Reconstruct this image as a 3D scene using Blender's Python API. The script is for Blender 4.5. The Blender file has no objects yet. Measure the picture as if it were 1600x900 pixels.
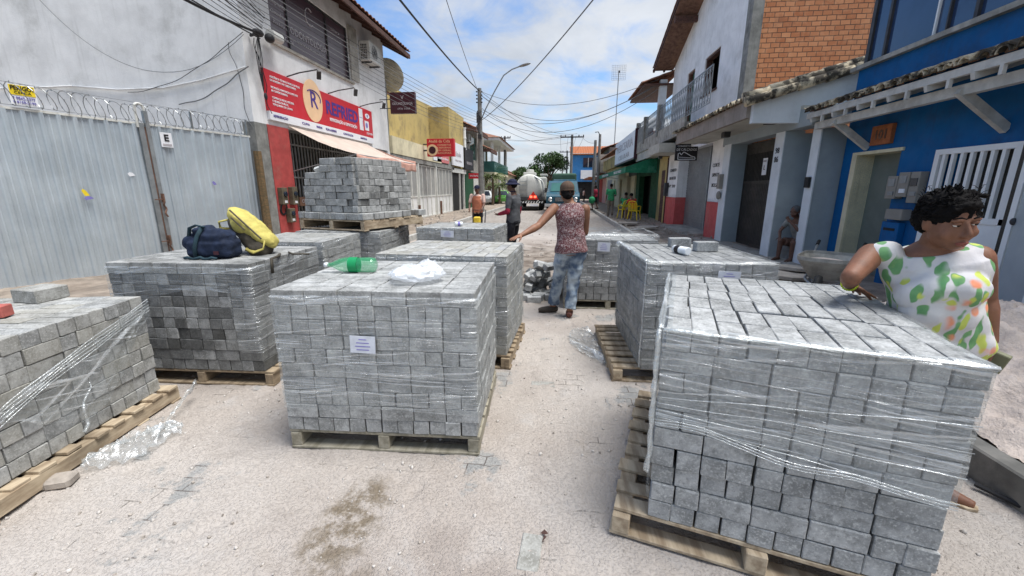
import bpy, bmesh, math, random
from mathutils import Vector, Matrix, noise
R = math.radians
V = Vector
random.seed(7)
SC = bpy.context.scene
COL = SC.collection

# ---------------------------------------------------------------- camera
cam_d = bpy.data.cameras.new('camera')
cam_d.sensor_width = 36.0
cam_d.lens = 14.4
cam_d.clip_start = 0.05
cam_d.clip_end = 3000.0
cam = bpy.data.objects.new('camera', cam_d)
COL.objects.link(cam)
cam.location = (0, 0, 1.6)
cam.rotation_euler = (R(90 - 13.614), 0, R(6.498))
SC.camera = cam
CAMP = V((0, 0, 1.6))

# ---------------------------------------------------------------- light
SUN_EL, SUN_AZ = 70.0, 104.0        # azimuth clockwise from +Y (street direction)
world = bpy.data.worlds.new('World')
SC.world = world
world.use_nodes = True
wn, wl = world.node_tree.nodes, world.node_tree.links
wn.clear()
w_out = wn.new('ShaderNodeOutputWorld')
w_bg = wn.new('ShaderNodeBackground')
w_bg.inputs['Strength'].default_value = 0.084
sky = wn.new('ShaderNodeTexSky')
sky.sky_type = 'NISHITA'
sky.sun_disc = False
sky.sun_elevation = R(SUN_EL)
sky.sun_rotation = R(SUN_AZ)
sky.air_density = 1.3
sky.dust_density = 0.6
sky.ozone_density = 2.5
w_tc = wn.new('ShaderNodeTexCoord')
w_sep = wn.new('ShaderNodeSeparateXYZ')
wl.new(w_tc.outputs['Generated'], w_sep.inputs[0])
def wmath(op, a, b=None, c=None, clamp=False):
    n = wn.new('ShaderNodeMath'); n.operation = op; n.use_clamp = clamp
    for i, s in enumerate((a, b, c)):
        if s is None: continue
        if isinstance(s, (int, float)): n.inputs[i].default_value = s
        else: wl.new(s, n.inputs[i])
    return n.outputs[0]
zz = wmath('ADD', wmath('MAXIMUM', w_sep.outputs[2], 0.0), 0.13)
cx_ = wmath('DIVIDE', w_sep.outputs[0], zz)
cy_ = wmath('DIVIDE', w_sep.outputs[1], zz)
w_cmb = wn.new('ShaderNodeCombineXYZ')
wl.new(cx_, w_cmb.inputs[0]); wl.new(wmath('MULTIPLY', cy_, 0.8), w_cmb.inputs[1])
def wnoise(scale, detail, rough, dist, off):
    mp = wn.new('ShaderNodeMapping'); wl.new(w_cmb.outputs[0], mp.inputs[0]); mp.inputs['Location'].default_value = off
    n = wn.new('ShaderNodeTexNoise'); wl.new(mp.outputs[0], n.inputs['Vector'])
    n.inputs['Scale'].default_value = scale; n.inputs['Detail'].default_value = detail
    n.inputs['Roughness'].default_value = rough; n.inputs['Distortion'].default_value = dist
    return n.outputs[0]
n1 = wnoise(0.55, 9, 0.56, 0.5, (3.1, 1.7, 0))
n2 = wnoise(1.9, 8, 0.6, 0.8, (7.3, 2.2, 0))
bias = wmath('ADD', wmath('MULTIPLY', cx_, 0.055), wmath('MULTIPLY', w_sep.outputs[2], 0.07))
cl = wmath('ADD', wmath('ADD', wmath('MULTIPLY', n1, 0.72), wmath('MULTIPLY', n2, 0.36)), bias)
mr = wn.new('ShaderNodeMapRange'); wl.new(cl, mr.inputs[0])
mr.inputs[1].default_value = 0.44; mr.inputs[2].default_value = 0.61
mr.interpolation_type = 'SMOOTHSTEP'
n3 = wnoise(1.1, 6, 0.6, 0.3, (1.3, 9.2, 4))
w_ramp = wn.new('ShaderNodeMixRGB')
wl.new(wmath('MULTIPLY', wmath('SUBTRACT', n3, 0.3, clamp=True), 2.4, clamp=True), w_ramp.inputs[0])
w_ramp.inputs[1].default_value = (5.2, 5.6, 6.2, 1)
w_ramp.inputs[2].default_value = (8.7, 9.0, 9.4, 1)
w_blue = wn.new('ShaderNodeMixRGB'); w_blue.blend_type = 'MULTIPLY'; w_blue.inputs[0].default_value = 1
wl.new(sky.outputs[0], w_blue.inputs[1]); w_blue.inputs[2].default_value = (1.1, 1.45, 1.9, 1)
w_mix = wn.new('ShaderNodeMixRGB')
wl.new(wmath('MULTIPLY', mr.outputs[0], 0.93), w_mix.inputs[0])
wl.new(w_blue.outputs[0], w_mix.inputs[1]); wl.new(w_ramp.outputs[0], w_mix.inputs[2])
wl.new(w_mix.outputs[0], w_bg.inputs[0])
wl.new(w_bg.outputs[0], w_out.inputs[0])

sun_d = bpy.data.lights.new('sun', 'SUN')
sun_d.energy = 4.6
sun_d.angle = R(32)
sun_d.color = (1.0, 0.985, 0.955)
sun = bpy.data.objects.new('sun', sun_d)
COL.objects.link(sun)
az = R(SUN_AZ); el = R(SUN_EL)
sdir = V((math.sin(az) * math.cos(el), math.cos(az) * math.cos(el), math.sin(el)))
sun.rotation_euler = sdir.to_track_quat('Z', 'Y').to_euler()
sun.location = (8, -8, 20)

SC.view_settings.view_transform = 'Standard'
SC.view_settings.look = 'None'
SC.view_settings.exposure = 0.27
SC.view_settings.gamma = 1.0
SC.view_settings.use_curve_mapping = False
SC.render.engine = 'CYCLES'
SC.cycles.use_denoising = True
SC.cycles.max_bounces = 6
SC.cycles.transparent_max_bounces = 12
SC.cycles.caustics_reflective = False
SC.cycles.caustics_refractive = False

# ---------------------------------------------------------------- materials
class NT:
    def __init__(s, name):
        s.m = bpy.data.materials.new(name); s.m.use_nodes = True
        s.n = s.m.node_tree.nodes; s.l = s.m.node_tree.links
        s.b = s.n['Principled BSDF']; s.out = s.n['Material Output']
        s.tc = s.n.new('ShaderNodeTexCoord')
    def link(s, a, b): s.l.new(a, b)
    def val(s, sock, v):
        if isinstance(v, (int, float)): sock.default_value = v
        elif isinstance(v, (tuple, list)): sock.default_value = tuple(v) + ((1,) if len(v) == 3 and len(sock.default_value) == 4 else ())
        else: s.l.new(v, sock)
    def math(s, op, a, b=0.0, c=None, clamp=False):
        n = s.n.new('ShaderNodeMath'); n.operation = op; n.use_clamp = clamp
        s.val(n.inputs[0], a); s.val(n.inputs[1], b)
        if c is not None: s.val(n.inputs[2], c)
        return n.outputs[0]
    def noise(s, scale, detail=4, rough=0.6, vec=None, dist=0.0):
        n = s.n.new('ShaderNodeTexNoise'); n.inputs['Scale'].default_value = scale
        n.inputs['Detail'].default_value = detail; n.inputs['Roughness'].default_value = rough
        n.inputs['Distortion'].default_value = dist
        s.l.new(vec if vec is not None else s.tc.outputs['Object'], n.inputs['Vector'])
        return n.outputs[0]
    def mapping(s, scale=(1, 1, 1), loc=(0, 0, 0), rot=(0, 0, 0), vec=None):
        n = s.n.new('ShaderNodeMapping'); n.inputs['Scale'].default_value = scale
        n.inputs['Location'].default_value = loc; n.inputs['Rotation'].default_value = rot
        s.l.new(vec if vec is not None else s.tc.outputs['Object'], n.inputs[0])
        return n.outputs[0]
    def ramp(s, fac, lo, hi, a=0.0, b=1.0, smooth=True):
        n = s.n.new('ShaderNodeMapRange'); s.l.new(fac, n.inputs[0])
        n.inputs[1].default_value = lo; n.inputs[2].default_value = hi
        n.inputs[3].default_value = a; n.inputs[4].default_value = b
        if smooth: n.interpolation_type = 'SMOOTHSTEP'
        return n.outputs[0]
    def mix(s, f, a, b, mode='MIX'):
        n = s.n.new('ShaderNodeMixRGB'); n.blend_type = mode
        s.val(n.inputs[0], f); s.val(n.inputs[1], a); s.val(n.inputs[2], b)
        return n.outputs[0]
    def sep(s, vec=None):
        n = s.n.new('ShaderNodeSeparateXYZ'); s.l.new(vec if vec is not None else s.tc.outputs['Object'], n.inputs[0])
        return n.outputs
    def comb(s, x, y, z=0.0):
        n = s.n.new('ShaderNodeCombineXYZ'); s.val(n.inputs[0], x); s.val(n.inputs[1], y); s.val(n.inputs[2], z)
        return n.outputs[0]
    def bump(s, h, strength=0.3, dist=0.01, normal=None):
        n = s.n.new('ShaderNodeBump'); n.inputs['Strength'].default_value = strength
        n.inputs['Distance'].default_value = dist; s.l.new(h, n.inputs['Height'])
        if normal is not None: s.l.new(normal, n.inputs['Normal'])
        return n.outputs[0]
    def set(s, **k):
        for a, v in k.items():
            s.val(s.b.inputs[a.replace('_', ' ')], v)

def mat(name, base, rough=0.8, var=0.25, scale=4.0, bump=0.25, bscale=60.0, bdist=0.004, metal=0.0,
        dirt=None, damt=0.5, dscale=1.5, streak=0.0, dlo=0.5, dhi=0.72, spec=0.3):
    """noise-mottled surface; dirt = colour mixed in by blotches, streak = vertical runs of it"""
    t = NT(name)
    n = t.noise(scale, 6, 0.62)
    lo = [c * (1 - var) for c in base]; hi = [min(1, c * (1 + var * 0.7)) for c in base]
    c = t.mix(t.ramp(n, 0.3, 0.7), lo, hi)
    if dirt:
        d = t.ramp(t.noise(dscale, 7, 0.68), dlo, dhi)
        c = t.mix(t.math('MULTIPLY', d, damt), c, dirt)
        if streak:
            sv = t.noise(1.0, 5, 0.6, vec=t.mapping((9, 9, 0.5)))
            c = t.mix(t.math('MULTIPLY', t.ramp(sv, 0.52, 0.75), streak), c, dirt)
    t.set(Base_Color=c, Metallic=metal)
    t.b.inputs['Specular IOR Level'].default_value = spec
    rn = t.noise(scale * 3, 4)
    t.link(t.ramp(rn, 0.3, 0.7, max(0, rough - 0.08), min(1, rough + 0.08)), t.b.inputs['Roughness'])
    if bump:
        bn = t.noise(bscale, 5, 0.6)
        t.link(t.bump(bn, bump, bdist), t.b.inputs['Normal'])
    return t.m

def m_paver():
    t = NT('paver_concrete')
    a = t.n.new('ShaderNodeAttribute'); a.attribute_name = 'tone'
    tone = t.sep(a.outputs['Vector'])
    geo = t.tc.outputs['Object']
    off = t.n.new('ShaderNodeVectorMath'); off.operation = 'ADD'
    t.link(geo, off.inputs[0]); t.link(a.outputs['Vector'], off.inputs[1])
    n1 = t.noise(9, 6, 0.65, vec=off.outputs[0]); n2 = t.noise(95, 4, 0.7, vec=off.outputs[0]); n3 = t.noise(420, 2, 0.6)
    c = t.mix(t.ramp(n1, 0.3, 0.72), (0.18, 0.184, 0.182), (0.39, 0.395, 0.392))
    c = t.mix(t.math('MULTIPLY', t.ramp(n2, 0.48, 0.7), 0.7), c, (0.52, 0.525, 0.51))
    c = t.mix(t.math('MULTIPLY', t.ramp(t.noise(38, 6, 0.75, vec=off.outputs[0]), 0.5, 0.66), 0.55), c, (0.13, 0.13, 0.125))
    c = t.mix(t.ramp(n3, 0.62, 0.72, 0, 0.55), c, (0.09, 0.09, 0.09))
    c = t.mix(1.0, c, t.comb(tone[0], tone[0], tone[0]), 'MULTIPLY')
    c = t.mix(tone[1], c, (0.36, 0.32, 0.22))
    t.set(Base_Color=c, Roughness=0.93)
    t.b.inputs['Specular IOR Level'].default_value = 0.2
    h = t.math('ADD', t.math('MULTIPLY', n2, 0.6), t.math('MULTIPLY', n3, 0.4))
    t.link(t.bump(h, 0.75, 0.003), t.b.inputs['Normal'])
    return t.m

def m_film(name='stretch_film', base=0.05, gain=0.6, slant=0.1, fine=70.0, th=0.54, bl=0.33):
    """clear stretch film: mostly see-through, folds catch the light"""
    t = NT(name); t.n.remove(t.b)
    s = t.sep()
    hor = t.math('ADD', s[0], s[1])
    wob = t.noise(1.6, 3)
    zz = t.math('ADD', t.math('ADD', s[2], t.math('MULTIPLY', hor, slant)), t.math('MULTIPLY', wob, 0.035))
    v = t.comb(t.math('MULTIPLY', hor, 1.3), 0.0, t.math('MULTIPLY', zz, fine))
    n = t.noise(1.0, 3, 0.65, vec=v)
    zz2 = t.math('SUBTRACT', s[2], t.math('MULTIPLY', hor, slant * 2.2))
    v2 = t.comb(t.math('MULTIPLY', hor, 0.9), 3.0, t.math('MULTIPLY', t.math('ADD', zz2, t.math('MULTIPLY', wob, 0.06)), fine * 0.45))
    n2 = t.noise(1.0, 2, 0.5, vec=v2)
    blot = t.ramp(t.noise(3.2, 4, 0.6), bl, bl + 0.25, .15, 1.0)
    k = t.math('MULTIPLY', t.math('ADD', t.ramp(n, th, th + 0.12), t.ramp(n2, th + 0.02, th + 0.11), clamp=True), blot)
    wr = t.ramp(t.noise(16, 5, 0.7), 0.55, 0.7)
    k = t.math('ADD', k, t.math('MULTIPLY', t.math('MULTIPLY', wr, blot), 0.25), clamp=True)
    fac = t.math('ADD', t.math('MULTIPLY', k, gain), base, clamp=True)
    tr = t.n.new('ShaderNodeBsdfTransparent'); tr.inputs[0].default_value = (0.97, 0.98, 0.98, 1)
    gl = t.n.new('ShaderNodeBsdfGlossy'); gl.inputs['Roughness'].default_value = 0.22; gl.inputs[0].default_value = (0.9, 0.92, 0.93, 1)
    df = t.n.new('ShaderNodeBsdfDiffuse'); df.inputs[0].default_value = (0.72, 0.75, 0.76, 1)
    m1 = t.n.new('ShaderNodeMixShader'); m1.inputs[0].default_value = 0.5
    t.link(gl.outputs[0], m1.inputs[1]); t.link(df.outputs[0], m1.inputs[2])
    m2 = t.n.new('ShaderNodeMixShader'); t.link(fac, m2.inputs[0])
    t.link(tr.outputs[0], m2.inputs[1]); t.link(m1.outputs[0], m2.inputs[2])
    bn = t.bump(t.math('ADD', t.math('MULTIPLY', n, 0.7), t.noise(9, 5, 0.7)), 0.9, 0.02)
    t.link(bn, gl.inputs['Normal']); t.link(bn, df.inputs['Normal'])
    t.link(m2.outputs[0], t.out.inputs[0])
    return t.m

def m_wood(name, base, dark, scale=1.0):
    t = NT(name)
    g = t.noise(1.0, 5, 0.6, vec=t.mapping((26 * scale, 3 * scale, 26 * scale)))
    g2 = t.noise(3, 5, 0.6)
    c = t.mix(t.ramp(g, 0.3, 0.7), dark, base)
    c = t.mix(t.math('MULTIPLY', t.ramp(g2, 0.5, 0.7), 0.5), c, [x * 0.45 for x in dark])
    t.set(Base_Color=c, Roughness=0.85)
    t.link(t.bump(g, 0.4, 0.004), t.b.inputs['Normal'])
    return t.m

def m_brick(name):
    t = NT(name)
    s = t.sep()
    v = t.comb(s[0], s[2], 0.0)
    v2n = t.n.new('ShaderNodeVectorMath'); v2n.operation = 'ADD'
    t.link(v, v2n.inputs[0])
    nn = t.n.new('ShaderNodeTexNoise'); nn.inputs['Scale'].default_value = 2.5; t.link(v, nn.inputs['Vector'])
    sc = t.n.new('ShaderNodeVectorMath'); sc.operation = 'SCALE'; t.link(nn.outputs['Color'], sc.inputs[0]); sc.inputs['Scale'].default_value = 0.035
    t.link(sc.outputs[0], v2n.inputs[1])
    b = t.n.new('ShaderNodeTexBrick'); t.link(v2n.outputs[0], b.inputs['Vector'])
    b.inputs['Scale'].default_value = 1.0; b.inputs['Brick Width'].default_value = 0.23; b.inputs['Row Height'].default_value = 0.118
    b.inputs['Mortar Size'].default_value = 0.009; b.inputs['Mortar Smooth'].default_value = 0.3; b.inputs['Bias'].default_value = 0.0
    b.inputs['Color1'].default_value = (0.43, 0.15, 0.06, 1); b.inputs['Color2'].default_value = (0.60, 0.26, 0.12, 1)
    b.inputs['Mortar'].default_value = (0.10, 0.06, 0.04, 1)
    c = t.mix(t.math('MULTIPLY', t.ramp(t.noise(7, 6, 0.7), 0.45, 0.7), 0.35), b.outputs['Color'], (0.66, 0.36, 0.2))
    c = t.mix(t.math('MULTIPLY', t.ramp(t.noise(2.2, 5, 0.7), 0.56, 0.7), 0.45), c, (0.3, 0.13, 0.07))
    t.set(Base_Color=c, Roughness=0.9)
    h = t.math('ADD', t.math('SUBTRACT', 1.0, b.outputs['Fac']), t.math('MULTIPLY', t.noise(60, 4), 0.25))
    t.link(t.bump(h, 0.9, 0.02), t.b.inputs['Normal'])
    return t.m

def m_road(name):
    t = NT(name)
    s = t.sep()
    big = t.noise(0.45, 5, 0.6); mid = t.noise(2.6, 7, 0.66, dist=0.4); fine = t.noise(26, 6, 0.72); grain = t.noise(240, 3, 0.7)
    c = t.mix(t.ramp(big, 0.35, 0.65), (0.45, 0.395, 0.352), (0.56, 0.51, 0.465))
    c = t.mix(t.math('MULTIPLY', t.ramp(mid, 0.52, 0.72), 0.55), c, (0.55, 0.52, 0.495))
    c = t.mix(t.math('MULTIPLY', t.ramp(mid, 0.46, 0.28), 0.5), c, (0.35, 0.305, 0.275))
    c = t.mix(t.math('MULTIPLY', t.ramp(fine, 0.46, 0.3), 0.3), c, (0.31, 0.27, 0.24))
    c = t.mix(t.ramp(grain, 0.62, 0.75, 0, 0.4), c, (0.2, 0.18, 0.165))
    # pavers showing through where the sand is thin
    wob = t.math('MULTIPLY', t.noise(8, 3), 0.012)
    vec = t.comb(t.math('ADD', s[0], wob), t.math('ADD', s[1], wob), 0.0)
    b = t.n.new('ShaderNodeTexBrick'); t.link(vec, b.inputs['Vector'])
    b.inputs['Scale'].default_value = 1.0; b.inputs['Brick Width'].default_value = 0.2; b.inputs['Row Height'].default_value = 0.1
    b.inputs['Mortar Size'].default_value = 0.004; b.inputs['Color1'].default_value = (0.38, 0.38, 0.37, 1); b.inputs['Color2'].default_value = (0.29, 0.3, 0.3, 1)
    b.inputs['Mortar'].default_value = (0.09, 0.08, 0.075, 1)
    thin = t.ramp(t.math('ADD', t.noise(1.5, 6, 0.62, vec=t.mapping(loc=(4.2, 1.3, 0))), t.math('MULTIPLY', fine, 0.18)), 0.685, 0.745)
    c = t.mix(t.math('MULTIPLY', thin, 0.8), c, b.outputs['Color'])
    jn = t.math('MULTIPLY', t.ramp(t.noise(2.2, 6, 0.7, vec=t.mapping(loc=(9.2, 3.3, 0))), 0.56, 0.66), b.outputs['Fac'])
    c = t.mix(t.math('MULTIPLY', jn, 0.75), c, (0.17, 0.15, 0.13))
    # mud patch by the centre stack
    def blob(x, y, rx, ry):
        dx = t.math('DIVIDE', t.math('SUBTRACT', s[0], x), rx); dy = t.math('DIVIDE', t.math('SUBTRACT', s[1], y), ry)
        d = t.math('SQRT', t.math('ADD', t.math('MULTIPLY', dx, dx), t.math('MULTIPLY', dy, dy)))
        return t.ramp(t.math('ADD', d, t.math('MULTIPLY', t.math('SUBTRACT', mid, 0.5), 3.0)), 1.15, 0.45)
    crumb = t.ramp(t.noise(75, 3, 0.6), 0.5, 0.64)
    mud = t.math('MULTIPLY', t.math('MAXIMUM', blob(-0.98, 1.6, 0.17, 0.36), t.math('MULTIPLY', blob(-0.75, 1.2, 0.3, 0.2), 0.8)), t.ramp(t.noise(11, 6, 0.7), 0.38, 0.56))
    c = t.mix(t.math('MULTIPLY', mud, 0.8), c, (0.17, 0.13, 0.08))
    damp = blob(-0.5, 1.25, 0.55, 0.35)
    c = t.mix(t.math('MULTIPLY', damp, 0.35), c, (0.27, 0.22, 0.19))
    # brown dug-up earth further up the street, then a paler paved stretch
    dm = t.math('MULTIPLY', t.ramp(t.math('ADD', s[1], t.math('MULTIPLY', mid, 2.0)), 6.2, 7.6), t.ramp(t.math('ADD', s[1], t.math('MULTIPLY', mid, 4.0)), 15.5, 12.0))
    c = t.mix(t.math('MULTIPLY', dm, 0.85), c, t.mix(t.ramp(mid, 0.35, 0.65), (0.115, 0.088, 0.066), (0.33, 0.28, 0.235)))
    fm = t.ramp(s[1], 14.0, 18.0)
    c = t.mix(t.math('MULTIPLY', fm, 0.75), c, t.mix(t.ramp(t.noise(6, 5), 0.4, 0.6), (0.2, 0.18, 0.16), (0.34, 0.31, 0.285)))
    t.set(Base_Color=c, Roughness=0.95)
    t.b.inputs['Specular IOR Level'].default_value = 0.15
    h = t.math('ADD', t.math('ADD', t.math('MULTIPLY', t.noise(9, 6, 0.7), 1.3), t.math('MULTIPLY', fine, 1.0)), t.math('MULTIPLY', grain, 0.35))
    h = t.math('ADD', h, t.math('MULTIPLY', crumb, 0.35))
    h = t.math('SUBTRACT', h, t.math('MULTIPLY', jn, 0.8))
    t.link(t.bump(h, 0.75, 0.028), t.b.inputs['Normal'])
    return t.m

def m_sheet(name):
    t = NT(name)
    n = t.noise(1.1, 6, 0.6); n2 = t.noise(30, 5, 0.7); sv = t.noise(1.0, 5, 0.6, vec=t.mapping((7, 7, 0.35)))
    c = t.mix(t.ramp(n, 0.3, 0.7), (0.45, 0.51, 0.555), (0.58, 0.64, 0.68))
    c = t.mix(t.math('MULTIPLY', t.ramp(sv, 0.5, 0.75), 0.35), c, (0.64, 0.68, 0.68))
    c = t.mix(t.ramp(n2, 0.66, 0.76, 0, 0.5), c, (0.33, 0.34, 0.33))
    t.set(Base_Color=c, Roughness=0.42, Metallic=0.4)
    t.link(t.bump(n, 0.12, 0.02), t.b.inputs['Normal'])
    return t.m

def m_floral(name):
    t = NT(name)
    u = t.mapping((1, 1, 1))
    def leafs(scale, loc, stretch, rot, lo, hi):
        v = t.n.new('ShaderNodeTexVoronoi'); v.inputs['Scale'].default_value = scale
        dn = t.n.new('ShaderNodeVectorMath'); dn.operation = 'ADD'
        nz = t.n.new('ShaderNodeTexNoise'); nz.inputs['Scale'].default_value = 9; t.link(u, nz.inputs['Vector'])
        sc = t.n.new('ShaderNodeVectorMath'); sc.operation = 'SCALE'; sc.inputs['Scale'].default_value = 0.06
        t.link(nz.outputs['Color'], sc.inputs[0]); t.link(t.mapping(stretch, loc, rot), dn.inputs[0]); t.link(sc.outputs[0], dn.inputs[1])
        t.link(dn.outputs[0], v.inputs['Vector'])
        return t.ramp(v.outputs['Distance'], hi, lo)
    z = t.sep()[2]
    c = t.mix(t.ramp(t.noise(5, 4), 0.4, 0.62), (0.66, 0.645, 0.63), (0.60, 0.58, 0.59))
    g = t.math('MULTIPLY', leafs(16, (0.3, 0.1, 0.2), (1, 1, 0.26), (0.5, 0.2, 0.6), 0.36, 0.42), t.ramp(t.noise(5, 2), 0.38, 0.46))
    c = t.mix(g, c, t.mix(t.noise(14, 3), (0.04, 0.22, 0.09), (0.25, 0.45, 0.18)))
    g2 = t.math('MULTIPLY', leafs(18, (1.3, 2.1, 0.2), (1, 1, 0.25), (-0.7, 0.4, 0.3), 0.3, 0.38), t.ramp(t.noise(4, 2, vec=t.mapping(loc=(3, 3, 3))), 0.42, 0.5))
    c = t.mix(g2, c, (0.55, 0.62, 0.12))
    o = t.math('MULTIPLY', leafs(13, (5.3, 2.1, 1.2), (1, 1, 1), (0.2, 0.4, 0.3), 0.25, 0.42), t.ramp(t.noise(3.5, 2, vec=t.mapping(loc=(7, 3, 5))), 0.5, 0.6))
    c = t.mix(o, c, t.mix(t.noise(22, 2), (0.80, 0.16, 0.06), (0.85, 0.45, 0.28)))
    t.set(Base_Color=c, Roughness=0.85)
    t.link(t.bump(t.math('ADD', t.noise(400, 2), t.math('MULTIPLY', t.noise(12, 4), 3.0)), 0.35, 0.006), t.b.inputs['Normal'])
    return t.m

def m_splotch(name, a, b, scale, lo=0.47, hi=0.53, rough=0.9):
    t = NT(name)
    n = t.noise(scale, 5, 0.7, dist=1.2)
    t.set(Base_Color=t.mix(t.ramp(n, lo, hi), a, b), Roughness=rough)
    t.link(t.bump(t.noise(30, 3), 0.3, 0.005), t.b.inputs['Normal'])
    return t.m

def m_jeans(name):
    t = NT(name)
    n = t.noise(5, 4, 0.6); w = t.noise(1.0, 2, 0.5, vec=t.mapping((500, 500, 60)))
    c = t.mix(t.ramp(n, 0.38, 0.64), (0.035, 0.075, 0.15), (0.46, 0.54, 0.6))
    c = t.mix(t.math('MULTIPLY', w, 0.25), c, (0.35, 0.42, 0.5))
    t.set(Base_Color=c, Roughness=0.9)
    t.link(t.bump(w, 0.3, 0.002), t.b.inputs['Normal'])
    return t.m

def m_skin(name, base):
    t = NT(name)
    n = t.noise(14, 5, 0.6)
    t.set(Base_Color=t.mix(t.ramp(n, 0.35, 0.68), [c * 0.82 for c in base], [min(1, c * 1.12) for c in base]), Roughness=0.6)
    t.b.inputs['Subsurface Weight'].default_value = 0.12
    t.b.inputs['Subsurface Radius'].default_value = (0.01, 0.004, 0.002)
    t.link(t.bump(t.noise(150, 4), 0.35, 0.003), t.b.inputs['Normal'])
    return t.m

def m_glass(name, col=(0.02, 0.03, 0.05), rough=0.06):
    t = NT(name)
    t.set(Base_Color=t.mix(t.ramp(t.noise(1.2, 3), 0.3, 0.7), [c * 0.7 for c in col], col), Roughness=rough)
    t.b.inputs['Specular IOR Level'].default_value = 0.8
    t.link(t.bump(t.noise(0.9, 2), 0.05, 0.02), t.b.inputs['Normal'])
    return t.m

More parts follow.
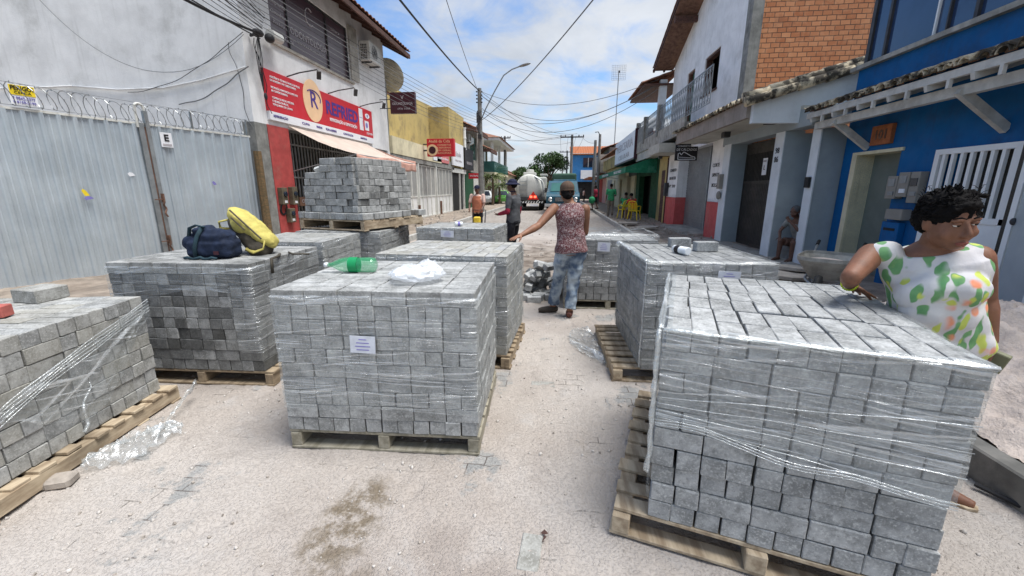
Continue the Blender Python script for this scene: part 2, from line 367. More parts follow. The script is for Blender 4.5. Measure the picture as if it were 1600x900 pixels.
MT = dict(
    paver=m_paver(), film=m_film(base=.12, gain=.46, slant=.04, fine=105.0, th=.53), film_a=m_film('streaky_film', .15, .46, .09, 75.0, .52, .3), film2=m_film('loose_film', 0.14, 0.75, 0.3, 45.0),
    film_thick=m_film('bunched_film', 0.3, 0.6, 0.02, 25.0),
    wood=m_wood('pallet_wood', (0.36, 0.28, 0.185), (0.19, 0.14, 0.09)),
    wood_pale=m_wood('pallet_wood_pale', (0.50, 0.41, 0.29), (0.27, 0.20, 0.13)),
    wood_grey=m_wood('pallet_wood_grey', (0.36, 0.33, 0.26), (0.2, 0.18, 0.13)),
    road=m_road('sandy_road'),
    earth=mat('sidewalk_earth', (0.30, 0.25, 0.205), 0.95, 0.35, 3, 0.8, 30, 0.02, dirt=(0.2, 0.155, 0.12), damt=0.7, dscale=2.2),
    far_earth=mat('outer_ground', (0.3, 0.27, 0.22), 0.95, 0.3, 1, 0.3, 10),
    sand=mat('heaped_sand', (0.66, 0.56, 0.485), 0.95, 0.22, 5, 0.9, 45, 0.02, dirt=(0.36, 0.28, 0.23), damt=0.5),
    kerb=mat('kerb_concrete', (0.42, 0.41, 0.385), 0.9, 0.25, 6, 0.4, 80, dirt=(0.26, 0.23, 0.2), damt=0.6),
    kerb_dark=mat('dark_kerb_concrete', (0.17, 0.165, 0.15), 0.85, 0.25, 6, 0.4, 80, dirt=(0.3, 0.27, 0.24), damt=0.4),
    white_wall=mat('white_render', (0.79, 0.79, 0.79), 0.85, 0.1, 1.8, 0.35, 30, 0.012, dirt=(0.40, 0.40, 0.38), damt=0.55, dscale=0.8, streak=0.25),
    white_wall2=mat('whitewashed_wall', (0.82, 0.82, 0.82), 0.85, 0.1, 2, 0.3, 40, 0.008, dirt=(0.42, 0.42, 0.40), damt=0.5, dscale=1.1, streak=0.3),
    yellow_wall=mat('yellow_render', (0.50, 0.385, 0.155), 0.88, 0.15, 2, 0.3, 40, 0.008, dirt=(0.2, 0.16, 0.09), damt=0.8, dscale=1.0, streak=0.55, dlo=.46, dhi=.66),
    cream=mat('cream_render', (0.66, 0.60, 0.42), 0.88, 0.15, 2, 0.3, 40, dirt=(0.3, 0.26, 0.18), damt=0.5, streak=0.4),
    red_wall=mat('red_render', (0.44, 0.075, 0.07), 0.85, 0.2, 3, 0.3, 50, dirt=(0.30, 0.15, 0.12), damt=0.5, dscale=2.5),
    pink_paint=mat('pink_paint', (0.55, 0.105, 0.10), 0.85, 0.15, 3, 0.25, 50, dirt=(0.3, 0.2, 0.17), damt=0.4),
    grey_wall=mat('pale_grey_render', (0.31, 0.355, 0.385), 0.85, 0.1, 2, 0.25, 50, dirt=(0.28, 0.3, 0.32), damt=0.4, streak=0.15),
    grey_light=mat('light_grey_render', (0.66, 0.70, 0.73), 0.85, 0.08, 2, 0.25, 50, dirt=(0.42, 0.44, 0.45), damt=0.35, streak=0.15),
    soffit=mat('soffit_render', (0.48, 0.47, 0.42), 0.9, 0.12, 2, 0.2, 50, dirt=(0.28, 0.26, 0.23), damt=0.5),
    fascia=mat('stained_fascia', (0.30, 0.26, 0.23), 0.9, 0.25, 3, 0.3, 50, dirt=(0.12, 0.1, 0.08), damt=0.7, streak=0.4),
    blue_wall=mat('blue_paint', (0.0, 0.105, 0.30), 0.7, 0.12, 1.6, 0.2, 50, dirt=(0.015, 0.06, 0.15), damt=0.65, dscale=1.3, streak=0.5, dlo=.46, dhi=.66),
    blue_far=mat('bright_blue_paint', (0.05, 0.22, 0.5), 0.8, 0.12, 1.6, 0.2, 50, dirt=(0.3, 0.4, 0.5), damt=0.3),
    conc=mat('raw_concrete', (0.25, 0.25, 0.235), 0.92, 0.3, 4, 0.5, 60, dirt=(0.1, 0.1, 0.09), damt=0.6, streak=0.4),
    conc_light=mat('weathered_concrete', (0.38, 0.36, 0.32), 0.92, 0.3, 4, 0.5, 60, dirt=(0.13, 0.12, 0.1), damt=0.7, streak=0.5),
    brick=m_brick('hollow_brick_wall'),
    tile=mat('clay_roof_tile', (0.27, 0.13, 0.085), 0.9, 0.5, 7, 0.5, 60, dirt=(0.07, 0.06, 0.05), damt=0.75, dscale=5),
    tile_moss=mat('mossy_clay_tile', (0.50, 0.43, 0.31), 0.92, 0.45, 5, 0.6, 60, dirt=(0.035, 0.03, 0.025), damt=0.95, dscale=3.2, dlo=.44, dhi=.56),
    timber_dark=m_wood('dark_roof_timber', (0.12, 0.055, 0.04), (0.05, 0.025, 0.02)),
    timber_white=mat('painted_rafter', (0.52, 0.51, 0.48), 0.8, 0.2, 5, 0.3, 50, dirt=(0.25, 0.22, 0.19), damt=0.5),
    sheet=m_sheet('galvanised_sheet'),
    gate_white=mat('white_painted_steel', (0.66, 0.66, 0.62), 0.5, 0.1, 3, 0.1, 40, dirt=(0.34, 0.30, 0.25), damt=0.5, dscale=1.8, streak=0.45),
    steel_white=mat('clean_white_steel', (0.80, 0.80, 0.79), 0.45, 0.05, 3, 0.05, 40, dirt=(0.5, 0.46, 0.42), damt=0.3),
    steel_grey=mat('grey_steel', (0.30, 0.32, 0.33), 0.5, 0.2, 5, 0.1, 40, metal=0.5, dirt=(0.2, 0.12, 0.08), damt=0.4),
    steel_dark=mat('dark_steel', (0.045, 0.045, 0.048), 0.5, 0.3, 5, 0.1, 40, dirt=(0.12, 0.07, 0.05), damt=0.3),
    gate_brown=mat('dark_brown_gate', (0.045, 0.04, 0.034), 0.55, 0.2, 3, 0.1, 40, dirt=(0.08, 0.07, 0.06), damt=0.4),
    shutter=mat('roller_shutter_steel', (0.25, 0.26, 0.27), 0.5, 0.15, 3, 0.1, 40, metal=0.4, dirt=(0.2, 0.19, 0.18), damt=0.5),
    rust=mat('rusty_steel', (0.16, 0.09, 0.065), 0.85, 0.4, 8, 0.4, 60, dirt=(0.3, 0.17, 0.1), damt=0.5),
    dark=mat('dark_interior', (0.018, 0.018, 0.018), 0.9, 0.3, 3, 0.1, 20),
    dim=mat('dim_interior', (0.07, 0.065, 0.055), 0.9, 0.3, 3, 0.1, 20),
    glass=m_glass('dark_window_glass'), glass_purple=m_glass('tinted_window_film', (0.085, 0.05, 0.065), 0.3),
    glass_blue=m_glass('blue_tinted_glass', (0.03, 0.055, 0.12), 0.08),
    glass_green=m_glass('green_tinted_glass', (0.05, 0.16, 0.14), 0.1),
    sign_red=mat('red_sign_print', (0.55, 0.018, 0.03), 0.45, 0.08, 2, 0.05, 30, spec=0.4),
    sign_white=mat('white_sign_print', (0.78, 0.79, 0.82), 0.5, 0.04, 2, 0.05, 30),
    sign_peach=mat('peach_sign_print', (0.82, 0.55, 0.33), 0.5, 0.06, 4, 0.05, 30),
    sign_blue=mat('blue_lettering', (0.075, 0.04, 0.24), 0.5, 0.1, 4, 0.05, 30),
    sign_black=mat('black_sign_print', (0.022, 0.02, 0.022), 0.5, 0.2, 4, 0.05, 30),
    sign_maroon=mat('maroon_sign_print', (0.055, 0.014, 0.022), 0.4, 0.2, 4, 0.05, 30),
    sign_grey=mat('faded_lettering', (0.45, 0.42, 0.44), 0.5, 0.1, 4, 0.05, 30),
    sign_pink=mat('pink_sign_print', (0.62, 0.2, 0.2), 0.6, 0.15, 3, 0.05, 30),
    sign_yellow=mat('yellow_sign_print', (0.82, 0.62, 0.03), 0.5, 0.05, 4, 0.05, 30),
    sign_violet=mat('violet_lettering', (0.22, 0.2, 0.5), 0.5, 0.05, 4, 0.05, 30),
    awning=mat('pale_awning_cloth', (0.55, 0.46, 0.395), 0.9, 0.1, 2, 0.2, 20, 0.01, dirt=(0.5, 0.36, 0.3), damt=0.5),
    awning_edge=mat('faded_red_awning_cloth', (0.52, 0.29, 0.23), 0.9, 0.15, 3, 0.2, 20, 0.01, dirt=(0.62, 0.48, 0.4), damt=0.5),
    green_awning=mat('green_awning_cloth', (0.01, 0.16, 0.085), 0.75, 0.2, 3, 0.2, 20, 0.01, dirt=(0.2, 0.4, 0.34), damt=0.3),
    green_paint=mat('dark_green_paint', (0.018, 0.085, 0.04), 0.7, 0.25, 3, 0.2, 40, dirt=(0.02, 0.03, 0.02), damt=0.6),
    ac=mat('ac_casing', (0.56, 0.56, 0.53), 0.5, 0.1, 4, 0.05, 40, dirt=(0.3, 0.28, 0.25), damt=0.5, streak=0.3),
    black=mat('black_rubber', (0.02, 0.02, 0.02), 0.7, 0.3, 6, 0.2, 60),
    cable=mat('black_cable', (0.025, 0.025, 0.028), 0.6, 0.2, 6, 0.0, 60),
    cable_pale=mat('grey_cable', (0.16, 0.165, 0.17), 0.6, 0.2, 6, 0.0, 60),
    pole_conc=mat('concrete_pole', (0.20, 0.195, 0.185), 0.92, 0.25, 5, 0.3, 60, dirt=(0.1, 0.09, 0.08), damt=0.6),
    wire=mat('razor_wire_steel', (0.30, 0.31, 0.31), 0.4, 0.2, 9, 0.0, 60, metal=0.7),
    dish=mat('dish_mesh', (0.46, 0.42, 0.32), 0.7, 0.2, 6, 0.2, 60, dirt=(0.2, 0.18, 0.14), damt=0.5),
    navy=mat('navy_bag_cloth', (0.012, 0.02, 0.045), 0.85, 0.35, 12, 0.5, 90, 0.004),
    navy2=mat('navy_webbing', (0.02, 0.045, 0.06), 0.8, 0.3, 12, 0.4, 150, 0.003),
    yellow_cloth=mat('yellow_bag_cloth', (0.50, 0.43, 0.12), 0.75, 0.18, 9, 0.4, 90, 0.004, dirt=(0.45, 0.38, 0.1), damt=0.5, dscale=6),
    olive=mat('olive_bag_cloth', (0.075, 0.065, 0.05), 0.85, 0.25, 9, 0.4, 90, 0.004),
    paper=mat('printed_label_paper', (0.62, 0.65, 0.72), 0.6, 0.1, 20, 0.1, 60),
    red_brick=mat('red_brick_piece', (0.42, 0.12, 0.1), 0.9, 0.2, 10, 0.5, 60),
    skin_w=m_skin('woman_skin', (0.20, 0.085, 0.046)), skin_m=m_skin('tanned_skin', (0.25, 0.115, 0.064)),
    skin_d=m_skin('dark_skin', (0.13, 0.062, 0.04)),
    hair=mat('black_hair', (0.006, 0.005, 0.005), 0.75, 0.4, 30, 0.9, 120, 0.006, spec=0.12),
    eye=mat('eye_white', (0.6, 0.57, 0.53), 0.3, 0.05, 4, 0), pupil=mat('eye_pupil', (0.015, 0.01, 0.008), 0.2, 0.05, 4, 0),
    lips=mat('lips', (0.25, 0.08, 0.06), 0.5, 0.1, 20, 0.1),
    nail=mat('nail_varnish', (0.75, 0.68, 0.66), 0.3, 0.05, 4, 0),
    floral=m_floral('floral_blouse'), tank=m_splotch('patterned_vest', (0.12, 0.03, 0.035), (0.40, 0.32, 0.31), 60, 0.5, 0.56),
    jeans=m_jeans('washed_denim'), denim=mat('light_denim', (0.30, 0.42, 0.55), 0.9, 0.2, 10, 0.3, 200, 0.003),
    grey_shirt=mat('grey_shirt', (0.085, 0.088, 0.095), 0.9, 0.2, 8, 0.4, 30, 0.01), maroon=mat('maroon_sleeve', (0.28, 0.02, 0.045), 0.9, 0.2, 8, 0.4, 30, 0.01),
    orange=mat('faded_orange_vest', (0.42, 0.15, 0.085), 0.9, 0.2, 8, 0.4, 30, 0.01), pale_shirt=mat('pale_pink_shirt', (0.6, 0.42, 0.36), 0.9, 0.2, 8, 0.3, 30, 0.01),
    green_shirt=mat('green_shirt', (0.03, 0.25, 0.11), 0.9, 0.3, 8, 0.3, 30, 0.01), red_shirt=mat('red_shirt', (0.55, 0.06, 0.04), 0.9, 0.2, 8, 0.3, 30, 0.01),
    trousers=mat('black_trousers', (0.015, 0.015, 0.02), 0.9, 0.3, 8, 0.3, 30, 0.01), khaki=mat('grey_trousers', (0.16, 0.14, 0.12), 0.9, 0.2, 8, 0.3, 30, 0.01),
    cap_brown=mat('brown_cap', (0.095, 0.06, 0.042), 0.9, 0.2, 10, 0.3, 100), hat_navy=mat('navy_hat', (0.012, 0.014, 0.04), 0.85, 0.3, 10, 0.3, 100),
    shoe=mat('worn_shoe', (0.06, 0.05, 0.042), 0.8, 0.35, 12, 0.4, 60), shoe_r=mat('reddish_shoe', (0.11, 0.045, 0.035), 0.8, 0.3, 12, 0.4, 60),
    yellow_plastic=mat('yellow_plastic', (0.72, 0.55, 0.02), 0.4, 0.06, 5, 0.0, 40), yellow_paint=mat('yellow_machine_paint', (0.7, 0.5, 0.05), 0.5, 0.2, 8, 0.1, 40),
    truck_white=mat('dusty_white_truck_paint', (0.56, 0.56, 0.52), 0.5, 0.12, 1.5, 0.1, 20, dirt=(0.38, 0.34, 0.28), damt=0.6, dscale=1.2, streak=0.3),
    pickup=mat('blue_truck_paint', (0.015, 0.075, 0.115), 0.4, 0.12, 2, 0.05, 20, dirt=(0.2, 0.2, 0.19), damt=0.4),
    car_white=mat('white_car_paint', (0.7, 0.72, 0.72), 0.3, 0.05, 2, 0.0, 20), car_green=mat('lime_car_paint', (0.12, 0.36, 0.07), 0.3, 0.05, 2, 0.0, 20),
    red_refl=mat('red_reflector', (0.6, 0.03, 0.02), 0.3, 0.1, 4, 0), stripe=mat('white_reflector', (0.8, 0.8, 0.78), 0.4, 0.05, 4, 0),
    chrome=mat('dull_chrome', (0.5, 0.5, 0.5), 0.3, 0.1, 4, 0, metal=0.9),
    barrow=mat('rusty_barrow_tray', (0.36, 0.35, 0.31), 0.75, 0.3, 7, 0.4, 60, dirt=(0.42, 0.38, 0.33), damt=0.7, dscale=5),
    slab=mat('stone_slab', (0.42, 0.38, 0.33), 0.9, 0.2, 5, 0.4, 60, dirt=(0.26, 0.23, 0.2), damt=0.5),
    leaf=mat('tree_leaves', (0.05, 0.095, 0.028), 0.6, 0.5, 0.8, 0, dirt=(0.11, 0.16, 0.04), damt=0.7, dscale=1.2),
    leaf2=mat('palm_leaves', (0.10, 0.13, 0.045), 0.6, 0.4, 0.8, 0), trunk=mat('tree_bark', (0.14, 0.1, 0.07), 0.95, 0.3, 6, 0.6, 30),
    stone=mat('rubble_stone', (0.36, 0.32, 0.28), 0.93, 0.35, 8, 0.7, 60, dirt=(0.2, 0.17, 0.14), damt=0.5),
    stick=mat('dark_stick', (0.05, 0.035, 0.028), 0.9, 0.3, 8, 0.4, 60),
    white_cup=mat('white_plastic', (0.75, 0.78, 0.8), 0.4, 0.05, 5, 0), 
    bead=mat('yellow_beads', (0.6, 0.7, 0.05), 0.4, 0.05, 5, 0), brown_pouch=mat('green_brown_pouch', (0.2, 0.2, 0.12), 0.6, 0.1, 5, 0.1),
    wood_post=m_wood('mossy_post', (0.20, 0.12, 0.055), (0.09, 0.07, 0.035)),
    pale_green=mat('pale_interior_wall', (0.24, 0.27, 0.24), 0.9, 0.1, 2, 0.2, 40), grey_box=mat('grey_plastic_box', (0.27, 0.25, 0.22), 0.6, 0.1, 5, 0.1, 40),
    orange_tile=mat('orange_brick_plate', (0.35, 0.12, 0.05), 0.9, 0.25, 10, 0.4, 60), pink_wall=mat('rose_render', (0.62, 0.38, 0.36), 0.9, 0.12, 2, 0.2, 40, dirt=(0.3, 0.22, 0.2), damt=0.4),
    canvas_green=mat('green_canvas', (0.05, 0.1, 0.07), 0.9, 0.2, 4, 0.2, 40),
)
def m_clear(name, col, rough, alpha):
    t = NT(name)
    t.set(Base_Color=col, Roughness=rough, Alpha=alpha)
    t.b.inputs['Specular IOR Level'].default_value = 0.7
    t.link(t.bump(t.noise(25, 3), 0.3, 0.01), t.b.inputs['Normal'])
    return t.m
MT['sand_crumb'] = mat('sand_crumbs', (0.50, 0.465, 0.43), 0.95, 0.2, 30, 0.5, 90)
MT['gate_upper'] = mat('shade_grey_gate_bars', (0.40, 0.40, 0.385), 0.6, 0.15, 3, 0.1, 40, dirt=(0.25, 0.22, 0.19), damt=0.4, streak=.4)  # bars greyed so the upper gate reads as open to the darkness behind
MT['old_meter'] = mat('old_meter_casing', (0.13, 0.11, 0.075), 0.8, 0.3, 9, 0.3, 60, dirt=(0.26, 0.22, 0.17), damt=0.4)
MT['bottle'] = m_clear('green_bottle_plastic', (0.05, 0.42, 0.18), 0.08, 0.42)
MT['bottle_label'] = mat('green_bottle_label', (0.01, 0.26, 0.09), 0.4, 0.1, 20, 0.0)
MT['bag_film'] = m_clear('thin_bag_plastic', (0.85, 0.88, 0.92), 0.25, 0.4)
def m_lamp(name, col, st):
    t = NT(name); t.set(Base_Color=col, Roughness=0.3)
    t.b.inputs['Emission Color'].default_value = tuple(col) + (1,); t.b.inputs['Emission Strength'].default_value = st
    return t.m
MT['tail_lit'] = m_lamp('lit_tail_lamp', (1.0, 0.12, 0.06), 2.5)
MT['tail_rim'] = mat('tail_lamp_rim', (0.3, 0.02, 0.02), 0.4, 0.1, 4, 0)
# ---------------------------------------------------------------- mesh helpers
def ROT(rx=0, ry=0, rz=0):
    return Matrix.Rotation(rz, 4, 'Z') @ Matrix.Rotation(ry, 4, 'Y') @ Matrix.Rotation(rx, 4, 'X')
def TR(x, y, z): return Matrix.Translation((x, y, z))
def frame(a, b, up=V((0, 0, 1))):
    """matrix whose Z runs a->b, origin a"""
    z = (V(b) - V(a)).normalized()
    x = up.cross(z)
    if x.length < 1e-4: x = V((1, 0, 0))
    x.normalize(); y = z.cross(x)
    m = Matrix((x, y, z)).transposed().to_4x4(); m.translation = V(a)
    return m

class MB:
    def __init__(s): s.v = []; s.f = []; s.tone = []
    def add(s, vs, fs, tone=None):
        o = len(s.v); s.v += [V(v) for v in vs]; s.f += [tuple(i + o for i in f) for f in fs]
        if tone is not None: s.tone += [tone] * len(vs)
        return s
    def box(s, c, d, M=None):
        x, y, z = d[0] / 2, d[1] / 2, d[2] / 2; c = V(c)
        vs = [V((i * x, j * y, k * z)) + c for k in (-1, 1) for j in (-1, 1) for i in (-1, 1)]
        if M is not None: vs = [M @ v for v in vs]
        return s.add(vs, [(0, 2, 3, 1), (4, 5, 7, 6), (0, 1, 5, 4), (2, 6, 7, 3), (0, 4, 6, 2), (1, 3, 7, 5)])
    def b2(s, x0, x1, y0, y1, z0, z1):
        return s.box(((x0 + x1) / 2, (y0 + y1) / 2, (z0 + z1) / 2), (abs(x1 - x0), abs(y1 - y0), abs(z1 - z0)))
    def beam(s, a, b, w, h=None, up=V((0, 0, 1))):
        L = (V(b) - V(a)).length
        return s.box((0, 0, L / 2), (w, h or w, L), frame(a, b, up))
    def cbox(s, M, d, ch, tone=None, jit=0.0, rnd=None):
        """box with chamfered edges (24 vertices)"""
        x, y, z = d[0] / 2, d[1] / 2, d[2] / 2
        vs = []; idx = {}
        for i in (-1, 1):
            for j in (-1, 1):
                for k in (-1, 1):
                    for ax in range(3):
                        p = [i * (x - ch), j * (y - ch), k * (z - ch)]
                        p[ax] = (i * x, j * y, k * z)[ax]
                        if jit: p = [q + rnd.uniform(-jit, jit) for q in p]
                        idx[(i, j, k, ax)] = len(vs); vs.append(M @ V(p))
        q = lambda *t: idx[t]
        fs = []
        for sg in (-1, 1):
            for ax in range(3):
                o = [a for a in range(3) if a != ax]
                c = []
                for (u, v) in ((-1, -1), (1, -1), (1, 1), (-1, 1)):
                    t = [0, 0, 0]; t[ax] = sg; t[o[0]] = u; t[o[1]] = v
                    c.append(idx[(t[0], t[1], t[2], ax)])
                fs.append(tuple(c))
        for ax in range(3):
            o = [a for a in range(3) if a != ax]
            for (u, v) in ((-1, -1), (1, -1), (1, 1), (-1, 1)):
                t = [0, 0, 0]; t[o[0]] = u; t[o[1]] = v
                a = list(t); a[ax] = -1; b = list(t); b[ax] = 1
                fs.append((idx[(*a, o[0])], idx[(*b, o[0])], idx[(*b, o[1])], idx[(*a, o[1])]))
        for i in (-1, 1):
            for j in (-1, 1):
                for k in (-1, 1):
                    fs.append((q(i, j, k, 0), q(i, j, k, 1), q(i, j, k, 2)))
        return s.add(vs, fs, tone)
    def tube(s, pts, r, n=8, cap=True, flat=1.0):
        pts = [V(p) for p in pts]; N = len(pts)
        rs = r if isinstance(r, (list, tuple)) else [r] * N
        rings = []; px = None
        for i, p in enumerate(pts):
            t = (pts[min(i + 1, N - 1)] - pts[max(i - 1, 0)])
            if t.length < 1e-9: t = V((0, 0, 1))
            t.normalize()
            if px is None:
                px = t.orthogonal().normalized()
            else:
                px = (px - t * px.dot(t))
                px = px.normalized() if px.length > 1e-6 else t.orthogonal().normalized()
            py = t.cross(px)
            rings.append([p + (px * math.cos(2 * math.pi * k / n) + py * math.sin(2 * math.pi * k / n) * flat) * rs[i] for k in range(n)])
        vs = [v for ring in rings for v in ring]
        fs = [(i * n + k, i * n + (k + 1) % n, (i + 1) * n + (k + 1) % n, (i + 1) * n + k) for i in range(N - 1) for k in range(n)]
        if cap: fs += [tuple(range(n))[::-1], tuple((N - 1) * n + k for k in range(n))]
        return s.add(vs, fs)
    def lathe(s, prof, M=None, n=20, cap=True):
        vs = []; M = M or Matrix()
        for r, z in prof: vs += [M @ V((r * math.cos(2 * math.pi * k / n), r * math.sin(2 * math.pi * k / n), z)) for k in range(n)]
        N = len(prof)
        fs = [(i * n + k, i * n + (k + 1) % n, (i + 1) * n + (k + 1) % n, (i + 1) * n + k) for i in range(N - 1) for k in range(n)]
        if cap: fs += [tuple(range(n))[::-1], tuple((N - 1) * n + k for k in range(n))]
        return s.add(vs, fs)
    def ell(s, c, r, M=None, nu=16, nv=10):
        """ellipsoid; M = rotation applied before moving to c"""
        vs = []; M = M or Matrix(); c = V(c)
        for j in range(1, nv):
            a = math.pi * j / nv
            for i in range(nu):
                b = 2 * math.pi * i / nu
                vs.append(c + (M @ V((r[0] * math.sin(a) * math.cos(b), r[1] * math.sin(a) * math.sin(b), r[2] * math.cos(a)))))
        vs.append(c + (M @ V((0, 0, r[2])))); vs.append(c + (M @ V((0, 0, -r[2]))))
        top = len(vs) - 2; bot = len(vs) - 1
        fs = [(j * nu + i, (j + 1) * nu + i, (j + 1) * nu + (i + 1) % nu, j * nu + (i + 1) % nu) for j in range(nv - 2) for i in range(nu)]
        fs += [(top, i, (i + 1) % nu) for i in range(nu)]
        fs += [(bot, (nv - 2) * nu + (i + 1) % nu, (nv - 2) * nu + i) for i in range(nu)]
        return s.add(vs, fs)
    def prism(s, poly, d, M=None):
        """poly: (x, y) outline, extruded along +Z by d"""
        n = len(poly); M = M or Matrix()
        vs = [M @ V((x, y, 0)) for x, y in poly] + [M @ V((x, y, d)) for x, y in poly]
        return s.add(vs, [tuple(range(n))[::-1], tuple(range(n, 2 * n))] + [(i, (i + 1) % n, n + (i + 1) % n, n + i) for i in range(n)])
    def grid(s, fn, nu, nv, tone=None):
        vs = [fn(i / nu, j / nv) for j in range(nv + 1) for i in range(nu + 1)]
        return s.add(vs, [(j * (nu + 1) + i, j * (nu + 1) + i + 1, (j + 1) * (nu + 1) + i + 1, (j + 1) * (nu + 1) + i) for j in range(nv) for i in range(nu)], tone)
    def quad(s, a, b, c, d): return s.add([a, b, c, d], [(0, 1, 2, 3)])
    def build(s, name, m, parent=None, world=True, smooth=False, bevel=0.0, solid=0.0):
        me = bpy.data.meshes.new(name)
        vs = s.v
        if parent is not None and world:
            inv = WM[parent.name].inverted(); vs = [inv @ v for v in vs]
        me.from_pydata([tuple(v) for v in vs], [], s.f)
        if s.tone and len(s.tone) == len(vs):
            at = me.attributes.new('tone', 'FLOAT_VECTOR', 'POINT')
            at.data.foreach_set('vector', [c for t in s.tone for c in t])
        me.materials.append(MT[m] if isinstance(m, str) else m)
        if smooth: me.polygons.foreach_set('use_smooth', [True] * len(me.polygons))
        me.update()
        o = bpy.data.objects.new(name, me); COL.objects.link(o)
        if parent is not None:
            o.parent = parent; WM[o.name] = WM[parent.name].copy()
        else: WM[o.name] = Matrix()
        if bevel:
            b = o.modifiers.new('bevel', 'BEVEL'); b.width = bevel; b.segments = 2; b.limit_method = 'ANGLE'
        if solid:
            b = o.modifiers.new('solid', 'SOLIDIFY'); b.thickness = solid; b.offset = 0
        return o
WM = {}
def bx(name, m, parent, *boxes, **k):
    for q in boxes: MB().b2(*q).build(name, m, parent, **k)
def tag(o, label=None, cat=None, group=None, kind=None):
    if label: o['label'] = label
    if cat: o['category'] = cat
    if group: o['group'] = group
    if kind: o['kind'] = kind
    return o
def thing(name, label, cat, loc=(0, 0, 0), rz=0.0, group=None):
    o = bpy.data.objects.new(name, None); COL.objects.link(o)
    o.empty_display_size = 0.1
    o.location = loc; o.rotation_euler = (0, 0, rz)
    WM[o.name] = TR(*loc) @ Matrix.Rotation(rz, 4, 'Z')
    return tag(o, label, cat, group)
def single(mb, name, m, label, cat, loc, group=None, rz=0.0, **k):
    """one mesh that is a whole thing, its origin at loc"""
    W = TR(*loc) @ Matrix.Rotation(rz, 4, 'Z'); inv = W.inverted()
    mb.v = [inv @ v for v in mb.v]
    o = mb.build(name, m, None, **k)
    o.location = loc; o.rotation_euler = (0, 0, rz); WM[o.name] = W
    return tag(o, label, cat, group)
def text(s, size, m, parent, M, name='lettering', width=None, depth=0.004, align='CENTER', bold=0.0):
    """lettering as a mesh; M maps text plane (x right, y up) to world; width squeezes it to fit"""
    cu = bpy.data.curves.new(name, 'FONT'); cu.body = s; cu.size = size; cu.extrude = depth; cu.offset = bold
    cu.align_x = align; cu.align_y = 'CENTER'; cu.resolution_u = 2
    t = bpy.data.objects.new('tmp', cu); COL.objects.link(t)
    dg = bpy.context.evaluated_depsgraph_get()
    me = bpy.data.meshes.new_from_object(t.evaluated_get(dg))
    bpy.data.objects.remove(t); bpy.data.curves.remove(cu)
    xs = [v.co.x for v in me.vertices]
    sx = 1.0
    if width and xs: sx = width / max(1e-4, max(xs) - min(xs))
    W = WM[parent.name].inverted() @ M @ Matrix.Diagonal((sx, 1, 1, 1))
    me.transform(W)
    me.materials.clear(); me.materials.append(MT[m])
    o = bpy.data.objects.new(name, me); COL.objects.link(o); o.parent = parent; WM[o.name] = WM[parent.name].copy()
    return o
def wallM(x, y, z, side):
    """text/plane frame on a wall: side 'W' = left facades facing +X, 'E' = right facades facing -X, 'S' = facing the camera (-Y)"""
    if side == 'W': B = Matrix(((0, 0, 1), (1, 0, 0), (0, 1, 0))).to_4x4()       # x->+Y, y->+Z, n->+X
    elif side == 'E': B = Matrix(((0, 0, -1), (-1, 0, 0), (0, 1, 0))).to_4x4()    # x->-Y, y->+Z, n->-X
    else: B = Matrix(((1, 0, 0), (0, 0, -1), (0, 1, 0))).to_4x4()                 # x->+X, y->+Z, n->-Y
    B.translation = (x, y, z)
    return B
def wall_x(mb, x, th, y0, y1, z0, z1, holes=()):
    """wall slab at x..x+th along Y with rectangular holes (ya,yb,za,zb)"""
    ys = sorted({y0, y1} | {h[0] for h in holes} | {h[1] for h in holes}); zs = sorted({z0, z1} | {h[2] for h in holes} | {h[3] for h in holes})
    ys = [y for y in ys if y0 <= y <= y1]; zs = [z for z in zs if z0 <= z <= z1]
    for a, b in zip(ys, ys[1:]):
        run = None
        for c, d in zip(zs, zs[1:]):
            ym, zm = (a + b) / 2, (c + d) / 2
            solid = not any(h[0] < ym < h[1] and h[2] < zm < h[3] for h in holes)
            if solid: run = (run[0], d) if run else (c, d)
            if not solid or d == zs[-1]:
                if run: mb.b2(x, x + th, a, b, run[0], run[1])
                run = None
    return mb
def fbm(x, y, z=0.0, o=4):
    v = 0; a = 1; f = 1
    for _ in range(o): v += a * noise.noise(V((x * f, y * f, z * f))); a *= 0.5; f *= 2.03
    return v
def copy_tree(o, loc, rz, label, group=None):
    c = o.copy(); COL.objects.link(c); c.location = loc; c.rotation_euler = (0, 0, rz)
    c['label'] = label
    if group: c['group'] = group
    def rec(a, b):
        for ch in list(a.children):
            d = ch.copy(); COL.objects.link(d); d.parent = b; rec(ch, d)
    rec(o, c)
    return c

# ---------------------------------------------------------------- the ground
def ground_z(x, y):
    d = max(0.0, 1 - max(0, y - 6) / 8)
    if d <= 0: return 0.0
    z = 0.011 * fbm(x * 1.3, y * 1.3) + 0.006 * fbm(x * 6, y * 6, 3.0) + 0.0045 * fbm(x * 19, y * 19, 6.0, 3)
    for (tx, ty, c, s_) in DENTS.get((int(x * 2), int(y * 2)), ()):
        a = (x - tx) * c + (y - ty) * s_; b = -(x - tx) * s_ + (y - ty) * c; q = (a / .13) ** 2 + (b / .05) ** 2
        if q < 2.2: z += -.013 * math.exp(-q * 2) + .006 * math.exp(-(q - 1.4) ** 2 * 4)
    return d * z
DENTS = {}
_r = random.Random(44)
for _ in range(230):
    tx, ty, a_ = _r.uniform(-4.2, 2.2), _r.uniform(.4, 6.5), _r.uniform(0, 3.14)
    for i_ in (-1, 0, 1):
        for j_ in (-1, 0, 1):
            k_ = (int((tx + i_ * .25) * 2), int((ty + j_ * .25) * 2)); L_ = DENTS.setdefault(k_, [])
            e_ = (tx, ty, math.cos(a_), math.sin(a_))
            if e_ not in L_: L_.append(e_) 
g = MB()
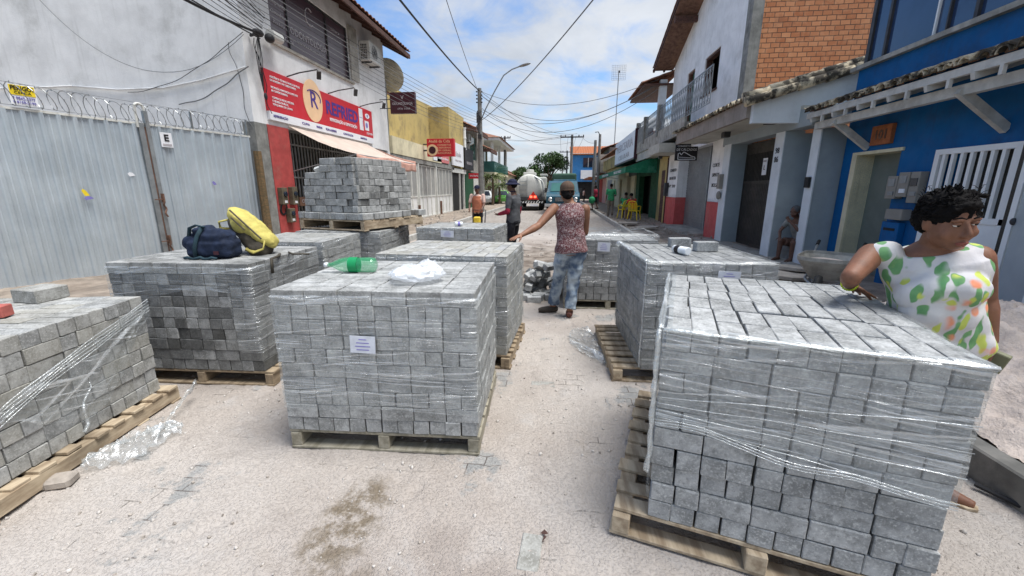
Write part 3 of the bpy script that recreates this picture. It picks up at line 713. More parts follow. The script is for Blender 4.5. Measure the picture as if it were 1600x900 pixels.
def gr(u, v):
    x = -4.6 + 7.0 * u; y = -1.5 + v * 13.5 if v < .75 else 8.625 + ((v - .75) * 4) ** 2 * 138 + (v - .75) * 6
    return V((x, y, ground_z(x, y)))
g.grid(gr, 250, 420)
tag(g.build('road', 'road', smooth=True), 'sandy paved street strewn with pale sand', None, None, 'structure')
g = MB(); g.quad((-900, -900, -0.06), (900, -900, -0.06), (900, 1500, -0.06), (-900, 1500, -0.06))
tag(g.build('ground', 'far_earth'), None, None, None, 'structure')
def side(x0, x1, nm, seed, amp):
    g = MB()
    def f(u, v):
        x = x0 + (x1 - x0) * u; y = -3 + (v ** 1.8) * 140
        return V((x, y, 0.13 + amp * (0.03 * fbm(x * 2, y * 2, seed) + 0.012 * fbm(x * 9, y * 9, seed))))
    g.grid(f, 60, 330)
    tag(g.build(nm, 'earth', smooth=True), None, None, None, 'structure')
side(2.52, 12, 'sidewalk', 5.0, 1.0)
side(-20, -4.72, 'sidewalk', 9.0, 1.0)
def kerb(x, y0, y1, m, seed):
    g = MB(); y = y0; rnd = random.Random(seed)
    while y < y1:
        L = min(1.0, y1 - y)
        g.cbox(TR(x + rnd.uniform(-.008, .008), y + L / 2, 0.06 + rnd.uniform(-.008, .008)) @ ROT(rnd.uniform(-.01, .01), 0, rnd.uniform(-.01, .01)), (0.12, L - 0.012, 0.24), 0.01)
        y += L
    tag(g.build('kerb', m), None, None, None, 'structure')
kerb(2.46, 5.2, 95, 'kerb', 1); kerb(-4.66, -2, 95, 'kerb', 2)
kerb(2.42, -2, 5.2, 'kerb_dark', 3)  # near stretch of the right kerb in a darker concrete tone

# ================================================================ LEFT SIDE
# white two-storey corner building with the refrigeration shop
LX = -7.1
bw = thing('shop_building', 'white two-storey building with tiled eave and long dark upstairs window over the red shop sign', 'building', (-7.1, 9.4, 0))
w = MB()
wall_x(w, LX - 0.3, 0.3, 9.4, 17.24, 3.12, 7.3, [(10.45, 14.35, 5.12, 6.72)])
w.b2(-20, LX - 0.3, 9.4, 9.7, 0, 11.5)
w.b2(LX - 0.3, LX, 9.402, 9.7, 7.3, 9.2)
w.b2(-20, LX - 0.3, 16.94, 17.24, 0, 7.3)
w.build('wall', 'white_wall', bw)
w = MB(); w.b2(LX - 0.3, LX + 0.02, 9.82, 10.62, 0, 3.12); w.build('red_pillar', 'red_wall', bw)
w = MB(); w.b2(LX - 0.3, LX + 0.005, 9.404, 9.82, 0, 3.12); w.build('stained_corner', 'conc', bw)
w = MB(); w.b2(LX - 0.3, LX + 0.02, 17.0, 17.24, 0, 3.12); w.build('end_pillar', 'white_wall', bw)
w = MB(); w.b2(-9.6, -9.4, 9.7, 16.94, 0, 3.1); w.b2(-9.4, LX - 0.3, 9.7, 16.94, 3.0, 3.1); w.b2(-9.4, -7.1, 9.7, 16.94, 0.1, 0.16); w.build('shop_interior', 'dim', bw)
# grille across the shop front
gg = MB()
n = 44
for i in range(n + 1):
    y = 10.66 + (17.0 - 10.66) * i / n
    gg.b2(LX - 0.09, LX - 0.06, y - 0.014, y + 0.014, 0.2, 3.1)
for z in (0.22, 0.98, 1.9, 2.75, 3.08): gg.b2(LX - 0.1, LX - 0.05, 10.64, 17.0, z - 0.02, z + 0.02)
gr_ = gg.build('window_grille', 'steel_grey', bw)
# upstairs window
wf = MB()
for (a, b, c, d) in ((10.45, 14.35, 5.12, 5.17), (10.45, 14.35, 6.67, 6.72), (10.45, 10.5, 5.17, 6.67), (14.3, 14.35, 5.17, 6.67), (13.1, 13.14, 5.17, 6.67), (11.2, 11.23, 5.17, 6.67)):
    wf.b2(LX - 0.12, LX - 0.03, a, b, c, d)
win = wf.build('window', 'steel_dark', bw)
p = MB(); p.b2(LX - 0.09, LX - 0.07, 10.5, 14.3, 5.17, 6.67); p.build('pane', 'glass_purple', win)
p = MB(); p.b2(LX - 0.02, LX + 0.07, 10.35, 14.5, 5.05, 5.115); p.build('sill', 'conc_light', win)
for s, y, z, sz, wd in (('Implante', 10.92, 6.1, .16, .62), ('Ortodontia', 10.95, 5.86, .12, .7), ('Estética', 10.92, 5.62, .13, .55), ('Clínico Geral', 10.98, 5.36, .17, .85),
                       ('ODONTOLOGIA', 12.2, 5.66, .26, 1.75), ('ESTÉTICA E REABILITAÇÃO', 12.25, 5.46, .09, 1.3), ('CLÍNICA', 13.7, 6.4, .1, .5)):
    text(s, sz, 'sign_grey', win, wallM(LX - 0.062, y, z, 'W'), width=wd)
p = MB()
for a in range(12):
    t0, t1 = a / 12 * 4.6 + .9, (a + 1) / 12 * 4.6 + .9
    p.beam((LX - .06, 12.3 + .2 * math.cos(t0), 6.3 + .22 * math.sin(t0)), (LX - .06, 12.3 + .2 * math.cos(t1), 6.3 + .22 * math.sin(t1)), .02)
p.build('window_emblem', 'sign_grey', win)
p = MB(); p.b2(LX + 0.002, LX + 0.06, 14.36, 14.9, 5.2, 6.85); p.build('blind_slot', 'conc_light', bw)
# roof with eave
def tiled_roof(parent, x_edge, z_edge, x_in, z_in, y0, y1, m='tile', name='roof', pitch=0.26):
    """barrel-tile slope between an eave line at x_edge and a line at x_in"""
    L = math.hypot(x_in - x_edge, z_in - z_edge); n = int(abs(y1 - y0) / pitch)
    g = MB(); nu = n * 8; sgn = 1 if x_in > x_edge else -1
    rows = max(2, int(L / 0.38))
    nx, nz = -(z_in - z_edge) / L * sgn, (x_in - x_edge) / L * sgn
    def f(u, v):
        y = y0 + (y1 - y0) * u; ph = (y - y0) / pitch
        h = 0.055 * abs(math.sin(ph * math.pi)) ** 0.8
        fr = (v * rows) % 1.0
        h += 0.022 * (1 - fr) + 0.012 * noise.noise(V((int(ph) * 3.1, int(v * rows) * 7.7, 1.0)))
        x = x_edge + (x_in - x_edge) * v; z = z_edge + (z_in - z_edge) * v
        return V((x + nx * h, y, z + nz * h))
    g.grid(f, nu, rows * 3)
    o = g.build(name, m, parent, smooth=False, solid=0.022)
    return o
rf = tiled_roof(bw, LX + 0.85, 6.98, LX - 1.6, 8.25, 9.0, 17.95)
e = MB()
e.add([V((LX + 0.83, 9.0, 6.86)), V((LX - 1.6, 9.0, 8.12)), V((LX - 1.6, 17.9, 8.12)), V((LX + 0.83, 17.9, 6.86)), V((LX + 0.83, 9.0, 6.94)), V((LX - 1.6, 9.0, 8.2)), V((LX - 1.6, 17.9, 8.2)), V((LX + 0.83, 17.9, 6.94))],
      [(0, 1, 2, 3), (7, 6, 5, 4), (0, 4, 5, 1), (1, 5, 6, 2), (2, 6, 7, 3), (3, 7, 4, 0)])
e.b2(LX + 0.80, LX + 0.86, 9.0, 17.95, 6.78, 6.93)
for i in range(12):
    y = 9.3 + i * 0.78; e.beam((LX + 0.8, y, 6.81), (LX - 0.4, y, 7.43), 0.07, 0.11)
e.build('eave_timber', 'timber_dark', bw)
# wall lamps over the sign
for y in (10.85, 12.8, 14.85):
    l = MB(); l.tube([(LX, y, 4.42), (LX + 0.35, y, 4.5), (LX + 0.85, y, 4.56), (LX + 0.9, y, 4.5)], 0.016, 6)
    l.beam((LX + 0.93, y - .06, 4.5), (LX + 0.86, y + 0.02, 4.34), 0.1, 0.05)
    tag(l.build('sign_lamp', 'steel_dark', bw), None)
# AC unit
def ac_unit(label, x, y, z, s, group=None, L=0.8, H=0.56, D=0.32):
    t = thing('air_conditioner', label, 'air conditioner', (x, y, z), 0, group)
    b = MB(); b.b2(x, x + s * D, y - L / 2, y + L / 2, z, z + H); b.build('casing', 'ac', t, bevel=0.015)
    g = MB(); f = x + s * (D + 0.004)
    for k in range(9):
        r0 = 0.2 * (k + 1) / 9 * (H / 0.56)
        pts = [(f, y - 0.1 * L + r0 * math.cos(a * math.pi / 12), z + H / 2 + r0 * math.sin(a * math.pi / 12)) for a in range(25)]
        if k % 2 == 0: g.tube(pts, 0.006, 4, False)
    for a in range(8): g.beam((f, y - 0.1 * L, z + H / 2), (f, y - 0.1 * L + 0.2 * math.cos(a * math.pi / 4), z + H / 2 + 0.2 * math.sin(a * math.pi / 4)), 0.01)
    for i in range(4):
        for j in range(6): g.b2(x + s * (0.05 + 0.06 * i), x + s * (0.09 + 0.06 * i), y - L / 2 - 0.006, y - L / 2 - 0.001, z + 0.05 + j * 0.08, z + 0.11 + j * 0.08)
    g.build('fan_grille', 'steel_dark', t)
    b = MB(); b.b2(x - s * .02, x + s * (D - .02), y - L * .35, y - L * .3, z - .05, z - .002); b.b2(x - s * .02, x + s * (D - .02), y + L * .3, y + L * .35, z - .05, z - .002); b.build('bracket', 'steel_dark', t)
    return t
ac_unit('white outdoor unit on the white wall beside the long dark window', LX + 0.02, 15.6, 5.98, 1, L=.95, H=.62, D=.38)
# satellite dish
t = thing('satellite_dish', 'beige satellite dish on a thin mast behind the white building corner', 'satellite dish', (-7.5, 17.7, 3.2))
b = MB(); b.tube([(-7.35, 17.9, 3.4), (-7.35, 17.9, 5.95)], 0.025, 8); b.build('mast', 'steel_grey', t)
b = MB(); Md = TR(-7.3, 17.9, 6.12) @ ROT(R(-62), R(20), R(8))
b.lathe([(0.02, 0), (0.2, 0.02), (0.38, 0.07), (0.54, 0.145), (0.66, 0.23), (0.665, 0.245), (0.54, 0.16), (0.38, 0.085), (0.2, 0.035), (0.02, 0.015)], Md, 28); b.build('reflector', 'dish', t, smooth=True)
b = MB()
for a in (0.3, 2.4, 4.5): b.beam(Md @ V((.55 * math.cos(a), .55 * math.sin(a), .16)), Md @ V((0, 0, .55)), .012)
b.lathe([(.05, 0), (.05, .1)], Md @ TR(0, 0, .5), 10); b.build('feed_horn', 'steel_dark', t)

# big red sign
sg = thing('shop_sign', 'long red sign with peach disc and white bottom band over the refrigeration shop', 'sign', (LX, 12.7, 3.24))
SX = LX + 0.07
b = MB(); b.b2(LX + 0.002, SX, 9.88, 15.62, 3.44, 4.38); b.build('sign_board', 'sign_red', sg)
b = MB(); b.b2(LX + 0.004, SX + 0.004, 9.9, 15.62, 3.24, 3.44); b.build('sign_band', 'sign_white', sg)
b = MB(); b.lathe([(0.50, 0), (0.50, 0.012)], wallM(SX, 11.82, 4.02, 'W') @ Matrix.Diagonal((.93, 1.12, 1, 1)), 40); dk = b.build('sign_disc', 'sign_peach', sg)
text('R', 0.62, 'sign_blue', dk, wallM(SX + 0.016, 11.84, 4.03, 'W'), bold=0.004)
b = MB(); pts = [(SX + .018, 11.82 + .36 * math.cos(a), 4.1 + .2 * math.sin(a)) for a in [x * .25 - .4 for x in range(12)]]; b.tube(pts, .014, 4); b.build('disc_swoosh', 'sign_blue', dk)
text('REFRIED', 0.52, 'sign_blue', sg, wallM(SX + 0.004, 13.48, 3.97, 'W'), width=2.0, bold=0.014)
text('REFRIGERAÇÃO & CLIMATIZAÇÃO', 0.13, 'sign_white', sg, wallM(SX + 0.004, 13.5, 3.66, 'W'), width=1.72, bold=0.002)
for k, (s, wd) in enumerate((('ASSISTÊNCIA TÉCNICA E VENDA DE PEÇAS', 1.18), ('DE GELADEIRA E AR CONDICIONADO', 1.0), ('', 0), ('INSTALAÇÃO, MANUTENÇÃO E LIMPEZA DE', 1.05), ('AR CONDICIONADO', .62), ('', 0), ('COMPRA DE PEÇAS, FREEZERS', .84), ('E BEBEDOUROS,', .6), ('MÁQUINA DE LAVAR', .76))):
    if s: text(s, 0.07, 'sign_white', sg, wallM(SX + 0.004, 10.06, 4.235 - k * 0.078, 'W'), width=wd, align='LEFT')
for s, y, wd in (('REFRIGERAÇÃO', 10.3, .55), ('CLIMA', 11.35, .35), ('VENDAS', 12.0, .3), ('PEÇAS & ACESSÓRIOS', 12.65, .6), ('CLIMATIZAÇÃO', 13.7, .65), ('ASSISTÊNCIA', 14.8, .5)):
    text(s, 0.085, 'sign_blue', sg, wallM(SX + 0.008, y, 3.34, 'W'), width=wd)
text('(73) 9 9999', 0.1, 'sign_white', sg, wallM(SX + 0.004, 15.32, 3.56, 'W'), width=0.46)
b = MB(); b.b2(SX, SX + .006, 14.58, 14.86, 3.62, 4.33); b.b2(SX, SX + .006, 14.98, 15.3, 3.66, 3.98); b.lathe([(.17, 0), (.17, .008)], wallM(SX, 15.22, 4.16, 'W') @ Matrix.Diagonal((1, .5, 1, 1)), 16); b.build('fridge_picture', 'sign_white', sg)
b = MB(); b.b2(SX + .006, SX + .01, 14.6, 14.84, 4.03, 4.045); b.b2(SX + .006, SX + .01, 14.82, 14.835, 3.75, 3.95); b.lathe([(.09, 0), (.09, .006)], wallM(SX + .006, 15.12, 3.83, 'W'), 16); b.lathe([(.05, 0), (.05, .006)], wallM(SX + .006, 15.22, 4.16, 'W'), 12); b.build('appliance_detail', 'sign_violet', sg)
# awning
aw = thing('shop_awning', 'pale cloth awning with faded red valance below the red sign', 'awning', (LX, 12.8, 3.15))
b = MB()
def af(u, v):
    sag = 0.09 * math.sin(math.pi * v) + 0.03 * math.sin(math.pi * u * 3) * v
    return V((LX + 0.03 + 1.8 * v, 10.62 + 4.5 * u, 3.19 - 0.7 * v - sag + 0.012 * fbm(u * 8, v * 5)))
b.grid(af, 50, 16); b.build('canopy', 'awning', aw, smooth=True, solid=0.006)
b = MB()
b.grid(lambda u, v: V((LX + 1.835 + 0.02 * math.sin(u * 40) * v, 10.62 + 4.5 * u, 2.485 - 0.03 * math.sin(math.pi * u * 3) - v * (0.24 + 0.04 * abs(math.sin(u * 14))))), 90, 4)
b.grid(lambda u, v: V((LX + 0.4 + 1.43 * u, 15.13, 3.02 - 0.45 * u - 0.06 * math.sin(math.pi * u) - v * 0.26 * u)), 20, 3)
b.build('valance', 'awning_edge', aw, smooth=True, solid=0.005)
b = MB(); b.tube([(LX, 10.62, 2.05), (LX + 1.82, 10.64, 2.47)], 0.014, 6); b.tube([(LX, 15.1, 2.05), (LX + 1.82, 15.1, 2.47)], 0.014, 6); b.tube([(LX + 1.82, 10.6, 2.475), (LX + 1.82, 15.14, 2.475)], 0.016, 6); b.build('awning_arm', 'steel_grey', aw)
# meters and junk on the red pillar
for i, (y, z, h, lb) in enumerate(((9.98, 1.42, .42, 'upper left grey meter box on the red pillar'), (10.4, 1.42, .46, 'upper right grey meter box on the red pillar'), (10.2, .92, .36, 'lower grey meter box on the red pillar'))):
    t = thing('meter_box', lb, 'meter box', (LX + 0.02, y, z - h / 2), 0, 'meter boxes on the red pillar')
    b = MB(); b.b2(LX + .022, LX + .15, y - .11, y + .11, z - h / 2, z + h / 2); b.build('box', 'old_meter', t, bevel=.012)
    b = MB(); b.lathe([(.065, 0), (.065, .03), (.05, .04)], wallM(LX + .15, y, z + .05, 'W'), 16); b.build('meter_window', 'glass', t)
    b = MB(); b.b2(LX + .15, LX + .156, y - .05, y + .05, z - h / 2 + .04, z - h / 2 + .1); b.build('meter_plate', 'sign_white', t)
b = MB()
for k in range(4): b.tube([(LX + .05 + .02 * math.sin(a), 10.0 + (.1 + .012 * k) * math.cos(a), 1.1 + (.13 + .01 * k) * math.sin(a)) for a in [x * math.pi / 8 for x in range(17)]], .012, 5)
single(b, 'cable_coil', 'cable', 'black coil of cable hanging on the red pillar between the meters', 'cable', (LX + .02, 10, 1.1))
b = MB(); b.b2(LX + .03, LX + .06, 10.7, 11.5, 1.14, 1.38)
pl = single(b, 'plaque', 'rust', 'dark red plaque wired to the grey shop grille', 'plaque', (LX + .03, 11.1, 1.14))
text('CHAVEIRO', .14, 'sign_grey', pl, wallM(LX + .064, 11.1, 1.26, 'W'), width=.62)
# projecting maroon sign
t = thing('projecting_sign', 'small dark maroon sign projecting from the white building beside the dish', 'sign', (LX, 16.55, 4.7))
b = MB(); b.b2(LX + .45, LX + 1.45, 16.5, 16.68, 4.45, 5.22); b.build('sign_box', 'sign_maroon', t, bevel=.01)
b = MB(); b.tube([(LX, 16.59, 4.98), (LX + .47, 16.59, 4.98)], .015, 6); b.tube([(LX, 16.59, 4.66), (LX + .47, 16.59, 4.66)], .015, 6); b.build('bracket', 'steel_dark', t)
text('ODONTOLOGIA', .13, 'sign_grey', t, wallM(LX + .95, 16.495, 4.8, 'S'), width=.82); text('V', .2, 'sign_grey', t, wallM(LX + .95, 16.495, 5.02, 'S'))
text('(73) 3288', .08, 'sign_grey', t, wallM(LX + 1.0, 16.495, 4.62, 'S'), width=.5)

# fence of galvanised sheet
FA = V((-7.18, 9.3, 0)); FB = V((-9.05, 2.6, 0)); FD = (FB - FA).normalized(); FN = V((-FD.y, FD.x, 0))
if FN.x < 0: FN = -FN
fence = thing('sheet_metal_fence', 'tall galvanised sheet fence with razor wire along the empty lot at left', 'fence', tuple(FA))
FL = (FB - FA).length; HZ = 2.76
gap = 2.1
def sheet_run(a, b, nm):
    g = MB()
    def f(u, v):
        s = a + (b - a) * u; ph = (s / 0.2) % 1.0
        h = 0.03 if 0.08 < ph < 0.3 else (0.03 * ph / 0.08 if ph <= 0.08 else (0.03 * (0.38 - ph) / 0.08 if ph < 0.38 else (.006 if .66 < ph < .72 else 0.0)))
        w = 0.022 * fbm(s * 1.1, v * 1.6, 2.0) + .004 * fbm(s * 4, v * 6, 5)
        p = FA + FD * s + FN * (h + w); p.z = 0.05 + (HZ - 0.05) * v
        return p
    g.grid(f, int((b - a) / 0.0125), 14)
    return g.build(nm, 'sheet', fence, solid=0.002)
sheet_run(0.05, gap - 0.09, 'sheet_panel'); sheet_run(gap + 0.09, FL, 'sheet_panel')
def fbox(g, s0, s1, d0, d1, z0, z1):
    c = FA + FD * ((s0 + s1) / 2) + FN * ((d0 + d1) / 2); c.z = (z0 + z1) / 2
    M = Matrix.Translation(c) @ Matrix.Rotation(math.atan2(FD.y, FD.x), 4, 'Z')
    g.box((0, 0, 0), (s1 - s0, d1 - d0, z1 - z0), M)
g = MB(); fbox(g, gap - 0.085, gap - .02, 0.0, 0.07, 0.02, 3.0); fbox(g, gap + 0.0, gap + 0.085, -0.01, 0.05, 0.02, HZ + .02); g.build('fence_post', 'steel_grey', fence)
g = MB()
c = FA + FD * (gap - 0.05) + FN * 0.035
g.tube([c + V((0, 0, 2.98))] + [c + V((0, 0, 3.05)) + FD * (0.07 - 0.07 * math.cos(a)) + V((0, 0, .07 * math.sin(a))) for a in (.3, .8, 1.3, 1.8, 2.3, 2.8)] + [c + FD * .14 + V((0, 0, 2.7))], .022, 8)
g.build('bent_post_top', 'gate_white', fence)
g = MB(); fbox(g, gap - .03, gap + .0, .0, .055, .1, 2.72); g.build('gap_liner', 'rust', fence)
g = MB()
for s in (0.02, 1.2, 4.05, 6.2): fbox(g, s, s + .03, -.03, .0, HZ - .3, HZ + .36)
g.build('wire_post', 'wire', fence)
g = MB(); fbox(g, 0, FL, .0, .02, HZ - .005, HZ + .03); g.build('top_rail', 'gate_white', fence)
g = MB()
for z, s in ((1.35, gap + .02), (.55, gap + .05)):
    q = FA + FD * (s - .08) + FN * .09
    g.beam(q + V((0, 0, z)), q + V((0, 0, z + .16)), .05, .03)
    pts = [q + FD * (.02 * math.sin(k * 1.3)) + FN * (.02 + .01 * math.cos(k)) + V((0, 0, z - k * .035)) for k in range(9)]
    g.tube(pts, .016, 6); g.tube([q + V((0, 0, z + .05)), q + V((0, 0, z + .05)) + FD * .14], .01, 6)
    g.build('chain_lock', 'rust', fence); g = MB()
rw = MB(); pts = []; turns = 46
for k in range(turns * 14):
    a = k / 14 * 2 * math.pi; s = FL * k / (turns * 14)
    rr = 0.165 + 0.05 * noise.noise(V((k * .021, 3, 1))); s += .05 * noise.noise(V((k * .03, 8, 1)))
    p = FA + FD * (s + 0.05 * math.sin(a)) + FN * (rr * math.cos(a)); p.z = HZ + 0.2 + rr * math.sin(a) + 0.02 * math.sin(s * 2.1)
    pts.append(p)
rw.tube(pts, 0.0055, 4, False)
for k in range(0, turns * 14, 3):
    p = pts[k]; rw.beam(p - V((0, 0, .016)), p + V((0, 0, .016)), .004, .012)
for zz_ in (.05, .37): rw.tube([FA + V((0, 0, HZ + zz_)), FB + V((0, 0, HZ + zz_ + .02))], .004, 4)
rw.build('razor_wire', 'wire', fence)
def fence_sign(s, z, w, h, m, label, cat='sign'):
    q = FA + FD * s + FN * 0.05
    g = MB(); M = Matrix.Translation((q.x, q.y, z)) @ Matrix.Rotation(math.atan2(FD.y, FD.x), 4, 'Z')
    g.box((0, 0, 0), (w, .012, h), M)
    o = single(g, 'fence_sign', m, label, cat, (q.x, q.y, z - h / 2))
    T = Matrix((-FD, V((0, 0, 1)), FN)).transposed().to_4x4(); T.translation = V((q.x, q.y, z)) + FN * .008
    return o, T
o, T = fence_sign(gap - .33, 2.52, .2, .27, 'sign_white', 'white square sign with a black letter E high on the sheet fence')
text('E', .17, 'sign_black', o, T @ TR(0, .03, 0), bold=.006); b = MB(); b.box((0, -.09, .002), (.15, .035, .003), T); b.build('sign_strip', 'sign_grey', o)
o, T = fence_sign(3.6, 2.97, .29, .28, 'sign_white', 'yellow and white PERIGO sign hanging in the razor wire')
b = MB(); b.box((0, .065, .002), (.27, .14, .003), T); b.build('yellow_field', 'sign_yellow', o)
text('PERIGO!', .085, 'sign_black', o, T @ TR(0, .09, .004), width=.24, bold=.002); text('CERCA', .05, 'sign_black', o, T @ TR(0, .03, .004), width=.18)
text('9 9842-3377', .06, 'sign_violet', o, T @ TR(0, -.05, .002), width=.24); text('9 8158-2190', .05, 'sign_violet', o, T @ TR(0, -.105, .002), width=.24)
def scrap(s, z, w, h, m, label):
    q = FA + FD * s + FN * .05
    g = MB(); M = Matrix.Translation((q.x, q.y, z)) @ Matrix.Rotation(math.atan2(FD.y, FD.x), 4, 'Z') @ Matrix.Rotation(.3, 4, 'Y')
    g.prism([(-w / 2, -h / 2), (w * .4, -h * .4), (w / 2, h * .3), (w * .1, h / 2), (-w * .3, h * .2)], .003, M @ Matrix.Rotation(R(90), 4, 'X'))
    single(g, 'torn_sticker', m, label, 'sticker', (q.x, q.y, z))
scrap(3.12, 1.45, .12, .06, 'sign_violet', 'torn violet sticker low on the sheet fence')
scrap(3.15, 1.54, .07, .13, 'sign_yellow', 'torn yellow and pink paper scrap on the sheet fence')
scrap(gap + .35, 1.86, .1, .08, 'sign_white', 'torn white and blue sticker left of the fence post')
scrap(1.0, 1.72, .07, .09, 'sign_violet', 'small blue round sticker right of the fence post')
b = MB(); b.tube([(-7.0, 9.25, 0), (-7.02, 9.27, 1.2), (-7.02, 9.27, 2.45)], [.1, .09, .085], 8)
single(b, 'wooden_post', 'wood_post', 'brown mossy wooden post between the sheet fence and the red pillar', 'post', (-7, 9.25, 0))
b = MB(); b.tube([(-11.6, 9.36, 3.98), (-10.4, 9.36, 3.87), (-9.2, 9.36, 3.88), (-8.2, 9.36, 4.02), (-7.25, 9.36, 4.22), (-7.1, 9.36, 4.26)], .018, 8)
b.tube([(-16, 9.36, 4.0), (-13, 9.36, 3.97), (-11.6, 9.36, 3.98)], .018, 8)
single(b, 'conduit_pipe', 'white_wall', 'pale pipe sagging along the white side wall above the razor wire', 'pipe', (-11.6, 9.36, 3.98), smooth=True)

# yellow building
yb = thing('yellow_building', 'yellow stained building with white folding gates below and a cream ledge', 'building', (-7.1, 17.3, 0))
b = MB()
b.add([V((-8.4, 17.3, 3.0)), V((-8.4, 31.2, 3.0)), V((-8.4, 31.2, 6.95)), V((-8.4, 24, 6.6)), V((-8.4, 17.3, 6.35)), V((-8.9, 17.3, 3.0)), V((-8.9, 31.2, 3.0)), V((-8.9, 31.2, 6.95)), V((-8.9, 24, 6.6)), V((-8.9, 17.3, 6.35))],
      [(0, 1, 2, 3, 4), (9, 8, 7, 6, 5), (0, 5, 6, 1), (1, 6, 7, 2), (2, 7, 8, 3), (3, 8, 9, 4), (4, 9, 5, 0)])
b.b2(-8.4, -7.1, 27.0, 31.2, 3.02, 6.6)
b.build('wall', 'yellow_wall', yb)
b = MB(); b.b2(-12, -8.9, 17.3, 31.1, 2.9, 3.0); b.b2(-12, -11.8, 17.3, 31.1, 0, 6.4); b.b2(-11.8, -8.9, 30.9, 31.1, 3.0, 6.4); b.b2(-11.8,-8.9,17.3,17.5,3.0,6.2); b.b2(-11.8, -8.9, 17.5, 30.9, 6.2, 6.3); b.build('back_wall', 'conc_light', yb)
b = MB(); b.b2(-8.38, -6.98, 17.3, 24.6, 3.05, 3.75); b.build('balcony_ledge', 'cream', yb)
b = MB(); b.b2(-8.9, -7.0, 17.3, 27.6, 2.82, 3.03); b.b2(-8.4, -7.05, 24.6, 27.0, 3.03, 3.3); b.build('soffit_slab', 'conc', yb)
b = MB(); b.b2(-8.39, -8.2, 17.5, 18.7, 3.9, 5.4); wn_ = b.build('window', 'steel_grey', yb)
b = MB(); b.b2(-8.2, -8.18, 17.6, 18.6, 4.0, 5.3); b.build('pane', 'glass', wn_)
tiled_roof(yb, -7.5, 5.6, -8.5, 5.95, 17.3, 19.4, name='roof')
for k, (y0, y1) in enumerate(((17.4, 20.35), (20.45, 23.4), (23.5, 27.2))):
    gt = MB(); n = 4 if k < 2 else 5
    gt.b2(-7.18, -6.98, y0 - .06, y0 + .06, .1, 2.82)
    for i in range(n + 1):
        y = y0 + (y1 - y0) * i / n; gt.b2(-7.12, -7.06, y - .04, y + .04, .12, 2.78)
    for z in (.16, 1.22, 2.76): gt.b2(-7.12, -7.07, y0, y1, z - .03, z + .03)
    go = gt.build('folding_gate', 'gate_white', yb)
    pn = MB(); pn.b2(-7.115, -7.105, y0, y1, .14, 1.22); pn.build('lower_panel', 'steel_white', go)
    br = MB(); m_ = int((y1 - y0) / .075)
    for i in range(m_): y = y0 + (y1 - y0) * (i + .5) / m_; br.b2(-7.108, -7.095, y - .026, y + .026, 1.22, 2.76)
    br.build('gate_bars', 'gate_upper', go)
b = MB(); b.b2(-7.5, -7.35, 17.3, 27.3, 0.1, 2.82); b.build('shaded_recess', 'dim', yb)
b = MB(); b.b2(-7.05, -6.95, 24.2, 24.3, .1, .9); b.b2(-7.05, -6.95, 20.3, 20.4, .1, .8); b.build('gate_stop', 'rust', yb)
b = MB(); b.b2(-7.2, -7.1, 27.4, 30.3, .1, 2.66); b.build('black_doorway', 'dark', yb)
b = MB(); b.b2(-7.3, -7.0, 27.2, 31.2, 2.66, 2.95); b.b2(-7.2, -7.02, 29.2, 29.35, .1, 2.66); b.b2(-7.2, -7.02, 30.5, 30.7, .1, 2.66); b.build('door_frame', 'gate_white', yb)
b = MB()
for z in (3.75, 4.5, 5.2): b.lathe([(.12, 0), (.12, .62), (.15, .63), (.15, .7)], TR(-7.0, 30.9, z), 12)
b.build('drain_pipe', 'steel_white', yb)
# signs further along
t = thing('projecting_sign', 'red dressmaker sign with a round portrait projecting over the folding gates', 'sign', (-7.1, 20.9, 3.3), 0)
b = MB(); b.b2(-6.75, -5.35, 21.2, 21.5, 3.2, 4.05); b.build('sign_box', 'sign_red', t, bevel=.01)
b = MB(); b.lathe([(.28, 0), (.28, .01)], wallM(-6.47, 21.195, 3.5, 'S'), 24); b.build('portrait_disc', 'sign_peach', t)
b = MB(); b.lathe([(.18, 0), (.18, .006)], wallM(-6.47, 21.183, 3.5, 'S'), 20); b.build('portrait', 'sign_maroon', t)
text('Ateliê da Cida', .2, 'sign_peach', t, wallM(-6.1, 21.195, 3.92, 'S'), width=1.1)
for k, s in enumerate(('CONSERTOS', 'E REFORMAS', 'EM GERAL', 'ROUPAS')): text(s, .12, 'sign_peach', t, wallM(-5.85, 21.195, 3.74 - .13 * k, 'S'), width=.7)
b = MB(); b.tube([(-7.0, 21.35, 3.5), (-6.75, 21.35, 3.5)], .04, 6); b.tube([(-7.0, 21.35, 3.8), (-6.75, 21.35, 3.8)], .03, 6); b.build('bracket', 'steel_dark', t)
b = MB(); b.b2(-7.05, -6.98, 22.9, 26.3, 3.12, 3.95)
o = single(b, 'shop_sign', 'sign_pink', 'faded pink banner with a white corner over the folding gates', 'sign', (-7.05, 24.6, 3.12))
b = MB(); b.b2(-6.975, -6.965, 22.95, 23.7, 3.15, 3.55); b.build('white_corner', 'sign_white', o); text('Consertos e reformas', .22, 'sign_white', o, wallM(-6.975, 25.0, 3.35, 'W'), width=2.2)
b = MB(); b.b2(-7.0, -6.9, 27.0, 30.0, 3.1, 4.55)
o = single(b, 'shop_sign', 'sign_white', 'white square sign with thin grey script above the black doorway', 'sign', (-6.95, 28.5, 3.1))
text('Studio', .45, 'sign_grey', o, wallM(-6.89, 28.5, 3.85, 'W'), width=1.4); text('beleza e estética', .22, 'sign_grey', o, wallM(-6.89, 28.5, 3.45, 'W'), width=1.8)
b = MB(); b.b2(-7.0, -6.88, 30.4, 33.4, 3.0, 4.5)
o = single(b, 'shop_sign', 'sign_black', 'black square sign next to the white script sign', 'sign', (-6.95, 31.9, 3.0)); text('BARBEARIA', .3, 'sign_grey', o, wallM(-6.87, 31.9, 3.45, 'W'), width=1.9)
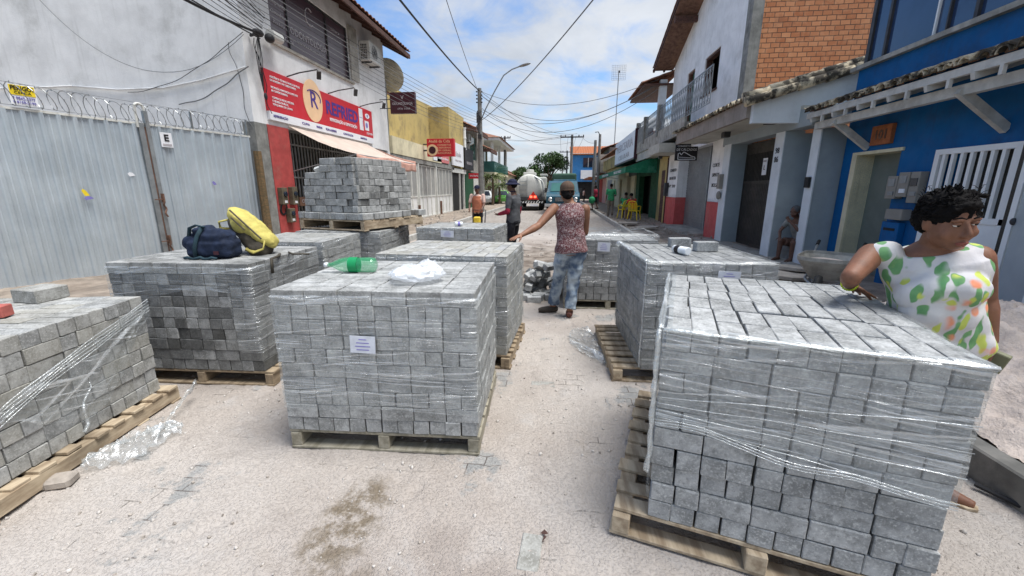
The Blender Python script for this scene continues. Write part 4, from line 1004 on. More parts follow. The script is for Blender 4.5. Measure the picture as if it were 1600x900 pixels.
b = MB(); b.b2(-6.9, -5.9, 31.6, 31.7, 2.35, 2.75)
o = single(b, 'arrow_sign', 'sign_red', 'small red arrow sign beside the concrete pole', 'sign', (-6.9, 31.65, 2.35)); text('ENTRADA', .16, 'sign_white', o, wallM(-6.4, 31.59, 2.55, 'S'), width=.8)
# building behind the pole
gb = thing('grey_building', 'grey building with dark tiled eaves behind the concrete lamp pole', 'building', (-7.1, 31.3, 0))
b = MB(); wall_x(b, -7.4, .3, 31.3, 39.2, 2.9, 6.2, [(33.2, 35.8, 3.9, 5.7)]); b.b2(-13, -7.4, 31.3, 31.6, 0, 6.6); b.b2(-13, -7.4, 38.9, 39.2, 0, 6.6); b.build('wall', 'conc_light', gb)
b = MB(); b.b2(-7.3, -7.1, 31.3, 34.2, .1, 2.9); b.build('green_shutter', 'green_paint', gb)
b = MB(); b.b2(-7.3, -7.05, 34.2, 39.2, .1, 2.75); gt = b.build('garden_gate', 'gate_white', gb)
b = MB(); b.b2(-7.3, -7.2, 33.2, 35.8, 3.9, 5.7); b.build('window', 'glass_green', gb)
tiled_roof(gb, -6.2, 5.9, -9.6, 7.4, 31.0, 36.2); tiled_roof(gb, -6.0, 4.9, -9.2, 6.3, 36.4, 40.0)
b = MB(); b.b2(-6.25, -6.15, 31.0, 36.2, 5.65, 5.9); b.b2(-6.05, -5.95, 36.4, 40.0, 4.65, 4.9); b.b2(-9, -6.2, 31, 31.1, 5.7, 5.95); b.b2(-9, -6.0, 36.3, 36.4, 4.7, 4.95); b.build('eave_timber', 'timber_dark', gb)
ac_unit('grey outdoor unit high on the building behind the lamp pole', -7.1, 31.95, 5.0, 1, L=.9)
# green-glass villa beyond
vh = thing('villa', 'pale villa with green glass balcony and hipped tile roof down the left side', 'building', (-9, 46, 0))
b = MB(); b.b2(-16, -9.3, 42, 42.3, 0, 6.3); b.b2(-9.6, -9.3, 42.3, 54, 0, 3.2); b.b2(-9.6, -9.3, 42.3, 44, 3.2, 6.3); b.b2(-16, -15.7, 42.3, 54, 0, 6.3); b.b2(-16, -9.3, 53.7, 54, 0, 6.3); b.b2(-15.7, -6.6, 42.5, 53.7, 3.0, 3.25); b.build('wall', 'cream', vh)
b = MB(); b.b2(-9.5, -9.4, 44, 53.7, 3.25, 6.2); b.b2(-12.2, -9.6, 41.95, 41.99, 3.4, 6.0); b.b2(-9.2, -6.65, 42.5, 42.56, 3.25, 4.3); b.b2(-6.7, -6.64, 42.6, 53.7, 3.25, 4.3); b.build('glass_wall', 'glass_green', vh)
b = MB(); b.b2(-7.0, -6.75, 42.6, 42.85, 0, 6.2); b.b2(-7.0, -6.75, 47.6, 47.85, 0, 6.2); b.b2(-7.0, -6.75, 53.3, 53.55, 0, 6.2); b.build('column', 'steel_white', vh)
b = MB(); b.b2(-16.8, -6.0, 41.4, 54.6, 6.2, 6.45); b.build('fascia_band', 'steel_white', vh)
b = MB(); b.add([V((-17, 41.2, 6.45)), V((-5.8, 41.2, 6.45)), V((-5.8, 54.8, 6.45)), V((-17, 54.8, 6.45)), V((-11.4, 45.5, 8.2)), V((-11.4, 50.5, 8.2))], [(0, 1, 4), (1, 2, 5, 4), (2, 3, 5), (3, 0, 4, 5), (3, 2, 1, 0)]); b.build('roof', 'tile', vh)
b = MB(); b.b2(-6.6, -6.3, 42, 60, .1, 2.0); b.build('garden_wall', 'conc_light', vh)

# ================================================================ RIGHT SIDE
# grey house with porch and brown gate
gh = thing('grey_house', 'pale grey house front with pillars and a deep tiled porch at right', 'building', (4.8, 8.6, .1))
b = MB(); b.b2(4.78, 5.5, 8.62, 8.86, .12, 2.7); b.build('front_pillar', 'grey_wall', gh)
bx('lit_pillar_face', 'grey_light', gh, (4.755, 4.78, 8.6, 8.86, .12, 2.7), (4.56, 4.58, 9.5, 9.86, .12, 2.75), (4.56, 4.58, 12.25, 12.7, .12, 2.78))  # brighter street side of each pillar put into a lighter grey slab
bx('pillar', 'grey_wall', gh, (4.58, 4.95, 9.5, 9.86, .12, 2.75), (4.58, 5.1, 12.25, 12.7, .12, 2.78))
b = MB(); b.b2(4.58, 4.9, 8.62, 12.9, 2.752, 3.08); b.build('beam', 'grey_wall', gh)
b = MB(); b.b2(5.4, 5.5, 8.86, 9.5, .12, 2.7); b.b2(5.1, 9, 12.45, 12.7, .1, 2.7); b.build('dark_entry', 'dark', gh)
b = MB(); b.b2(4.95, 5.6, 9.5, 9.6, .12, 2.7); b.b2(5.25, 5.3, 9.2, 9.5, .12, 2.3); b.build('entry_side', 'grey_wall', gh)
b = MB(); b.b2(4.8, 5.5, 8.86, 9.5, .08, .42); b.build('entry_step', 'conc', gh)
b = MB(); b.b2(4.0, 4.8, 8.4, 13.2, .06, .15); b.build('porch_floor', 'conc_light', gh)
# brown gate
gt = MB(); gt.b2(5.0, 5.04, 9.86, 12.3, .2, 1.74); gate = gt.build('garage_gate', 'gate_brown', gh)
gt = MB()
for i in range(31): y = 9.9 + 2.36 * i / 30; gt.b2(5.0, 5.025, y - .012, y + .012, 1.78, 2.5)
gt.b2(4.985, 5.05, 9.86, 12.3, 1.74, 1.8); gt.b2(4.985, 5.05, 9.86, 12.3, 2.48, 2.75); gt.b2(4.985, 5.05, 9.86, 9.93, .15, 2.5); gt.b2(4.985, 5.05, 12.2, 12.28, .15, 2.5); gt.b2(4.985, 5.05, 9.93, 12.2, .14, .2)
gt.build('gate_bars', 'gate_brown', gate)
gt = MB()
for i in range(26): y = 9.97 + 2.2 * i / 25; gt.b2(4.992, 5.0, y - .004, y + .004, .22, 1.72)
gt.build('gate_ribs', 'steel_dark', gate)
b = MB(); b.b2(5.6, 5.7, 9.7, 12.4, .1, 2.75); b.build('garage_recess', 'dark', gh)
b = MB(); b.b2(4.975, 4.983, 11.0, 11.22, 1.93, 2.33); o = single(b, 'gate_notice', 'sign_white', 'small white notice on the bars of the brown gate', 'notice', (4.98, 11.1, 1.93))
text('AVISO', .06, 'sign_grey', o, wallM(4.973, 11.11, 2.26, 'E')); text('L', .16, 'sign_black', o, wallM(4.973, 11.11, 2.1, 'E'))
text('98', .17, 'sign_black', gh, wallM(4.556, 9.7, 2.38, 'E')); text('86', .17, 'sign_black', gh, wallM(4.556, 9.7, 2.2, 'E'))
b = MB(); b.b2(4.70, 4.752, 8.66, 8.8, 1.62, 1.82); single(b, 'doorbell_box', 'black', 'black intercom box on the pale pillar by the seated man', 'intercom', (4.74, 8.73, 1.62), bevel=.01)
# porch roof: fascia, soffit, tiles
b = MB(); b.b2(3.72, 4.58, 9.2, 14.3, 2.99, 3.05); b.b2(4.58, 5.6, 9.0, 17.3, 3.082, 3.15); b.build('porch_soffit', 'soffit', gh)
b = MB(); b.b2(3.64, 3.72, 9.2, 14.3, 2.97, 3.3); b.build('porch_fascia', 'fascia', gh)
b = MB(); b.prism([(3.72, 2.86), (4.9, 2.84), (5.6, 2.86), (5.6, 3.86), (5.2, 3.74), (3.72, 3.24)], .12, TR(0, 9.2, 0) @ ROT(R(90), 0, 0)); b.build('porch_gable', 'grey_light', gh)
tiled_roof(gh, 3.56, 3.28, 7.2, 4.33, 9.15, 12.45, 'tile_moss', 'porch_roof', .24)
tiled_roof(gh, 3.56, 3.28, 4.75, 3.62, 12.5, 14.5, 'tile_moss', 'porch_roof', .24)
b = MB()
for k in range(2):
    for i in range(8):
        a = V((3.5 + i * .46, 9.06 - .1 * k, 3.31 + i * .133 - .09 * k)); c = a + V((.52, 0, .15))
        b.tube([a, c], [.105 - .01 * k, .085 - .01 * k], 12)
b.build('barrel_tile_edge', 'tile_moss', gh, smooth=True)
b = MB(); b.b2(4.05, 4.2, 11.4, 11.6, 2.86, 2.99); b.build('porch_light', 'steel_dark', gh)
b = MB(); b.b2(4.2, 4.4, 9.4, 9.7, 2.9, 2.99); b.build('porch_light', 'steel_dark', gh)

# shoe repair shop below, white brick house above
wh = thing('white_house', 'white two-storey house with raw brick side wall, balcony and shoe repair shop below', 'building', (4.8, 12.5, 0))
b = MB(); b.b2(4.6, 5.05, 12.72, 13.75, 1.22, 3.14); b.b2(4.6, 5.05, 17.4, 18.9, 1.27, 3.14); b.b2(4.6, 4.9, 13.75, 17.4, 2.97, 3.14); b.build('shop_pillar', 'white_wall2', wh)
bx('painted_base', 'pink_paint', wh, (4.59, 5.06, 12.715, 13.755, .1, 1.22), (4.59, 5.06, 17.395, 18.905, .1, 1.27))
b = MB(); rnd = random.Random(3)
for (ya, yb_) in ((12.73, 13.74), (17.42, 18.88)):
    y = ya
    while y < yb_ - .08:
        h = rnd.uniform(.05, .15); b.prism([(0, 0), (.07, 0), (.04, h), (.015, h * .5)], .004, wallM(4.594, y + .07, 1.21 if ya < 14 else 1.26, 'E')); y += .075
b.build('drip_edge', 'sign_white', wh)
sh = MB()
for i in range(30): z = .18 + i * .094; sh.b2(4.98, 5.02 - .018, 13.76, 17.39, z, z + .07); sh.b2(4.995, 5.02, 13.76, 17.39, z + .07, z + .094)
so = sh.build('roller_shutter', 'shutter', wh)
b = MB(); b.b2(4.94, 5.03, 14.9, 15.0, .15, 2.97); b.b2(4.95, 5.03, 13.72, 13.8, .15, 2.97); b.build('shutter_guide', 'steel_grey', so)
b = MB(); b.b2(4.1, 4.98, 13.75, 17.4, .08, .2); b.build('shop_step', 'conc_light', wh)
for s, y, z in (('CORTE', 13.3, 2.28), ('SAPATOS', 13.25, 2.0), ('BOLSAS', 13.22, 1.7)): text(s, .15, 'sign_black', wh, wallM(4.595, y, z, 'E'), width=.55)
for s, y, z in (('CONSERTO', 18.1, 2.33), ('RUA ROCHA', 18.1, 2.02), ('Nº 300', 18.1, 1.7)): text(s, .17, 'sign_black', wh, wallM(4.595, y, z, 'E'), width=.95)
# hanging shoe sign
t = thing('hanging_sign', 'black shoe repair sign with a white shoe outline hanging over the shutter', 'sign', (3.9, 14.2, 2.4))
b = MB(); b.b2(3.72, 4.42, 14.6, 14.65, 2.5, 2.94); b.b2(3.72, 4.2, 14.6, 14.65, 2.94, 3.14); b.build('sign_board', 'sign_black', t)
text('SAPATARIA', .12, 'sign_white', t, wallM(3.96, 14.595, 3.06, 'S'), width=.42); text('CONSERTO', .08, 'sign_white', t, wallM(3.98, 14.595, 2.95, 'S'), width=.4); text('DE CALÇADOS', .11, 'sign_white', t, wallM(4.07, 14.595, 2.84, 'S'), width=.62)
b = MB(); sp = [(-.3, -.1), (-.3, .08), (-.24, .1), (-.18, .04), (-.1, .13), (.02, .08), (.18, .0), (.32, -.03), (.34, -.1), (-.3, -.1)]
for q, r_ in zip(sp, sp[1:]): b.beam((4.07 + q[0] * .85, 14.592, 2.64 + q[1]), (4.07 + r_[0] * .85, 14.592, 2.64 + r_[1]), .018)
b.beam((3.85, 14.592, 2.61), (4.3, 14.592, 2.58), .012); b.build('shoe_drawing', 'sign_white', t)
t = MB(); t.beam((4.6, 18.9, 2.95), (4.2, 18.9, 2.95), .03); t.b2(4.15, 4.3, 18.85, 19.0, 2.85, 2.98); single(t, 'wall_lamp', 'steel_dark', 'small dark wall lamp at the far end of the shoe repair shop', 'lamp', (4.6, 18.9, 2.9))
for i, (y, lb) in enumerate(((12.45, 'long grey meter box on the pillar by the brown gate'),)):
    t = MB(); t.b2(4.45, 4.56, 12.5, 12.68, 1.6, 2.0); t.ell((4.5, 12.58, 1.42), (.06, .09, .12)); single(t, 'meter_box', 'grey_box', lb, 'meter box', (4.5, 12.6, 1.3), bevel=.01)
t = MB(); t.b2(4.45, 4.59, 18.6, 18.88, 1.3, 1.85); single(t, 'meter_box', 'steel_dark', 'black meter box at the far pillar of the shoe repair shop', 'meter box', (4.5, 18.7, 1.3), bevel=.01)
# upper floor
def gable(y): return 6.9 + (20.2 - y) * 0.385 if y > 14.0 else 9.3
b = MB()
holes = [(14.62, 16.0, 4.68, 5.88), (17.1, 18.0, 4.05, 5.9)]
wall_x(b, 4.8, .25, 12.85, 20.15, 3.16, 6.7, holes)
b.add([V((4.8, 12.85, 6.7)), V((4.8, 20.15, 6.7)), V((4.8, 20.15, 6.85)), V((4.8, 12.85, 9.7)), V((5.05, 12.85, 6.7)), V((5.05, 20.15, 6.7)), V((5.05, 20.15, 6.85)), V((5.05, 12.85, 9.7))],
      [(0, 3, 2, 1), (4, 5, 6, 7), (0, 4, 7, 3), (1, 2, 6, 5), (2, 3, 7, 6), (0, 1, 5, 4)])
b.build('wall', 'white_wall2', wh)
b = MB(); b.b2(4.79, 5.06, 12.5, 12.85, 3.15, 9.7); b.build('corner_column', 'conc', wh)
b = MB(); b.b2(5.06, 13, 12.56, 12.8, 0.1, 9.6); b.build('brick_wall', 'brick', wh)
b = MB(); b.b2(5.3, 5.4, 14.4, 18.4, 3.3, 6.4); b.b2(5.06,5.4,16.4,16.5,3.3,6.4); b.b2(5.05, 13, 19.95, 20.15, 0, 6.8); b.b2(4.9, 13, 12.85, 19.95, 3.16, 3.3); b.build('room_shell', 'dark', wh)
for (a, c, z0, z1) in holes:
    b = MB(); b.b2(4.84, 5.02, a, a + .07, z0, z1); b.b2(4.84, 5.02, c - .07, c, z0, z1); b.b2(4.84, 5.02, a + .07, c - .07, z1 - .07, z1)
    if z0 > 4.5: b.b2(4.76, 5.02, a - .04, c + .04, z0 - .04, z0 + .02)
    b.build('window_frame' if z0 > 4.5 else 'door_frame', 'rust' if z0 < 4.5 else 'timber_dark', wh)
b = MB(); b.b2(4.88, 4.93, 17.18, 17.55, 4.06, 5.82); b.build('balcony_door', 'green_paint', wh)
# gable roof overhang
b = MB(); A0 = V((3.95, 20.6, 6.78)); S_ = V((0, -8.3, 3.2))
def rt(u, v):
    p = A0 + S_ * v + V((9.0 * u, 0, 0)); ph = u * 9.0 / .26; fr = (v * 21) % 1
    return p + V((0, 0, .055 * abs(math.sin(ph * math.pi)) + .03 * (1 - fr)))
b.grid(rt, 180, 63); b.build('roof', 'tile', wh, solid=.02)
b = MB()
for i in range(16): q = A0 + S_ * (i / 16) + V((.02, 0, -.05)); b.beam(q, q + V((.86, 0, 0)), .06, .05)
for x in (.06, .5): b.beam(A0 + V((x, 0, -.11)), A0 + S_ + V((x, 0, -.11)), .08, .1)
b.beam(V((4.0, 17.4, 7.6)), V((4.85, 17.4, 7.6)), .14, .2); b.build('rake_timber', 'timber_dark', wh)
b = MB(); b.add([V((4.0, 20.3, 6.66)), V((4.8, 20.3, 6.66)), V((4.8, 12.3, 9.74)), V((4.0, 12.3, 9.74)), V((4.0, 20.3, 6.7)), V((4.8, 20.3, 6.7)), V((4.8, 12.3, 9.78)), V((4.0, 12.3, 9.78))], [(0, 1, 2, 3), (4, 7, 6, 5), (0, 4, 5, 1), (2, 6, 7, 3), (0, 3, 7, 4), (1, 5, 6, 2)]); b.build('rake_boards', 'rust', wh)
# second small roof with column at the far end of the balcony
tiled_roof(wh, 3.5, 6.15, 5.3, 6.75, 20.3, 24.2, name='roof'); b = MB(); b.b2(4.3, 4.6, 20.4, 20.7, 4.0, 6.3); b.build('balcony_column', 'grey_light', wh)
b = MB(); b.b2(3.6, 5.3, 20.3, 24.2, 6.05, 6.13); b.build('roof_boards', 'timber_dark', wh)
# balcony slab + railings
b = MB(); b.b2(4.15, 4.8, 15.3, 24.4, 3.55, 3.8); b.b2(4.1, 4.18, 15.3, 24.4, 3.45, 3.98); b.b2(4.8, 9, 20.16, 24.4, 3.3, 3.55); b.build('balcony_slab', 'conc_light', wh)
b = MB(); b.b2(4.15, 4.58, 19.0, 24.4, 3.05, 3.45); b.b2(3.72, 4.58, 17.0, 19.0, 2.96, 3.3); b.build('balcony_underside', 'soffit', wh)
b = MB()
for y in (19.3, 22.3, 24.3): b.b2(4.05, 4.25, y - .12, y + .12, 3.8, 5.05)
b.build('balcony_post', 'conc', wh)
def railing(y0, y1, x=4.13, z0=3.95, z1=4.95):
    r = MB(); r.b2(x - .012, x + .012, y0, y1, z1 - .02, z1 + .01); r.b2(x - .01, x + .01, y0, y1, z0, z0 + .02)
    n = int(round((y1 - y0) / .24)); st = (y1 - y0) / n
    for i in range(n + 1): r.b2(x - .008, x + .008, y0 + st * i - .008, y0 + st * i + .008, z0, z1)
    for i in range(n):
        a, c, h = y0 + st * i, y0 + st * (i + 1), z1 - z0
        r.beam((x, a, z0 + .15 * h), (x, (a + c) / 2, z0 + .5 * h), .012); r.beam((x, (a + c) / 2, z0 + .5 * h), (x, c, z0 + .85 * h), .012)
        r.beam((x, c, z0 + .15 * h), (x, (a + c) / 2, z0 + .5 * h), .012); r.beam((x, (a + c) / 2, z0 + .5 * h), (x, a, z0 + .85 * h), .012)
        for zc in (.1, .9): r.tube([(x, (a + c) / 2 + .07 * math.cos(q), z0 + zc * h + .06 * math.sin(q)) for q in [k * .9 for k in range(8)]], .006, 4)
    return r
railing(13.0, 19.2).build('balcony_railing', 'steel_grey', wh); railing(19.4, 24.2).build('balcony_railing', 'steel_grey', wh)
b = MB(); b.b2(4.1, 4.2, 22.4, 24.3, 3.98, 4.7); b.build('balcony_board', 'conc', wh)

# blue house
bh = thing('blue_house', 'deep blue house with dark upstairs windows, tiled awning and white grille at right', 'building', (5.2, 8.4, 0))
b = MB(); wall_x(b, 5.2, .25, 1.0, 8.58, .1, 3.62, [(7.25, 8.18, .1, 2.17), (3.6, 6.55, .4, 2.1)]); b.b2(5.2, 5.45, 1.0, 8.58, 6.2, 8.5); b.b2(5.45, 12, 8.3, 8.58, .1, 3.6); b.b2(5.45, 12, 1.0, 1.25, .1, 8); b.build('wall', 'blue_wall', bh)
b = MB(); b.b2(5.12, 5.5, 1.0, 8.7, 3.622, 3.69); b.build('window_ledge', 'conc_light', bh)
b = MB(); b.b2(5.24, 5.3, 1.0, 8.5, 3.69, 6.2); wd = b.build('upstairs_window', 'glass_blue', bh)
b = MB()
for y, w_, m_ in ((8.5, .08, 0), (8.1, .05, 0), (6.95, .025, 0), (6.55, .05, 0)): b.b2(5.2, 5.32, y - w_, y, 3.69, 6.2)
b.build('window_frame', 'steel_dark', wd)
bx('window_mullion', 'steel_white', wd, (5.21, 5.31, 7.14, 7.165, 3.69, 6.2), (5.2, 5.32, 5.85, 5.92, 3.69, 6.2), (5.2, 5.32, 4.4, 4.46, 3.69, 6.2))
b = MB(); b.b2(5.46, 5.52, 7.2, 8.22, .1, 2.2); b.b2(5.52, 6.6, 8.16, 8.22, .1, 2.2); b.build('hall_wall', 'pale_green', bh)
b = MB(); b.b2(5.17, 5.46, 8.18, 8.3, .1, 2.22); b.b2(5.17, 5.46, 7.19, 8.18, 2.17, 2.22); b.build('door_surround', 'cream', bh)
b = MB(); b.b2(5.46, 5.56, 7.22, 8.18, .1, 2.16); b.build('entrance_back', 'pale_green', bh)
# awning
b_ = tiled_roof(bh, 4.42, 2.95, 5.2, 3.2, 1.0, 8.62, 'tile_moss', 'awning_tiles', .235)
def tile_ends(parent, x, z, y0, y1, st, r, m='tile_moss'):
    s_, d_ = MB(), MB(); n = int(abs(y1 - y0) / st); rr = random.Random(int(y1 * 10))
    for i in range(n):
        y = y0 + (y1 - y0) * (i + .5) / n + rr.uniform(-.01, .01); dz = rr.uniform(-.008, .008); xo = rr.uniform(-.02, .01)
        for (ro, ri) in ((r, r - .014),):
            vs = []
            for k in range(9):
                a = math.pi * k / 8
                for q in (ro, ri):
                    for xx in (x + xo, x + .34): vs.append(V((xx, y + q * math.cos(a), z + dz + q * math.sin(a) + (xx - x - xo) * .3)))
            fs = []
            for k in range(8):
                a, b_ = k * 4, k * 4 + 4; fs += [(a, a + 1, b_ + 1, b_), (a + 2, b_ + 2, b_ + 3, a + 3), (a, b_, b_ + 2, a + 2)]
            s_.add(vs, fs)
        d_.prism([((r - .014) * math.cos(math.pi * k / 8), (r - .014) * math.sin(math.pi * k / 8)) for k in range(9)], .004, wallM(x + .09, y, z + dz + .01, 'E'))  # dark disc closes each tile end, standing in for the shade inside
    o = s_.build('tile_row', m, parent); d_.build('tile_hollow_shade', 'rust', o)
tile_ends(bh, 4.40, 2.945, 1.0, 8.62, .2, .078)
tile_ends(gh, 3.53, 3.29, 9.4, 14.4, .22, .08)
b = MB(); b.b2(4.46, 4.52, 1.0, 8.6, 2.84, 2.93); b.b2(4.62, 4.72, 1.0, 8.6, 2.66, 2.78); b.b2(5.1, 5.2, 1.0, 8.6, 3.0, 3.1)
for i in range(13): y = 8.45 - i * .6; b.beam((4.46, y, 2.80), (5.2, y, 3.04), .05, .08)
for i in range(12): y = 8.15 - i * .6; b.b2(4.46, 4.5, y - .02, y + .02, 2.74, 2.84)
for y in (8.0, 5.75, 3.2): b.beam((5.2, y, 2.28), (4.6, y, 2.72), .07, .1)
b.build('awning_rafters', 'timber_white', bh)
# grille window
gm = MB(); gm.b2(5.13, 5.2, 3.6, 6.55, 2.05, 2.12); gm.b2(5.13, 5.2, 6.48, 6.55, .1, 2.05); gm.b2(5.13, 5.2, 3.6, 6.48, 1.18, 1.25); gm.b2(5.13, 5.2, 5.40, 5.48, .1, 2.05); gm.b2(5.145, 5.175, 3.6, 6.48, .12, 1.18)
for i in range(22): y = 6.42 - i * .13; gm.b2(5.14, 5.18, y - .022, y + .022, 1.25, 2.05)
gm.build('entrance_grille', 'steel_white', bh)
b = MB(); b.b2(5.5, 5.6, 3.5, 6.7, .1, 2.2); b.build('room_behind_grille', 'dim', bh)
b = MB(); b.b2(5.14, 5.199, 7.45, 7.88, 2.3, 2.6); o = b.build('number_plate', 'orange_tile', bh); text('101', .2, 'rust', o, wallM(5.138, 7.66, 2.45, 'E'), bold=.006)
# open gate leaf and post at far right
gl = thing('gate_leaf', 'open white steel gate leaf with dark lock standing by the sand heap', 'gate', (5.0, 4.95, .1))
b = MB(); b.b2(4.97, 5.03, 5.16, 5.22, .12, 2.2); b.b2(4.7, 4.76, 4.52, 4.58, .12, 2.2); b.beam((5.0, 5.19, 2.18), (4.73, 4.55, 2.18), .05); b.beam((5.0, 5.19, .2), (4.73, 4.55, .2), .05); b.build('gate_frame', 'steel_white', gl)
b = MB(); b.b2(5.04, 5.12, 5.2, 5.34, .12, 2.3); b.build('dark_stile', 'gate_brown', gl)
b = MB(); b.add([V((4.98, 5.14, .2)), V((4.75, 4.6, .2)), V((4.75, 4.6, 2.15)), V((4.98, 5.14, 2.15))], [(0, 1, 2, 3)]); b.build('gate_sheet', 'sheet', gl, solid=.01)
b = MB(); b.ell((4.97, 5.15, 1.25), (.03, .03, .04)); b.build('gate_lock', 'steel_dark', gl)
# meter boxes on blue wall
for i, (y, z, w_, h, lb) in enumerate(((7.14, 1.62, .2, .34, 'left grey meter box on the blue wall'), (6.93, 1.66, .2, .36, 'middle grey meter box on the blue wall'), (6.73, 1.62, .16, .44, 'right dark meter box on the blue wall'))):
    t = thing('meter_box', lb, 'meter box', (5.2, y, z - h / 2), 0, 'meter boxes on the blue wall')
    b = MB(); b.b2(5.08, 5.199, y - w_ / 2, y + w_ / 2, z - h / 2, z + h / 2); b.build('box', 'grey_box', t, bevel=.01)
    b = MB(); b.b2(5.07, 5.08, y - .06, y + .06, z + .02, z + .13); b.build('meter_window', 'glass' if i == 2 else 'steel_grey', t)
    b = MB(); b.b2(5.066, 5.079, y - .07, y + .03, z - .12, z - .06); b.build('meter_plate', 'steel_grey' if i != 1 else 'sign_white', t)
b = MB(); b.b2(5.06, 5.199, 6.8, 7.12, 1.14, 1.3); single(b, 'junction_box', 'grey_box', 'small beige box below the meters on the blue wall', 'junction box', (5.2, 6.95, 1.14), bevel=.01)
t = thing('letter_box', 'blue letter box with a dark slot on the blue wall', 'letter box', (5.2, 7.05, .8))
b = MB(); b.b2(5.1, 5.199, 6.86, 7.2, .78, 1.1); b.build('box', 'blue_wall', t, bevel=.01); b = MB(); b.b2(5.094, 5.1, 6.92, 7.14, .97, 1.01); b.build('slot', 'black', t)
# ---------------------------------------------------------------- rest of the right row
mo = thing('corner_bar', 'bar with dark green front, green cloth awning and ochre pillars beyond the shoe shop', 'building', (4.8, 19, 0))
b = MB(); b.b2(4.6, 5.0, 18.95, 20.6, .1, 3.05); b.build('ochre_pillar', 'yellow_wall', mo)
b = MB(); b.b2(4.595, 4.6, 19.4, 20.0, .1, 2.4); b.b2(4.56, 4.62, 18.93, 19.0, .1, 2.9); b.build('brown_stain_panel', 'timber_dark', mo)
b = MB(); b.b2(4.75, 5.0, 20.6, 23.0, .1, 3.2); b.b2(4.7, 5.0, 26.0, 27.0, .1, 2.6); b.b2(4.72, 5.0, 23.0, 26.0, 2.3, 3.2); b.build('green_front', 'green_paint', mo)
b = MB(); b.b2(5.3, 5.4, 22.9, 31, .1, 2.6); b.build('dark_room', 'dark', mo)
bx('yellow_pillar', 'cream', mo, (4.6, 4.9, 27.0, 28.4, .1, 2.4), (4.6, 4.9, 30.0, 31.4, .1, 2.4))
b = MB(); b.b2(5.0, 12, 18.95, 31.4, 3.2, 3.3); b.b2(4.9, 5.2, 27, 31.4, 2.4, 3.3); b.b2(5,5.1,20.2,22.9,.1,3.2); b.build('flat_roof', 'conc', mo)
aw2 = thing('green_awning', 'green cloth awning with pale lettering over the bar tables', 'awning', (4.7, 26, 2.6))
b = MB(); b.grid(lambda u, v: V((4.7 - 1.5 * v, 21.6 + 14 * u, 3.15 - .5 * v - .06 * math.sin(math.pi * v))), 30, 8); b.build('canopy', 'green_awning', aw2, smooth=True, solid=.01)
b = MB(); b.grid(lambda u, v: V((3.2, 21.6 + 14 * u, 2.65 - .28 * v)), 40, 2); b.grid(lambda u, v: V((4.7 - 1.5 * u, 21.6, (3.15 - .5 * u) * (1 - v) + 2.37 * v)), 8, 2); b.build('valance', 'green_awning', aw2, solid=.01)
text('BAR DO PAULO', .2, 'sign_white', aw2, wallM(3.18, 24.5, 2.5, 'E'), width=3); text('BEBIDAS EM GERAL', .2, 'sign_white', aw2, wallM(3.18, 31, 2.5, 'E'), width=4)
b = MB(); b.tube([(3.22, 21.7, 2.6), (4.7, 21.7, 2.4)], .02, 6); b.tube([(3.22, 35.5, 2.6), (4.7, 35.5, 2.4)], .02, 6); b.build('awning_arm', 'steel_grey', aw2)
ws = thing('roof_sign', 'large weathered white shop sign box above the green awning', 'sign', (4.3, 28, 3.2))
b = MB(); b.b2(4.0, 4.9, 24.2, 32.5, 3.3, 4.75); b.build('sign_box', 'sign_white', ws)
b = MB(); b.b2(3.99, 4.92, 24.15, 32.55, 3.2, 3.3); b.b2(3.97, 4.92, 24.12, 24.2, 3.2, 4.78); b.build('sign_rim', 'sign_maroon', ws)
text('MERCEARIA', .7, 'sign_grey', ws, wallM(3.99, 28.2, 4.2, 'E'), width=6.5); text('CELULAR', .4, 'sign_grey', ws, wallM(3.99, 28.2, 3.6, 'E'), width=4.5)
yh = thing('yellow_house', 'low yellow house with brown tiled roof past the bar', 'building', (4.7, 36, 0))
b = MB(); wall_x(b, 4.7, .3, 31.6, 44, .1, 4.4, [(33, 34.2, .1, 2.3), (37, 38, .1, 2.3)]); b.b2(4.7, 12, 31.6, 31.8, 0, 4.4); b.build('wall', 'cream', yh)
b = MB(); b.b2(4.3, 4.7, 31.6, 44, 3.3, 4.2); b.build('upper_ledge', 'yellow_wall', yh)
b = MB(); b.b2(5.0, 5.1, 32, 43, .1, 3.0); b.build('dark_room', 'dark', yh)
b = MB(); b.b2(4.67, 4.7, 39.5, 42.8, .2, 2.4); b.build('grey_door', 'steel_grey', yh)
tiled_roof(yh, 3.9, 4.35, 9.0, 6.2, 31.4, 44.2, name='roof', pitch=.4)
ph = thing('pink_house', 'rose-coloured low house with a small orange canopy beyond the yellow house', 'building', (4.7, 46, 0))
b = MB(); wall_x(b, 4.7, .3, 44.3, 54, .1, 3.2, [(50, 51.5, .1, 2.3)]); b.build('wall', 'pink_wall', ph)
b = MB(); b.b2(4.66, 5.1, 48.0, 52.5, .1, 2.6); b.build('red_door', 'red_wall', ph); b = MB(); b.b2(2.9, 4.7, 44.4, 54, 2.65, 2.8); b.build('canopy', 'orange_tile', ph)
b = MB(); b.b2(4.0, 4.7, 44.4, 54, 3.2, 3.3); b.b2(3.95, 4.05, 44.4, 54, 3.3, 5.0); b.b2(4.05, 12, 44.4, 44.5, 3.3, 5.0); b.build('upper_balcony', 'conc_light', ph)
tiled_roof(ph, 4.2, 5.6, 10, 7.4, 44.4, 56, name='roof', pitch=.5); b = MB(); b.b2(4.9, 10, 44.6, 55, 3.3, 5.7); b.build('upper_room', 'conc', ph)
bb = thing('bright_blue_house', 'bright blue two-storey house with a terracotta roof band closing the street', 'building', (4, 62, 0))
b = MB()
